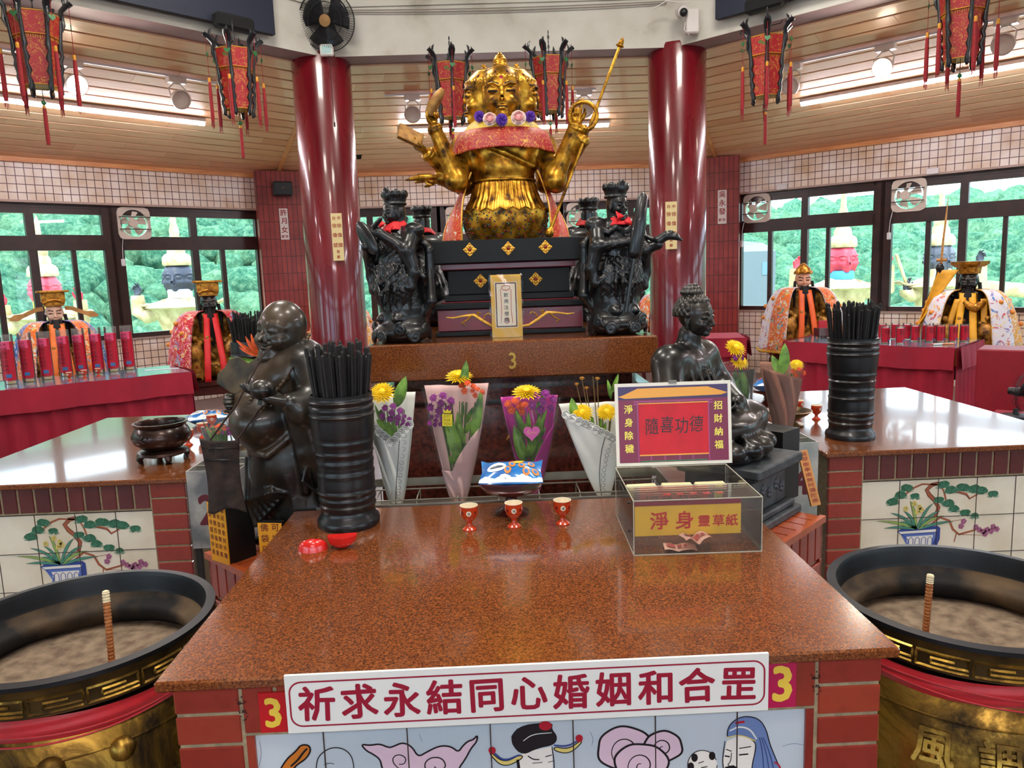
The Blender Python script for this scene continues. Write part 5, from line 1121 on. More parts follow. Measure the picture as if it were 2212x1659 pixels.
def mum(mb, c, R, up, n=110, layers=5, flat=.5):
    F = frame(c, V(up).orthogonal(), V(up).cross(V(up).orthogonal()))
    for k in range(n):
        q = k / n; a = k * 2.39996; el = (1 - q) * 1.35 - .12; L = R * (.55 + .45 * q); d = V((cos(a) * cos(el), sin(a) * cos(el), sin(el) * flat + .0)); s_ = V((-sin(a), cos(a), 0)) * R * (.085 if n > 60 else .15)
        b0 = d * L * .2; m_ = d * L * .65 + V((0, 0, R * .06)); e = d * L
        mb.add([b0 - s_ * .6, b0 + s_ * .6, m_ + s_, e, m_ - s_], [(0, 1, 2, 3, 4)], F)
    mb.ball(tuple(c), (R * .35,) * 3, 8, 6)
def leaf(mb, a, b_, w, side=(0, -1, 0), bend=.1):
    a, b_ = V(a), V(b_); d = b_ - a; s_ = d.cross(V(side)).normalized(); n_ = V(side).normalized()
    def p(u, v): q = v; wd = w * (4 * q * (1 - q)) ** .8 * (1 - .3 * q); return a + d * q + s_ * (u - .5) * wd + n_ * (bend * sin(q * pi) * d.length + .15 * wd * abs(u - .5) * 2)
    mb.grid(lambda u, v: tuple(p(u, v)), 4, 10)
def bouquet(label, P, W_, H, lean, paper, blooms, neck, film=None, fdepth=.055, lace=False, leaves=(), stalks=(), extra=None, rz=0):
    """P: foot of the bouquet; W_: half width at the top; blooms: (kind,x,z,R) in metres from the foot"""
    t = thing('bouquet', label, 'bouquet', P, rz)
    def wall(u, z, side, k=1.):        # u -1..1 ; side -1 front, +1 back
        q = z / H; hw = (.022 + (W_ - .022) * q ** .8) * k; return V((lean * q + u * hw, side * (.012 + fdepth * q ** .8) * sqrt(max(0, 1 - .85 * u * u)) * k, z))
    mb = MB(); mb.grid(lambda u, v: tuple(wall((u - .5) * 2, v * H * (.97 + .05 * abs(u - .5) + .0), 1) + V((0, .004 * sin(u * 23 + v * 9) * v, 0))), 26, 20); mb.build('back_paper', paper if not film or paper is not M_film else film, t, smooth=180, solid=.0012)
    mb = MB()
    def fr(u, v): zt = neck(u) * H; return wall((u - .5) * 2, v * zt, -1) + V((0, -.003 * sin(u * 17 + v * 11) * v, 0))
    mb.grid(lambda u, v: tuple(fr(u, v)), 30, 20); fp = mb.build('front_paper', paper, t, smooth=180, solid=.0012)
    if lace:
        mb = MB()
        for i in range(60):
            u = i / 59; z = neck(u) * H
            if i % 1 == 0: q = fr(u, .93); q2 = fr(min(1, u + .010), .93); mb.tube([q + V((0, -.0015, 0)), q2 + V((0, -.0015, 0))], .0011, 4)
        for i in range(11):
            u = (i + .5) / 11
            for r_, n_ in ((.0125, 14), (.0075, 9), (.003, 4)):
                c_ = fr(u, .97) + V((0, -.0018, 0))
                for k in range(n_): a = pi * k / (n_ - 1) ; mb.ball((c_.x + r_ * cos(a), c_.y, c_.z - .002 + r_ * 1.2 * sin(a)), .0014, 5, 4)
        for i in range(34):
            v = i / 34; u = .72 - .25 * (1 - v) ** 1.5 if lace > 0 else .3 + .35 * v
            q = fr(u, v * .9 + .02); mb.tube([q + V((0, -.0016, 0)), q + V((.001, -.0016, .005))], .0015, 4)
            if i % 3 == 0:
                for k in range(8): a = 2 * pi * k / 8; c_ = fr(u + .13, v * .9 + .02); mb.ball((c_.x + .007 * cos(a), c_.y - .0016, c_.z + .007 * sin(a)), .0014, 5, 4)
        mb.build('lace_print', M_laceink, fp)
        mb = MB()
        for i in range(11): c_ = fr((i + .5) / 11, .975); mb.prism(blob(c_.x, c_.z, .0155, .0165, 14), c_.y * -1 - .0003, c_.y * -1 + .0003, frame((0, 0, 0), (1, 0, 0), (0, 0, 1)))
        mb.build('lace_scallops', paper, fp)
    if film:
        mb = MB(); mb.grid(lambda u, v: tuple(wall((u - .5) * 2, v * H * 1.0, -1, 1.06) + V((0, -.006 * v * sin(u * 15 + v * 8), 0))), 26, 16); mb.build('clear_film', film, t, smooth=180)
    mb = MB(); r2 = random.Random(len(label))
    for k in range(16): a = r2.uniform(-.8, .8); mb.tube([(a * .012, 0, .02), (lean * .5 + a * W_ * .4, r2.uniform(-.01, .02), H * .45), (lean * .85 + a * W_ * .75, r2.uniform(-.02, .03), H * .85)], .0022, 5)
    for x, z in stalks: mb.tube([(0, .01, .1), (x * .6, .02, z * .6), (x, .015, z)], .0018, 5)
    mb.build('stems', M_stem if not stalks else M_dry, t, smooth=60)
    mb = MB()
    for (x0, z0, x1, z1, w) in leaves: leaf(mb, (x0, -.015, z0), (x1, .0, z1), w)
    for k in range(34): z = H * r2.uniform(.42, .82); x = r2.uniform(-.6, .6) * W_ * (z / H); leaf(mb, (lean * z / H + x * .6, .0, z - .05), (lean * z / H + x * 1.25, -.015 - r2.random() * .02, z + r2.uniform(-.01, .045)), r2.uniform(.012, .024))
    tag(mb.build('leaves', M_leaf, t, smooth=180), kind='stuff')
    for kind, x, z, R in blooms:
        mb = MB(); up = V((x * .6, -.75, .75)) if kind != 'top' else V((x, -.35, 1))
        y_ = -.02 if kind != 'top' else 0
        if kind in ('mum', 'top'): mum(mb, (x, y_, z), R, up, 120, flat=.55); mb.build('chrysanthemum', M_mum, t)
        elif kind == 'purple': [mum(mb, (x + R * q_ * cos(a), y_ - .012 + .01 * sin(a * 3), z + R * q_ * .8 * sin(a)), R * .66, (cos(a) * .6, -1.2, sin(a) * .6 + .4), 34) for q_, a in ((0, 0), (1.2, .2), (1.2, 1.3), (1.15, 2.4), (1.25, 3.5), (1.15, 4.5), (1.2, 5.5))]; mb.build('purple_blooms', M_purp, t)
        elif kind == 'orange': [mum(mb, (x + R * .95 * cos(a), y_ - .012 + .01 * sin(a * 3), z + R * .7 * sin(a)), R * .75, (cos(a) * .6, -1, sin(a) * .5 + .6), 34) for a in (0, 1.5, 2.8, 4.2)]; mb.build('orange_blooms', M_oran, t)
        elif kind == 'dry':
            mum(mb, (x, .01, z), R, (0, -.3, 1), 22, flat=.9); mb.build('dried_bloom', plain('dried_orange', 'b8802a', .7), t)
    if extra: extra(t)
    return t
k_ = .00162
bouquet('bouquet in white lace printed paper with a yellow chrysanthemum beside the large barrel', (-.372, 2.68, .775), .088, .41, -.0, M_whitepaper,
        [('mum', -.045 + .02, .415, .052), ('purple', .005, .345, .026), ('purple', .045, .315, .018)], lambda u: .60 + .35 * abs(u - .52) ** 1.0 * 1.0, film=M_film, lace=1, leaves=[(.02, .36, .06, .47, .05)])
def tagcard(t):
    mb = MB(); F = frame((-.022, -.078, .325), (1, 0, -.05), (.05, 0, 1)); mb.at(F); mb.rng((-.017, -.022, 0), (.017, .020, .001)); mb.prism([(-.012, .024), (-.014, .036), (-.006, .030), (0, .038), (.006, .030), (.014, .036), (.012, .024)], 0, .001); mb.mat(1)
    mb.rng((-.013, .020, .0), (.013, .024, .0012))
    for i, w_ in enumerate(('JUST', 'FOR', 'YOU')): write(mb, w_, 0, .012 - i * .013, .0125, .0016)
    mb.build('gift_card', [plain('card_yellow', 'd8c81e', .5), plain('card_ink', '5a5418', .6)], t)
bouquet('bouquet in pale pink paper and clear film with a small JUST FOR YOU card', (-.145, 2.66, .775), .115, .435, .01, M_pinkpaper,
        [('top', .022, .462, .055), ('purple', -.045, .375, .030), ('purple', -.065, .315, .018), ('orange', .05, .43, .022), ('orange', .085, .41, .018)], lambda u: .30 + .55 * max(0, u - .35) ** .9, film=M_film, leaves=[(.035, .42, .05, .52, .035), (.02, .12, -.03, .36, .05), (.06, .22, .1, .42, .04)], extra=tagcard)
def heart(t):
    mb = MB(); pts = []
    for i in range(40): a = 2 * pi * i / 40; pts.append((.0019 * 16 * sin(a) ** 3 * .95, .0019 * (13 * cos(a) - 5 * cos(2 * a) - 2 * cos(3 * a) - cos(4 * a))))
    mb.prism(pts, 0, .0008); mb.mat(1); mb.stroke([(-.018, .0), (-.01, .012), (-.012, -.004), (-.002, -.002), (.0, .006), (.004, -.002), (.01, .004), (.012, -.002), (.018, .004)], .0018, z1=.0014); mb.build('heart_sticker', [plain('heart_pink', 'c85aa0', .4), plain('heart_gold', 'e8c070', .3, .4)], t, M=frame((.0, -.085, .245), (1, 0, 0), (0, 0, 1)))
bouquet('bouquet in shiny magenta film with a pink heart sticker behind the snack stand', (.125, 2.70, .79), .105, .36, .0, M_mag,
        [('top', -.01, .375, .060), ('orange', -.055, .335, .026), ('orange', -.02, .325, .022), ('purple', .045, .345, .032)], lambda u: .28 + .9 * max(0, u - .45) ** 1.1, film=M_film, leaves=[(.02, .3, .06, .38, .03), (-.03, .12, -.06, .26, .04)], extra=heart)
bouquet('bouquet in white lace printed paper with two yellow blooms and dried stalks', (.385, 2.68, .775), .115, .345, -.04, M_whitepaper,
        [('mum', -.075, .315, .045), ('mum', .012, .315, .042), ('dry', -.09, .415, .012), ('dry', -.07, .435, .014), ('dry', -.055, .40, .012), ('dry', -.015, .432, .013)], lambda u: .60 + .35 * (1 - u), film=None, lace=-1, leaves=[(.03, .38, .06, .45, .02), (.03, .36, .02, .43, .018), (-.1, .28, -.11, .37, .04)], stalks=[(-.09, .415), (-.07, .435), (-.055, .40), (-.015, .432), (-.03, .44)])
bouquet('bouquet in clear film with yellow chrysanthemums behind the seated black statue', (1.06, 3.17, .89), .10, .30, -.06, M_film,
        [('mum', -.055, .36, .05), ('mum', -.035, .30, .045), ('purple', -.05, .33, .02)], lambda u: .9, film=M_film, leaves=[(0, .1, -.03, .3, .04)], rz=.3)
bouquet('bouquet in brown and lace paper standing in the right ash bin', (1.20, 3.08, .86), .085, .33, -.01, M_brownpaper,
        [('mum', .045, .32, .032), ('orange', .05, .29, .02)], lambda u: .95 - .15 * u, film=M_film, leaves=[(-.01, .28, .0, .41, .05), (-.02, .28, -.05, .36, .04)], rz=-.2)
bouquet('small clear wrapped bouquet of pale blooms in the left ash bin behind the cloth pouch', (-1.08, 2.98, .86), .07, .20, -.02, M_film,
        [('orange', .0, .17, .018), ('purple', .03, .16, .015)], lambda u: .9, film=M_film)
# trough and wire rack at the back of the near table
M_steel = plain('dull_steel', '9a978c', .35, .7, noise=.1)
mb = MB(); mb.rng((-.60, 2.425, .82), (.60, 2.43, .853)); mb.rng((-.60, 2.76, .82), (.60, 2.765, .85)); mb.rng((-.60, 2.425, .755), (.60, 2.765, .76)); mb.rng((-.60, 2.43, .76), (-.595, 2.76, .853)); mb.rng((.595, 2.43, .76), (.60, 2.76, .85))
for x_ in (-.55, .55): 
    for y_ in (2.46, 2.73): mb.rng((x_ - .01, y_ - .01, 0), (x_ + .01, y_ + .01, .755))
tag(mb.build('metal_trough', M_steel), 'long dull steel trough along the back edge of the near table', 'trough')
t = thing('wire_rack', 'thin wire rack in the steel trough that holds the bouquets upright', 'rack', (.0, 2.6, .762))
mb = MB(); mb.tube([(-.60, -.0, .052), (.60, -.0, .052)], .003, 6); mb.tube([(-.60, .14, .052), (.60, .14, .052)], .003, 6); mb.build('rail', M_steel, t, smooth=60)
for x_ in np.linspace(-.58, .58, 9): mb = MB(); mb.tube([(x_, 0, .0), (x_, 0, .052), (x_, .14, .052), (x_, .14, 0)], .0025, 6); mb.build('crossbar', M_steel, t, smooth=60)
# ================================================================= corner plinths, ash bins
M_tiletop = island('orange_floor_bricks', ['9c4422', 'b25528', '8c3a20', 'a84c26'], .35, .2, (6, 6, 6), gs=5)
def plinth(label, cx, cy, z, sg):
    t = thing('corner_plinth', label, 'plinth', (cx, cy, 0), radians(sg * 45)); w, d = .44, .5
    # clipped so that it clears the tables: local -y is the outer face
    poly = [(-.22, 0), (.215, 0), (.035, .18), (-.12, .335), (-.22, .30)]
    poly = [(a * -sg, b_) for a, b_ in poly]
    mb = MB(); mb.prism([(a * .96, .012 + b_ * .97) for a, b_ in poly], 0, z - .012); mb.build('mortar_core', M_mortar, t)
    mb = MB(); bricks(mb, -w / 2, w / 2, .02, z - .16, .10, .058, .006, 0, .02); bricks(mb, -w / 2, w / 2, z - .145, z - .02, .055, .12, .006, 0, .02)
    for s_ in (sg,): mb.at(frame((s_ * w / 2, 0, 0), (0, 1, 0), (-s_, 0, 0), (0, 0, 1))); bricks(mb, .0, .15, .02, z - .02, .15, .055, .006, 0, .02); mb.at()
    mb.build('brick_facing', M_brick, t)
    mb = MB()
    for i in range(7):
        for j in range(2):
            x_ = -w / 2 + .03 + i * .063; lim = min(.30 + (x_ * -sg + .22) * .35, .205 - (x_ * -sg) * 1.0) if x_ * -sg > -.10 else .30; y1 = min(.165 * (j + 1), lim)
            if y1 - .165 * j > .02: mb.rng((x_ - .028, .004 + .165 * j, z - .016), (x_ + .028, y1, z))
    mb.prism([(-w / 2 - .006, -.008), (w / 2 + .006, -.008), (w / 2 + .006, .012), (-w / 2 - .006, .012)], z - .02, z + .002); mb.build('top_bricks', M_tiletop, t); return t
plinth('brick corner plinth under the laughing standing black statue', -.83, 2.315, .70, -1)
plinth('brick corner plinth under the stone stand of the seated black statue', .95, 2.315, .735, 1)
def ashbin(label, P, num, col, rz):
    t = thing('ash_bin', label, 'bin', P, rz); w, d, h = .20, .30, .30; M_ = twotone('bin_' + num, col, 'b8b6ae', 6, .4, .62, .45, .1)
    mb = MB()
    for lo, hi in (((-w / 2, 0, 0), (w / 2, .004, h)), ((-w / 2, d, 0), (w / 2, d + .004, h)), ((-w / 2, .004, 0), (-w / 2 + .004, d, h)), ((w / 2 - .004, .004, 0), (w / 2, d, h)), ((-w / 2, .004, 0), (w / 2, d, .004))): mb.rng(lo, hi)
    mb.build('shell', M_, t)
    for y_ in (.1, .2): mb = MB(); mb.cyl((-w / 2, y_, h - .006), (w / 2, y_, h - .006), .004, n=8); mb.build('crossbar', M_steel, t)
    for x_ in (-w / 2 + .015, w / 2 - .015):
        for y_ in (.015, d - .015): mb = MB(); mb.rng((x_ - .01, y_ - .01, -P[2]), (x_ + .01, y_ + .01, 0)); mb.build('leg', plain('dark_leg', '1c1614', .6), t)
    mb = MB(); write(mb, num, -.0 + (-.03 if num == '2' else .035), .15, .16, .0008, bold=.03, sx=.9); mb.build('painted_number', plain('number_maroon', '5a1420', .6), t, M=frame((0, 0, 0), (1, 0, 0), (0, 0, 1))); return t
ashbin('grey metal ash bin marked 2 between the left table and the laughing statue', (-1.06, 2.78, .605), '2', '6a6c6e', 0)
ashbin('pale metal ash bin marked 4 beside the right table', (1.155, 2.86, .60), '4', '8c9694', 0)
# ================================================================= laughing standing statue
M_bronze = twotone('dark_bronze', '090a0b', '352d22', 7, .42, .72, .34, coat=.25, rough2=.42, bmp=.1); M_bronze2 = twotone('rubbed_bronze', '1a1814', '6a5638', 9, .35, .62, .4, .25)
LX, LY, LZ = -.70, 2.52, .70; K = .00158
ms = thing('laughing_statue', 'standing black statue of a laughing bald man holding a leaf fan and a round fruit', 'statue', (LX, LY, LZ))
def q3(px, py, y_=0.): return (((px - 612) * K) * (1 + y_ / 2.5), y_, (1190 - py) * K * (1 + y_ / 2.5) + (y_ * -.0))
FD = V((-.80, -.60, 0)); C = Carve((-.22, -.24, 0), (.20, .20, .72), .0042)
C.ell(q3(596, 900), (.128, .13, .115), .03); C.ell(q3(572, 905, -.05), (.108, .11, .095), .03); C.ell(q3(628, 820), (.105, .105, .10), .05); C.ell(q3(585, 830, -.02), (.07, .08, .06), .03); C.cap(q3(632, 790), q3(626, 760), .075, .055, .03)
C.ell(q3(672, 790, -.04), (.062, .06, .055), .03); C.ell(q3(590, 795, .09), (.06, .06, .055), .03); C.ell(q3(660, 830, .03), (.08, .10, .12), .05)
C.cap(q3(625, 960, .01), q3(622, 1125, .02), .125, .118, .04); C.ell(q3(600, 1000, -.02), (.11, .11, .12), .04); C.cap(q3(660, 900, .03), q3(670, 1090, .04), .07, .09, .04)
for px in (556, 622): C.ell(q3(px, 1172, -.04 if px > 600 else .0), (.062, .038, .026), .02, rot('Z', 30)); C.cap(q3(px + 8, 1120, -.02), q3(px + 6, 1165, -.01), .036, .034, .02)
C.ell(q3(545, 902, -.105), (.012, .012, .010), .008, cut=True)
C.path([tuple(V(q3(530, 948, .02))), q3(548, 962, -.09), q3(590, 958, -.135), q3(630, 930, -.12), q3(662, 888, -.09), q3(690, 850, -.04)], [.009, .011, .012, .012, .011, .010], .006)
# near sleeve and arm
C.path([q3(672, 790, -.05), q3(700, 850, -.10), q3(672, 858, -.15)], [.062, .06, .048], .02); C.path([q3(690, 850, -.12), q3(655, 838, -.17)], [.050, .032], .012)
C.path([q3(675, 870, -.12), q3(690, 960, -.10), q3(705, 1060, -.06), q3(690, 1110, -.04)], [.05, .045, .05, .03], .02); C.path([q3(645, 870, -.13), q3(662, 960, -.12), q3(660, 1050, -.10)], [.02, .02, .012], .012)
C.path([q3(590, 795, .08), q3(565, 850, .04), q3(530, 862, -.03)], [.05, .042, .03], .02)
C.ell(q3(572, 1040, -.055), (.075, .06, .105), .02)
for j in range(8):
    a = (534 + j * 7, 975 + j * 4); b_ = (548 + j * 10, 1118 - j * 10); m_ = ((a[0] + b_[0]) / 2 - 8, (a[1] + b_[1]) / 2 + 16); C.path([q3(*a, -.080), q3(*m_, -.112 - .002 * j), q3(*b_, -.108), q3(b_[0] + 14, b_[1] - 6, -.098)], [.005, .0085, .0085, .004], .004)
for j in range(6): x_ = 620 + j * 13; C.path([q3(x_, 950, -.08 + .004 * j), q3(x_ + 8, 1040, -.095 + .006 * j), q3(x_ + 4, 1150, -.085)], [.006, .012, .014], .012)
C.path([q3(672, 985, -.125), q3(660, 1020, -.13), q3(690, 1055, -.11)], .006, .004)
M_skin = twotone('worn_bronze_skin', '100d0b', '4a3b29', 6, .38, .66, .33, coat=.3, rough2=.4)
C.build('body', [M_bronze, M_skin], ms, matf=lambda x, y, z: ((z > .34 + .35 * np.maximum(x + .03, 0)) & (y < .03) & (x < .055)).astype(int))
C = Carve((-.10, -.12, .62), (.13, .12, .90), .0026)
HM = T(V(q3(613, 779))) @ rot('Z', -34) @ rot('Y', 3) @ rot('X', -4)
P = head(C, HM, .172, ears=.13, smile=.05, jaw=1.30, nose=1.12)
R3 = HM.to_3x3().to_4x4(); s_ = .172
C.ell(P(0, .02, .60), (.40 * s_, .46 * s_, .44 * s_), .03); C.ell(P(0, -.04, .25), (.40 * s_, .34 * s_, .26 * s_), .03)
for sg in (-1, 1): C.ell(P(sg * .24, -.27, .30), (.15 * s_, .13 * s_, .13 * s_), .012)
C.ell(P(0, -.27, .07), (.20 * s_, .16 * s_, .13 * s_), .02); C.ell(P(0, -.26, -.03), (.26 * s_, .2 * s_, .10 * s_), .02)
C.path([P(-.17, -.38, .235), P(-.09, -.43, .165), P(0, -.445, .15), P(.09, -.43, .165), P(.17, -.38, .235)], [.012 * s_, .026 * s_, .034 * s_, .026 * s_, .012 * s_], .004, cut=True)
C.path([P(-.12, -.375, .205), P(0, -.405, .185), P(.12, -.375, .205)], .020 * s_, .003); C.path([P(-.16, -.375, .20), P(0, -.435, .10), P(.16, -.375, .20)], [.016 * s_, .024 * s_, .016 * s_], .004)
for sg in (-1, 1): C.path([P(sg * .19, -.37, .25), P(sg * .14, -.42, .30), P(sg * .07, -.44, .31)], [.014 * s_, .016 * s_, .01 * s_], .003, cut=True)
for sg in (-1, 1):
    for z_ in (.52, .47): C.path([P(sg * .10, -.415, z_ - .01), P(sg * .17, -.415, z_ + (.02 if z_ > .5 else -.03)), P(sg * .25, -.36, z_ - .01)], .010 * s_, .004, cut=z_ < .5)
def lm(x, y, z):
    Mi = HM.inverted(); X = (Mi[0][0] * x + Mi[0][1] * y + Mi[0][2] * z + Mi[0][3]) / s_; Y = (Mi[1][0] * x + Mi[1][1] * y + Mi[1][2] * z + Mi[1][3]) / s_; Z = (Mi[2][0] * x + Mi[2][1] * y + Mi[2][2] * z + Mi[2][3]) / s_
    o = np.zeros(len(x), int); w0 = .155 + 2.6 * X ** 2; m_ = (np.abs(X) < .17) & (Y < -.2); o[m_ & (np.abs(Z - w0) < .036 * (1 - (X / .19) ** 2) + .004)] = 1; o[m_ & (Z - w0 > .0) & (Z - w0 < .022) & (np.abs(X) < .13)] = 2
    for sg in (-1, 1): o[(Y < -.15) & (np.abs(Z - (.485 - 2.2 * (sg * X - .165) ** 2)) < .012) & (np.abs(sg * X - .165) < .085)] = 1; o[(Y < -.15) & (np.abs(Z - (.60 - 1.5 * (sg * X - .17) ** 2)) < .010) & (np.abs(sg * X - .17) < .11)] = 1
    return o
C.build('bald_head', [M_skin, plain('carved_shade', '040404', .5), plain('teeth_highlight', '8a7a5e', .35)], ms, matf=lm)  # shade of mouth, eyes and brows and the teeth highlight painted as colour
hand('hand', ms, M_bronze, q3(656, 838, -.172), (-1, -.25, .28), (.05, .1, 1), .165, (.15, .12, .15, .2), .06, mirror=-1)
hand('hand', ms, M_bronze, q3(532, 862, -.03), (-1, -.35, .05), (-.2, -1, .1), .115, (.95, .95, 1, 1), .0)
mb = MB(); c_ = V(q3(605, 800, -.20)); mb.ball(c_, (.038, .036, .032), 20, 14); mb.tube([c_ + V((.0, 0, -.045)), c_ + V((0, 0, -.03))], [.02, .016], 14); mb.build('fruit', M_bronze, ms, smooth=60)
mb = MB(); pts = [(468, 832), (472, 812), (490, 798), (503, 780), (525, 776), (545, 790), (566, 778), (585, 782), (596, 800), (590, 830), (560, 850), (525, 858), (500, 852), (478, 838)]
mb.prism([((a - 530) * K, (820 - b_) * K) for a, b_ in pts], -.005, .005); o = mb.build('leaf_fan', M_bronze2, ms, M=frame(q3(530, 820, -.01), (1, -.25, 0), (.0, .0, 1)), bevel=.003)
mb = MB(); beads = [q3(668, 742, .02), q3(660, 770, -.08), q3(640, 800, -.11), q3(610, 835, -.125), q3(585, 862, -.14), q3(560, 880, -.145), q3(556, 862, -.13), q3(565, 830, -.10), q3(580, 795, -.07)]
L_ = []
for a, b_ in zip(beads[:-1], beads[1:]):
    n_ = max(2, int((V(b_) - V(a)).length / .0125)); L_ += [V(a).lerp(V(b_), i / n_) for i in range(n_)]
for p_ in L_: mb.ball(p_, .0075, 10, 7)
mb.build('prayer_beads', M_bronze2, ms, smooth=60)
# cloth pouch hung from the neck
t = thing('cloth_pouch', 'dark brown zipped cloth pouch hanging by a cord from the laughing statue', 'pouch', (LX, LY, LZ))
mb = MB()
def pz(u, v):
    x_ = 463 + 82 * u + (6 - 12 * u) * sin(v * 3) + 3 * v; y_ = 906 + 155 * v + 8 * sin(u * 6 + 1) * v + 6 * (u - .5); th = .022 * sin(u * pi) * (1 - .3 * v); return V(q3(x_, y_, -.19)) + V((0, -th - .003 * sin(u * 11 + v * 7) * v, 0))
mb.grid(lambda u, v: tuple(pz(u, v)), 22, 26); mb.build('pouch', twotone('pouch_cloth', '1c1411', '3a2a22', 30, .35, .65, .85), t, smooth=180, solid=.006)
mb = MB(); mb.tube([pz(u, .27) + V((0, -.006, 0)) for u in np.linspace(.05, .78, 12)], .003, 6); mb.tube([pz(u, .10) + V((0, -.005, 0)) for u in np.linspace(0, 1, 12)], .0016, 5)
p_ = pz(.30, .14); mb.tube([p_ + V((.008 * cos(a), -.006, .008 * sin(a))) for a in np.linspace(0, 2 * pi, 13)[:-1]], .0016, 5, closed=True); mb.build('zip', plain('zip_black', '0c0a0a', .4), t, smooth=60)
mb = MB(); mb.tube([pz(.30, 0), q3(540, 840, -.17), q3(592, 752, -.10), q3(615, 735, -.06)], .003, 6); mb.tube([pz(.95, 0), q3(585, 855, -.17), q3(640, 800, -.14), q3(668, 755, -.08)], .003, 6); mb.build('cord', plain('cord_brown', '2a1a14', .8), t, smooth=60)
# yellow notices on black cases at its feet
def notice(label, P, rz, w, h, cols, size, side_d, tilt=0):
    t = thing('notice_case', label, 'notice', P, rz); mb = MB(); mb.rng((-w / 2, 0.002, 0), (w / 2, side_d, h)); mb.build('case', plain('case_black', '0e0c0c', .5), t)
    mb = MB(); mb.rng((-w / 2 - .003, -h - .0 + h, 0), (w / 2 + .003, h, .003)); mb.mat(1); n = len(cols)
    for i, c_ in enumerate(cols):
        for j, ch in enumerate(c_): write(mb, ch, w / 2 - (i + .5) * w / n, h - .014 - j * (h - .02) / max(len(q_) for q_ in cols) , size, .0036, bold=.012)
    mb.build('notice_face', [plain('notice_amber', 'e09c1a', .5, noise=.05), plain('notice_brush', '6a1c10', .5)], t, M=frame((0, 0, 0), (1, 0, 0), (0, 0, 1))); return t
A_ = onY(478, 1200, 2.40)
notice('yellow notice with four columns of red characters on a black case by the laughing statue', (-.905, 2.375, .70), radians(-38), .092, .195, ['寶前來動財玲瓏', '吹來皇是聚財氣', '元寶賜百福如意', '得財得福得亨通'], .0185, .10)
notice('small yellow notice with large red characters half hidden behind the near table corner', (-.735, 2.36, .70), radians(-10), .075, .13, ['可摸', '佛袋口'], .028, .03)
# ================================================================= seated black statue
bs = thing('seated_statue', 'black seated statue with curled hair on a lotus seat, behind the donation box', 'statue', (.70, 2.585, .952), radians(45))
C = Carve((-.27, -.27, 0), (.27, .20, .45), .0046)
C.fn((-.25, -.25, .0), (.25, .19, .05), lambda X, Y, Z: np.maximum(np.sqrt((X / 1.05) ** 2 + ((Y + .03) / .92) ** 2) - .225, np.abs(Z - .025) - .02), .01)
for k in range(18): a = 2 * pi * k / 18; C.ell((.225 * cos(a), -.03 + .195 * sin(a), .045), (.040, .040, .030), .006); C.ell((.205 * cos(a + .17), -.03 + .178 * sin(a + .17), .018), (.036, .036, .022), .006)
C.ell((0, -.05, .105), (.225, .16, .06), .03); C.ell((-.155, -.10, .115), (.085, .085, .058), .03); C.ell((.155, -.10, .115), (.085, .085, .058), .03); C.ell((0, .05, .20), (.115, .085, .15), .04); C.ell((0, .045, .30), (.135, .08, .08), .04)
for sg in (-1, 1): C.ell((sg * .095, .04, .335), (.062, .058, .050), .03); C.path([(sg * .125, .04, .315), (sg * .165, .0, .20), (sg * .06, -.12, .175)], [.052, .052, .035], .03); C.path([(sg * .13, .03, .28), (sg * .17, .0, .15), (sg * .15, -.03, .12)], [.03, .045, .04], .03)
for j in range(7): a = -.9 + .3 * j; C.path([(.14 * sin(a), .06 - .085 * cos(a), .33), (.12 * sin(a), .04 - .10 * cos(a), .22)], [.005, .008], .005)
for j in range(6): C.path([(-.03 - .02 * j, -.20 + .006 * j, .12 - .004 * j), (-.10 - .018 * j, -.19 + .012 * j, .13 + .004 * j), (-.19 - .005 * j, -.12 + .016 * j, .14)], .0065, .005); C.path([(.03 + .02 * j, -.20 + .006 * j, .12 - .004 * j), (.10 + .018 * j, -.19 + .012 * j, .13 + .004 * j), (.19 + .005 * j, -.12 + .016 * j, .14)], .0065, .005)
for j in range(7): C.path([(-.05 + j * .018, -.19, .10), (-.06 + j * .022, -.235, .05), (-.055 + j * .021, -.24, .03)], [.008, .009, .005], .005)
C.cap((0, .035, .35), (0, .025, .41), .045, .040, .02); C.build('body', M_bronze, bs)
C = Carve((-.085, -.09, .39), (.085, .11, .63), .0024); HM = T(V((0, .005, .405))) @ rot('X', 2); P = head(C, HM, .142, ears=.2)
for row in range(11):
    el = -.05 + row * .155; 
    n_ = max(1, int(22 * cos(min(el, 1.5))))
    for i in range(n_):
        a = 2 * pi * (i + .5 * (row % 2)) / n_; d_ = V((cos(a) * cos(el), sin(a) * cos(el), sin(el)))
        if d_.y < -.2 and el < .62 + .1 * abs(d_.x): continue
        p_ = V((0, .012, .405 + .142 * .56)) + V((d_.x * .054, d_.y * .066, d_.z * .064)); C.ell(p_, .0088, .002)
for z_, r_, n_ in ((.556, .032, 14), (.568, .024, 10), (.577, .012, 5)):
    for i in range(n_): a = 2 * pi * i / n_; C.ell((r_ * cos(a), .018 + r_ * sin(a), z_), .0088, .003)
C.ell((0, .018, .553), (.03, .03, .024), .005); C.build('curled_head', M_bronze, bs)
mb = MB(); mb.add([(0, 0, 0)], []); mb = MB()
for w_, a in ((.010, .03),): write(mb, '卍', .0, 0, .034, .0, bold=.01)
mb.build('chest_mark', M_bronze2, bs, M=frame((.0, -.046, .292), (1, 0, .0), (0, .2, 1)), solid=.003)
hand('hand', bs, M_bronze, (-.075, -.115, .168), (1, -.25, 0), (.1, -.1, 1), .10, (.1, .1, .12, .15), .03); hand('hand', bs, M_bronze, (.075, -.115, .180), (-1, -.25, 0), (-.1, -.1, 1), .10, (.1, .1, .12, .15), .03, mirror=-1)
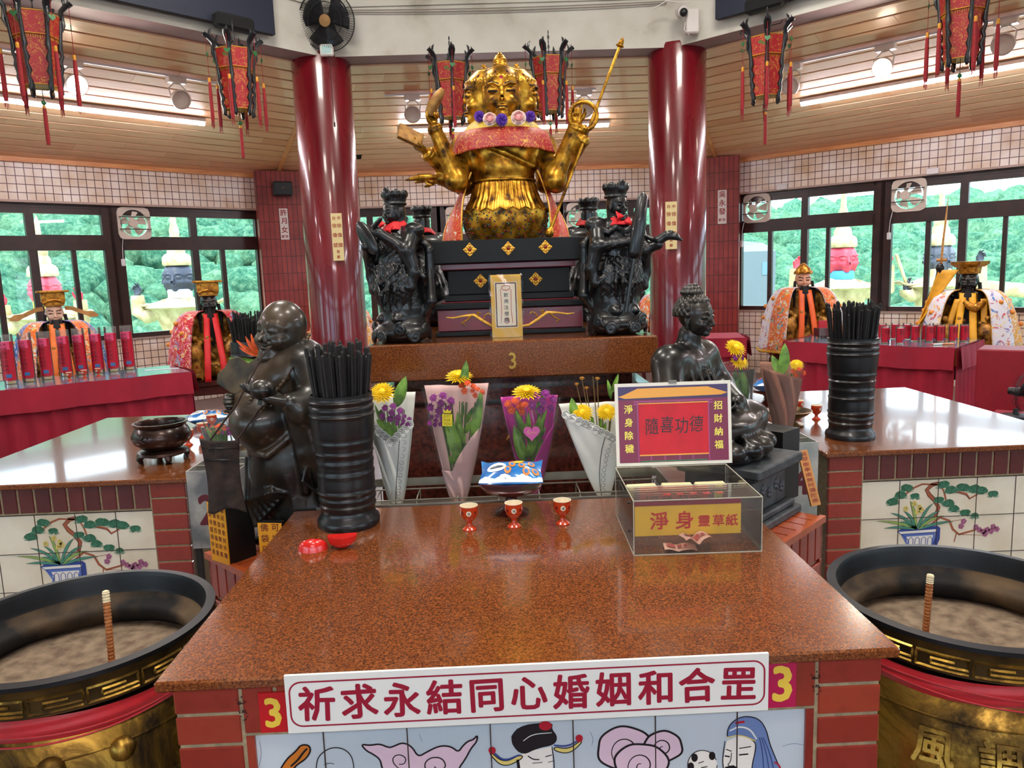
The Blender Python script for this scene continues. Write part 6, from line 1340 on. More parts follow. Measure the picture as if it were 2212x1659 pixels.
M_stone = twotone('dark_stone', '1c2024', '4a4f54', 25, .3, .7, .5, bmp=.2)
t = thing('stone_stand', 'dark carved stone stand with stepped foot under the seated black statue', 'stand', (.82, 2.53, .735), radians(45))
for nm, w_, z0, z1 in (('foot', .335, 0, .028), ('foot', .30, .028, .05), ('waist', .25, .05, .165), ('neck', .29, .165, .182), ('top', .335, .182, .215)): mb = MB(); mb.cbox((0, 0, (z0 + z1) / 2), (w_, w_, z1 - z0), .005); mb.build(nm, M_stone, t)
mb = MB()
for sx_, sy_, r_ in ((0, -1, 0), (1, 0, 90), (-1, 0, -90)):
    F = rot('Z', r_) @ T(V((0, -.126, .108)))
    for x_ in (-.09, -.05, 0, .05, .09):
        for k in range(5): a = k * 1.257; mb.ball((x_ + .010 * cos(a), 0, .012 * sin(a) + (.012 if x_ in (-.05, .05) else -.006)), (.009, .005, .009), 8, 5, F)
mb.build('carved_flowers', M_stone, t, smooth=60, kind='stuff')
t = MB(); t.rng((-.017, -.006, 0), (.017, .006, .30)); t.mat(1); Fq = frame((0, -.0062, 0), (1, 0, 0), (0, 0, 1))
for i, ch in enumerate('信眾敬奉南無阿彌陀佛'): write(t, ch, 0, .28 - i * .028, .024, .0004, Fq, bold=.01)
o = t.build('wooden_plaque', [plain('plaque_wood', 'c98a48', .5, noise=.1), plain('plaque_red', '8a2418', .5)]); a_, b_ = onY(1722, 978, 2.66), onY(1762, 1092, 2.56)
d_ = (a_ - b_); u_ = V((0, -1, 0)).cross(d_).normalized() * -1; o.matrix_world = frame(b_, d_.cross(V((0, 1, 0))).normalized() * (1 if d_.cross(V((0, 1, 0))).x > 0 else -1), V((0, 1, 0)), d_.normalized()); o.scale = (1, 1, d_.length / .30)
tag(o, 'narrow wooden plaque with red characters leaning beside the pale bin marked 4', 'plaque')
mb = MB(); mb.rng((-.06, -.05, 0), (.06, .12, .26)); o = mb.build('black_case', MATS['case_black']); o.location = (1.035, 2.70, .737); o.rotation_euler = (0, 0, radians(40)); tag(o, 'black case beside the stone stand behind the leaning plaque', 'case')
# ================================================================= big incense urns
m, nt, b = nodes('worn_brass'); t1_ = tex(nt, 'Noise', 5, Detail=8, Roughness=.7, Distortion=.6); t2_ = tex(nt, 'Noise', 45, Detail=4)
nt.links.new(ramp(nt, t1_.outputs['Fac'], [(.36, hexc('2c2114')), (.47, hexc('6a5020')), (.56, hexc('b08c3c')), (.70, hexc('d8b45c'))]), b.inputs['Base Color']); nt.links.new(ramp(nt, t1_.outputs['Fac'], [(.4, (.6,) * 3), (.62, (.22,) * 3)]), b.inputs['Roughness'])
b.inputs['Metallic'].default_value = .85; bump(nt, b, t2_.outputs['Fac'], .2, .003); M_wbrass = m
M_rim = twotone('rim_iron', '0a0b0e', '1a1c20', 12, .3, .7, .42, .3, bmp=.1); M_inner = twotone('sooty_inside', '0c0b0c', '6a553a', 4, .45, .68, .8)
M_ash = twotone('ash', '5a4a3c', '8f7d68', 30, .3, .7, .95, bmp=.6)
def urn(label, P, R, glyph, gx):
    t = thing('incense_urn', label, 'incense urn', P)
    mb = MB(); mb.lathe([(R, .790), (R, .800), (R * .93, .802), (R * .915, .790), (R * .915, .755), (R * .90, .745)], n=80, cap=0); mb.build('rim', M_rim, t, smooth=40)
    mb = MB(); mb.lathe([(R * .90, .748), (R * .885, .73), (R * .80, .722), (R * .78, .71), (R * .79, .69), (R * .90, .66), (R * .95, .60), (R * .9, .55), (0, .54)], n=80, cap=0); mb.build('inside', M_inner, t, smooth=60)
    mb = MB(); mb.lathe([(R * .93, .66), (R * .6, .668), (R * .3, .655), (0, .66)], n=60, cap=0); mb.v = [(x, y, z + .006 * noise.noise(V((x * 14, y * 14, 0)))) for x, y, z in mb.v]; tag(mb.build('ash', M_ash, t, smooth=180), kind='stuff')
    mb = MB(); mb.lathe([(R, .790), (R * .985, .778), (R * .99, .728), (R * .96, .722), (R * .90, .716)], n=80, cap=0)
    mb.build('band', twotone('band_patina', '1c150c', '5c4620', 9, .35, .65, .5, .6), t, smooth=50); mb = MB()
    nU = 18
    for i in range(nU):        # meander
        a0 = 2 * pi * i / nU; w = 2 * pi / nU
        for pts in ([(.04, .1), (.04, .85), (.96, .85), (.96, .32), (.30, .32), (.30, .58), (.72, .58)], [(.04, .1), (.96, .1)]):
            L_ = []
            for (a, b_), (c_, d_) in zip(pts[:-1], pts[1:]):
                for q in range(4): L_.append((a + (c_ - a) * q / 4, b_ + (d_ - b_) * q / 4))
            L_.append(pts[-1]); mb.tube([(R * .992 * cos(a0 + u * w), R * .992 * sin(a0 + u * w), .731 + v * .044) for u, v in L_], .0036, 4)
    mb.build('meander_relief', M_wbrass, t, smooth=50)
    mb = MB(); mb.lathe([(R * .955, .675), (R * 1.03, .645), (R * 1.10, .60), (R * 1.14, .53), (R * 1.13, .42), (R * 1.02, .28), (R * .8, .19), (R * .72, .16), (R * .9, .10), (R * .95, .0), (0, 0)][::1], n=80, cap=0)
    for z, r_ in ((.635, 1.05), (.34, 1.07)): mb.tube([(R * r_ * cos(a), R * r_ * sin(a), z) for a in np.linspace(0, 2 * pi, 81)[:-1]], .003, 6, closed=True)
    mb_body = mb; mb = MB()
    for i, ch in enumerate(glyph):
        a = gx[i]; F = frame((R * 1.115 * cos(a), R * 1.115 * sin(a), .578), (-sin(a), cos(a), 0), (-.45 * cos(a), -.45 * sin(a), 1)); write(mb, ch, 0, 0, .082, .006, F, bold=.02)
    if glyph: mb.build('raised_characters', M_wbrass, t, solid=.012)
    C = Carve((-R * 1.35, -R * 1.35, .30), (R * 1.35, R * .2, .68), .0065); r2 = random.Random(3); C.F[:] = 1
    for k in range(26):
        a = r2.uniform(pi * 1.02, 2 * pi); z = r2.uniform(.40, .64); 
        if glyph and min(abs(a % (2 * pi) - g_ % (2 * pi)) for g_ in gx) < .28: continue
        rr = R * np.interp(z, [.42, .53, .60, .645], [1.11, 1.12, 1.08, 1.02]); c_ = (rr * cos(a), rr * sin(a), z); C.ell(c_, (.022 + .012 * r2.random(),) * 3, .01); C.ell((rr * 1.04 * cos(a + .05), rr * 1.04 * sin(a + .05), z + .008), .010, .004)
    vs_, q_ = C.mesh(); mb_body.add([tuple(v) for v in vs_], [tuple(int(i) for i in r_) for r_ in q_]); bd = mb_body.build('body', M_wbrass, t, smooth=50)
    mb = MB(); N = 90
    mb.grid(lambda u, v: ((R * (.965 + .018 * sin(v * pi)) + .0016 * sin(v * 14 + u * 31)) * cos(u * 2 * pi), (R * (.965 + .018 * sin(v * pi)) + .0016 * sin(v * 14 + u * 31)) * sin(u * 2 * pi), .718 - .050 * v + .006 * sin(u * 2 * pi * 3)), N, 10, wrap=True)
    for k in range(2): mb.tube([((R * .985) * cos(a), (R * .985) * sin(a), .690 - .014 * k + .010 * sin(a * 2 + k)) for a in np.linspace(0, 2 * pi, 61)[:-1]], .0022, 5, closed=True)
    mb.build('red_sash', plain('sash_red', 'b0101e', .45, noise=.12, nscale=14, sheen=.3), t, smooth=180); return t
urn('large brass incense urn with a red sash left of the near table', (-1.035, 1.77, 0), .315, '', [])
urn('large brass incense urn with raised characters right of the near table', (1.12, 1.71, 0), .312, '調風', [radians(-111), radians(-130)])
def rope_incense(label, top, base, z0):
    top, base = V(top), V(base); d = (top - base).normalized(); base = base + d * ((z0 - base.z) / d.z); L_ = (top - base).length; mb = MB(); n_ = int(L_ / .0024)
    t = thing('rope_incense', label, 'incense', tuple(base))
    mb.tube([d * (i * L_ * .88 / n_) for i in range(n_ + 1)], [.0072 + .0012 * (i % 4 < 2) for i in range(n_ + 1)], 12); mb.build('coil', twotone('incense_rope', '8a4c22', 'b0703c', 60, .3, .7, .8), t)
    mb = MB(); mb.tube([d * (L_ * .88 + i * L_ * .12 / 12) for i in range(13)], [.0076 + .0012 * (i % 3 == 0) for i in range(12)] + [.003], 12); mb.build('burnt_tip', plain('ash_tip', 'd8c8a4', .9), t)
rope_incense('thick rope incense stick standing in the ash of the left urn', onY(228, 1275, 1.74), onY(240, 1412, 1.72), .657)
rope_incense('thick rope incense stick standing in the ash of the right urn', onY(2010, 1240, 1.72), onY(2000, 1358, 1.72), .657)
# ================================================================= things on the side tables
M_bowl = twotone('bronze_bowl', '1c1210', '4a3028', 10, .35, .7, .28, .5, coat=.2)
t = thing('bronze_censer', 'round dark bronze bowl on a footed stand at the corner of the left table', 'censer', (-1.425, 3.21, .85))
mb = MB(); mb.lathe([(.03, .058), (.08, .060), (.112, .085), (.120, .112), (.108, .140), (.098, .152), (.108, .162), (.110, .170), (.100, .170), (.090, .155), (.10, .12), (.08, .08), (0, .075)], n=48, cap=1); mb.build('bowl', M_bowl, t, smooth=50)
mb = MB()
for k in range(9): a = k * 2 * pi / 9; mb.tube([(-.02 + .022 * cos(a), -.112 + .002 * abs(sin(a)), .115 + .016 * sin(a)), (-.02 + .012 * cos(a + .8), -.118, .115 + .010 * sin(a + .8))], .003, 5)
mb.build('cast_motif', M_bowl, t)
mb = MB(); mb.lathe([(.0, .052), (.085, .052), (.10, .046), (.104, .036), (.09, .030), (.0, .030)], n=40); mb.build('stand', M_bowl, t, smooth=40)
for k in range(4): a = k * pi / 2 + .6; mb = MB(); mb.tube([(.085 * cos(a), .085 * sin(a), .034), (.096 * cos(a), .096 * sin(a), .018), (.088 * cos(a), .088 * sin(a), .006), (.092 * cos(a), .092 * sin(a), 0)], [.016, .013, .010, .014], 8); mb.build('foot', M_bowl, t, smooth=50)
t = thing('candle_dish', 'shallow brass dish with a central spike and disc left of the right table barrel', 'candle dish', (1.355, 3.42, .85))
mb = MB(); mb.lathe([(.065, 0), (.07, .008), (.03, .018), (.05, .03), (.085, .052), (.105, .070), (.101, .071), (.08, .056), (0, .045)], n=40); mb.build('dish', twotone('dish_brass', '2c1e14', '8a6c3c', 8, .35, .65, .35, .6), t, smooth=45)
mb = MB(); mb.lathe([(.012, .045), (.009, .06), (.014, .10), (.008, .12), (.007, .185), (.045, .192), (.046, .197), (0, .198)], n=24); mb.build('spike', MATS['dish_brass'], t, smooth=45)
for a in (.5, 2.4, 4.4): mb = MB(); mb.tube([(.008 * cos(a), .008 * sin(a), .10), (.03 * cos(a), .03 * sin(a), .12), (.045 * cos(a), .045 * sin(a), .165)], [.006, .005, .002], 8); mb.build('arm', M_blk, t)
g = 'red stem cups on the right table'
dup(c0, (1.50, 3.66, .85), .4, 'red stem cup beside the snack bag stand on the right table', g, .95); dup(c0, (1.53, 3.52, .85), .4, 'red stem cup behind the spike dish on the right table', g, .95)
barrel('black incense barrel behind the head of the laughing statue, full of thin sticks', (-1.30, 4.10, .85), .095, .43, (.1, .2, .4, .6, .8), 80, 9, ('thin black stick in the barrel behind the laughing statue head', 'sticks in the barrel behind the laughing statue'))
t = thing('paradise_flower', 'orange bird of paradise bloom behind the laughing statue chin', 'flower', onY(560, 770, 3.2))
mb = MB()
for (dx, dz) in ((-.085, .075), (-.045, .09), (-.075, .045), (-.02, .10)): leaf(mb, (0, 0, 0), (dx, -.02, dz), .02)
mb.build('orange_petals', M_oran, t, smooth=180); mb = MB(); leaf(mb, (.02, 0, -.03), (-.13, 0, -.0), .03); mb.tube([(.02, 0, -.03), (.1, .02, -.25), (.12, .05, -.30)], .005, 6); mb.build('green_bract', M_leaf, t, smooth=180); mb = MB(); mum(mb, (.02, -.02, -.005), .03, (0, -1, .3), 50); mb.build('yellow_bloom', M_mum, t)
# ================================================================= red cloth tables
M_cloth = twotone('crimson_cloth', '8a0b28', 'a80f30', 3, .3, .7, .75); M_tabletop = twotone('glossy_grey_top', '5b6a78', '7c8ea0', 6, .3, .7, .12, coat=.5)
def cloth_table(label, P, rz, L_, D, H=.78, top=None, sk=.20):
    """origin at front right floor corner; local x runs left along the front, y back"""
    t = thing('cloth_table', label, 'table', P, rz); mb = MB(); mb.rng((-L_, 0, H - .02), (0, D, H)); mb.build('top', top or M_tabletop, t)
    per = [(-L_ - .01, -.012), (.012, -.012), (.012, D + .012)]
    def drape(z0, z1, off, amp, nf, nm):
        mb = MB(); segs = [(V((-L_, 0)), V((0, 0))), (V((0, 0)), V((0, D))), (V((-L_, D)), V((-L_, 0)))]
        for i_, (a, b_) in enumerate(segs):
            d = (b_ - a); n_ = V((d.y, -d.x)).normalized(); nn = int(d.length * nf)
            def p(u, v):
                s_ = u * nn; f = abs((s_ % 1) - .5) * 2; o = off + amp * (.3 + .7 * v) * (f ** .35 if amp < .02 else sin(s_ * 6.28)) + .012 * v; q = a + d * u + n_ * o; ext = 1 + .0
                return (q.x, q.y, z1 + (z0 - z1) * v + .004 * sin(s_ * 2.1))
            mb.grid(p, max(30, nn * 8), 8)
        return mb.build(nm, M_cloth, t, smooth=40)
    drape(.02, H - .004, .006, .022, 7, 'table_cloth'); drape(H - sk, H + .002, .035, .016, 5, 'pleated_valance')
    for x_ in (-L_ + .05, -.05):
        for y_ in (.05, D - .05): mb = MB(); mb.rng((x_ - .025, y_ - .025, 0), (x_ + .025, y_ + .025, H - .02)); mb.build('leg', M_wood, t)
    return t
cloth_table('long crimson draped table carrying eight tall red candle tubes', (-2.83, 7.11, 0), radians(36), 2.9, .75)
cloth_table('crimson draped table carrying the short red candle jars', (4.15, 6.67, 0), radians(-45), 1.56, .88)
cloth_table('pinkish crimson covered table beyond the seated black statue head', (2.74, 8.12, 0), radians(-10), .9, .7, .80, M_cloth)
def hz(x): return x
M_cred = plain('candle_red', 'c0102a', .4, noise=.1, nscale=10); M_wax = plain('candle_wax', 'e8c070', .5); M_jar = glassy('jar_glass', (.97, .98, .98), 1.45, .03, .05)
def candle(label, P, H, R, group, pinktop, n_ch):
    t = thing('candle_tube', label, 'candle', P, 0, group)
    mb = MB(); mb.lathe([(R, .002), (R, H), (R * .93, H), (R * .93, .004)], n=28, cap=0); mb.build('glass_tube', M_jar, t, smooth=40)
    mb = MB(); mb.lathe([(0, .004), (R * .88, .004), (R * .88, H * .06)], n=24); mb.build('wax_foot', M_wax, t, smooth=40)
    mb = MB(); z1 = H * (.86 if pinktop else .9); mb.lathe([(R * .88, H * .06), (R * .88, z1), (0, z1)], n=24); mb.mat(1); mb.lathe([(R * 1.005, H * .08), (R * 1.005, z1)], n=24, a0=-pi * .95, a1=-.05)
    mb.mat(2)
    if pinktop: mb.lathe([(R * 1.012, H * .70), (R * 1.012, H * .86)], n=16, a0=-pi * .8, a1=-pi * .2)
    mb.mat(3)
    for c_ in (-.35, .25):
        for i in range(n_ch):
            a = -pi / 2 + c_; F = frame((R * 1.03 * cos(a), R * 1.03 * sin(a), 0), (-sin(a), cos(a), 0), (0, 0, 1)); write(mb, '光明燈平安順利福'[i % 8], 0, H * .80 - i * H * .085, H * .07 if n_ch > 5 else H * .12, .0, F)
    mb.mat(4); F = frame((R * 1.03 * cos(-1.2), R * 1.03 * sin(-1.2), H * .17), (-sin(-1.2), cos(-1.2), 0), (0, 0, 1)); mb.box((0, 0, 0), (R * .8, H * .07, .001), F)
    mb.build('red_candle', [M_cred, plain('label_crimson', 'b80e2c', .35), plain('label_pink', 'e04a78', .4), plain('label_ink', '4a0a18', .5), plain('label_blue', '3a6aa0', .4)], t, smooth=40); return t
g = 'tall red candle tubes on the left draped table'; cds = [(25, 829), (64, 824), (104, 819), (145, 812), (178, 808), (214, 805), (247, 802), (281, 798)]
names = ['tall red candle tube at the near left end of its row', 'second tall red candle tube from the left end of the row', 'third tall red candle tube, in front of the bearded figure', 'fourth tall red candle tube, with its pink band, left of the first small cup', 'fifth tall red candle tube, between two small cups', 'sixth tall red candle tube, right of the third small cup', 'seventh tall red candle tube, second from the window mullion end', 'tall red candle tube at the far right end of its row']
cp = None
for (px, py), nm in zip(cds, names):
    P_ = onZ(px, py, .78)
    if cp is None: cp = candle(nm, P_, .43, .052, g, True, 7)
    else: dup(cp, P_, 0, nm, g)
g = 'red candle jars on the right draped table'; jar = None
for i, (px, py) in enumerate([(1905, 733), (1912, 741), (1933, 732), (1944, 742), (1958, 733), (1976, 737), (1999, 735), (2008, 738), (2022, 734), (2031, 738), (2058, 738), (2082, 737)]):
    P_ = onZ(px, py, .78); nm = ['red candle jar at the barrel end, back row', 'red candle jar nearest the barrel sticks', 'red candle jar just behind the small cup', 'red candle jar right of the small cup, front row', 'red candle jar in the back row behind the lone front jar', 'red candle jar of the pair left of the middle gap', 'red candle jar, left one of the middle pair', 'red candle jar, right one of the middle pair', 'red candle jar, left one of the last close pair', 'red candle jar, right one of the last close pair', 'red candle jar, second from the far right end', 'red candle jar at the far right end of the row'][i]
    if jar is None: jar = candle(nm, P_, .165, .040, g, False, 4)
    else: dup(jar, P_, 0, nm, g)
g = 'tiny stem cups on the left draped table'
for (px, py), nm in (((151, 822), 'tiny red stem cup in front of the fourth candle tube'), ((183, 817), 'tiny red stem cup in front of the fifth candle tube'), ((213, 813), 'tiny red stem cup in front of the sixth candle tube')): dup(c0, onZ(px, py, .78), 0, nm, g, 1.0)
dup(c0, onZ(1918, 741, .78), 0, 'tiny red stem cup among the candle jars beside the barrel', 'cup by the candle jars', .9)
t = thing('altar_chest', 'small dark wooden chest with red slips on the right draped table', 'chest', onZ(1776, 730, .78), radians(10)); mb = MB(); mb.cbox((0, 0, .065), (.15, .10, .09), .006)
for x_ in (-.06, .06):
    for y_ in (-.035, .035): mb.box((x_, y_, .01), (.02, .02, .02))
mb.build('box', M_wood, t); mb = MB(); mb.box((0, .0, .14), (.09, .03, .09)); mb.build('red_slips', M_cred, t)
mb = MB(); mb.cyl((-.10, 0, .008), (.10, .02, .008), .008, n=8); mb.mat(1).cyl((-.10, .03, .008), (.08, -.02, .008), .007, n=8); o = mb.build('marker_pen', [plain('pen_white', 'e0e0dc', .4), plain('pen_orange', 'd87a3a', .4)]); o.location = onZ(2040, 745, .78); tag(o, 'white and orange marker pens lying in front of the candle jars', 'pens')
mb = MB(); mb.box((0, 0, .002), (.30, .04, .004)); o = mb.build('paper_slip', plain('slip', 'c8d0d0', .5)); o.location = onZ(350, 798, .78); o.rotation_euler = (0, 0, .3); tag(o, 'flat pale paper slips near the right end of the left draped table', 'paper')
# ================================================================= seated robed figures under the windows
def embroid(name, base, cols, sc=26):
    m, nt, b = nodes(name); t = tex(nt, 'Voronoi', sc); w = tex(nt, 'Noise', sc * .35, Detail=3, Distortion=3); w2 = tex(nt, 'Noise', sc * .5, Detail=3, Distortion=2)
    sep = nt.nodes.new('ShaderNodeSeparateColor'); nt.links.new(t.outputs['Color'], sep.inputs[0])
    c = ramp(nt, sep.outputs[0], [(i / (len(cols) - 1), hexc(x)) for i, x in enumerate(cols)]); f = ramp(nt, w.outputs['Fac'], [(.54, (0, 0, 0)), (.56, (1, 1, 1))]); f2 = ramp(nt, w2.outputs['Fac'], [(.485, (0, 0, 0)), (.497, (1, 1, 1)), (.51, (1, 1, 1)), (.522, (0, 0, 0))])
    c = mixc(nt, f, hexc(base), c); c = mixc(nt, f2, c, hexc('e8dcc0')); nt.links.new(c, b.inputs['Base Color']); b.inputs['Roughness'].default_value = .6; bump(nt, b, w.outputs['Fac'], .4, .006); MATS[name] = m; return m
EM = dict(blue=embroid('embroidered_blue', '1f4c9a', ['d83a2a', '2a78c8', 'e8a030', 'e890b0', '3a9a6a']), red=embroid('embroidered_red', 'c01424', ['e8e0d0', '3a70b8', 'e8b040', 'd86a9a', 'c01424']), white=embroid('embroidered_white', 'dcd8e0', ['e06a2a', '4a80c0', 'd03a40', 'e8c050', 'e8e4e4']), orange=embroid('embroidered_orange', 'dc6a1c', ['e8d050', 'c02020', '3a8a70', 'f0e0d0', '2a60a8']), yellow=embroid('embroidered_yellow', 'e09c14', ['d8402a', 'f0e8d8', '3a70b0', 'e8c040', 'b03060']))
M_gild2 = twotone('gilded_robe', '4a2a10', 'c08a34', 18, .35, .6, .45, .5, bmp=.5, c3='8a3a20')
FC = dict(dark=plain('face_black', '141012', .3), pale=plain('face_pale', 'e0b49a', .4), tan=plain('face_tan', 'd89c7c', .4)); M_hairb = plain('beard_black', '0e0d10', .85, noise=.3, nscale=50); M_goldh = twotone('hat_gold', '8a5414', 'd89a34', 30, .35, .65, .35, .6)
def deity(label, P, rz, face, hat, capes, ribbon, s=1., beard=1., extra=None, fold=None, stand_h=.55, cs=1.):
    t = thing('robed_figure', label, 'statue', (P[0], P[1], stand_h), rz, None)
    C = Carve((-.36, -.34, 0), (.36, .26, .72), .0085)
    C.ell((0, 0, .12), (.26, .20, .13), .05); C.ell((0, .04, .36), (.17, .12, .24), .06); C.ell((0, .04, .56), (.17, .10, .08), .05)
    for sg in (-1, 1): C.path([(sg * .14, -.02, .30), (sg * .17, -.22, .28), (sg * .16, -.22, .04)], [.09, .085, .07], .03); C.ell((sg * .16, -.28, .03), (.05, .07, .03), .02); C.path([(sg * .18, .02, .56), (sg * .25, -.06, .38), (sg * .12, -.18, .36)], [.07, .06, .04], .03)
    for k in range(9): a = k * .7; C.ell((.24 * cos(a), -.05 + .2 * sin(a), .05 + .03 * (k % 3)), .05, .02)
    r2 = random.Random(11)
    for k in range(26): C.ell((r2.uniform(-.2, .2), -.24 + r2.uniform(-.02, .04), r2.uniform(.06, .42)), r2.uniform(.018, .034), .01)
    C.build('body', M_gild2, t)
    C = Carve((-.11, -.12, .60), (.11, .12, .90), .0048); H = T(V((0, 0, .63))) @ rot('X', -3); P_ = head(C, H, .215, ears=.13, slit=False); C.cap((0, .02, .58), (0, .02, .68), .05, .05, .02)
    def fm(x, y, z):
        o = np.zeros(len(x), int); u = x / .215; w = (z - .63) / .215; fr = y < -.05
        for sg in (-1, 1): o[fr & (np.abs(w - .465) < .022) & (sg * u > .07) & (sg * u < .25)] = 1; o[fr & (np.abs(w - .60 - .25 * (sg * u - .15)) < .02) & (sg * u > .06) & (sg * u < .28)] = 1
        return o
    C.build('face', [FC[face], plain('brow_ink', '120e10', .5) if face != 'dark' else plain('eye_pale', '8a8078', .4)], t, matf=fm)
    if beard:
        mb = MB(); mb.tube([(0, -.085, .665), (0, -.125, .60), (0, -.15, .45), (0, -.16, .34 - .04 * beard)], [.030, .045, .040, .012], 10, flat=.5)
        for sg in (-1, 1): mb.tube([(sg * .03, -.10, .675), (sg * .05, -.12, .60), (sg * .055, -.13, .48)], [.008, .012, .004], 6); mb.tube([(sg * .085, -.03, .72), (sg * .095, -.06, .60), (sg * .10, -.09, .46)], [.014, .018, .006], 8)
        mb.build('beard', M_hairb, t, smooth=60)
    if hat:
        mb = MB()
        if hat in ('flat', 'winged'):
            mb.rng((-.085, -.085, .80), (.085, .085, .84)); mb.rng((-.10, -.06, .84), (.10, .06, .93)); mb.rng((-.135, -.10, .93), (.135, .08, .95)); mb.tube([(-.09, -.09, .83), (-.05, -.105, .85), (0, -.11, .86), (.05, -.105, .85), (.09, -.09, .83)], .012, 8)
            mb.build('hat', M_goldh, t, bevel=.004)
            if hat == 'winged':
                for sg in (-1, 1): mb = MB(); mb.prism([(sg * a, b_) for a, b_ in ((.09, .80), (.16, .79), (.26, .74), (.33, .735), (.37, .70), (.36, .68), (.30, .675), (.26, .70), (.14, .755), (.09, .76))], -.008, .008); mb.build('hat_wing', twotone('wing_wood', '9a6a34', 'c08c4c', 20, .3, .7, .5), t, M=frame((0, -.02, .0), (1, 0, 0), (0, 0, 1)))
        elif hat == 'topknot': mb.tube([(0, 0, .80), (0, 0, .85), (0, 0, .885), (0, 0, .91)], [.085, .075, .04, .008], 14); mb.tube([(.085 * cos(a), .085 * sin(a), .80 + .02 * abs(sin(a * 4))) for a in np.linspace(0, 2 * pi, 33)[:-1]], .010, 6, closed=True); mb.build('topknot', M_goldh, t, smooth=60)
        elif hat == 'mortar': mb.tube([(0, 0, .80), (0, 0, .86)], [.088, .095], 20); mb.tube([(0, -.01, .86), (0, -.01, .885), (0, -.01, .91)], [.115, .15, .155], 6); mb.build('hat', M_goldh, t)
    # cloak: one sheet round the back, open at the front, embroidered; collar and hem trims
    def cl(u, v, lift=0):
        a = radians(-60) + u * radians(300); r = (.10 + (.44 * cs - .10) * (v ** .50)) + lift; r *= 1 + .03 * sin(a * 9 + 2) * v; z = .66 - .05 * v - (.60) * v ** 1.8; ox = 1.10 - .1 * v
        return (r * cos(a) * ox, .0 + r * sin(a) * .95, max(z, .005))
    mb = MB(); mb.grid(lambda u, v: cl(u, v), 64, 24); mb.build('cloak', EM[capes[0]], t, smooth=180, solid=.008)
    mb = MB(); mb.grid(lambda u, v: cl(.0 + u * .10, .05 + .95 * v, .010), 10, 24); mb.grid(lambda u, v: cl(.90 + u * .10, .05 + .95 * v, .010), 10, 24); mb.build('front_panels', EM[capes[1]], t, smooth=180, solid=.006)
    mb = MB(); mb.tube([cl(u, 1, .004) for u in np.linspace(0, 1, 90)], [.013 + .006 * (i % 3 == 0) for i in range(90)], 6); mb.build('fringe', plain('fringe_gold', 'd0a030', .6), t)
    mb = MB()
    for k in range(14): q = cl(.06 + .88 * k / 13, .35 + .3 * (k % 3) / 2, .014); mb.ball(q, (.022, .022, .022), 8, 6)
    mb.build('bosses', plain('boss_orange', 'e08a30', .5), t, smooth=60, kind='stuff')
    mb = MB()
    for sg in (-1, 1): 
        mb.grid(lambda u, v: (sg * (.035 + .045 * v + .035 * (u - .5) * 1.6), -.12 - .20 * sin(v * pi * .55) - .03 * v, .63 - .60 * v - .16 * max(0, v - .8)), 3, 20)
    mb.build('neck_ribbon', plain('ribbon_' + ribbon, ribbon, .5, noise=.08), t, smooth=180, solid=.004)
    if extra: extra(t)
    t.scale = (s, s, s)
    st = thing('figure_stand', 'dark wooden stand with curved legs under the ' + fold, 'stand', (P[0], P[1], 0), rz)
    mb = MB(); mb.cbox((0, 0, stand_h - .03), (.66 * s, .56 * s, .06), .008); mb.cbox((0, 0, stand_h - .11), (.58 * s, .48 * s, .10), .01); mb.build('top', M_wood, st)
    for sx_ in (-1, 1):
        for sy_ in (-1, 1): mb = MB(); mb.tube([(sx_ * .26 * s, sy_ * .21 * s, stand_h - .12), (sx_ * .28 * s, sy_ * .23 * s, stand_h * .5), (sx_ * .25 * s, sy_ * .20 * s, .06), (sx_ * .28 * s, sy_ * .23 * s, 0)], [.045, .032, .026, .036], 8); mb.build('leg', M_wood, st, smooth=50)
    return t
deity('robed figure with a winged wooden hat, long black beard and blue orange cloak', (-4.50, 7.98, 0), radians(32), 'pale', 'winged', ('blue', 'orange'), 'd86a14', 1.07, 1.6, fold='figure with the winged hat', stand_h=.55)
deity('dark faced robed figure with a gold hat and red embroidered cloak by the left window', (-3.09, 8.45, 0), radians(22), 'dark', 'flat', ('red', 'red'), 'd8141c', 1.12, .6, fold='dark faced figure in the red cloak', stand_h=.55)
deity('pale faced robed figure with a long black beard and orange ribbons by the right window', (3.70, 8.97, 0), radians(-12), 'tan', 'topknot', ('white', 'orange'), 'e05a14', 1.13, 2.0, fold='pale faced figure with orange ribbons', stand_h=.55)
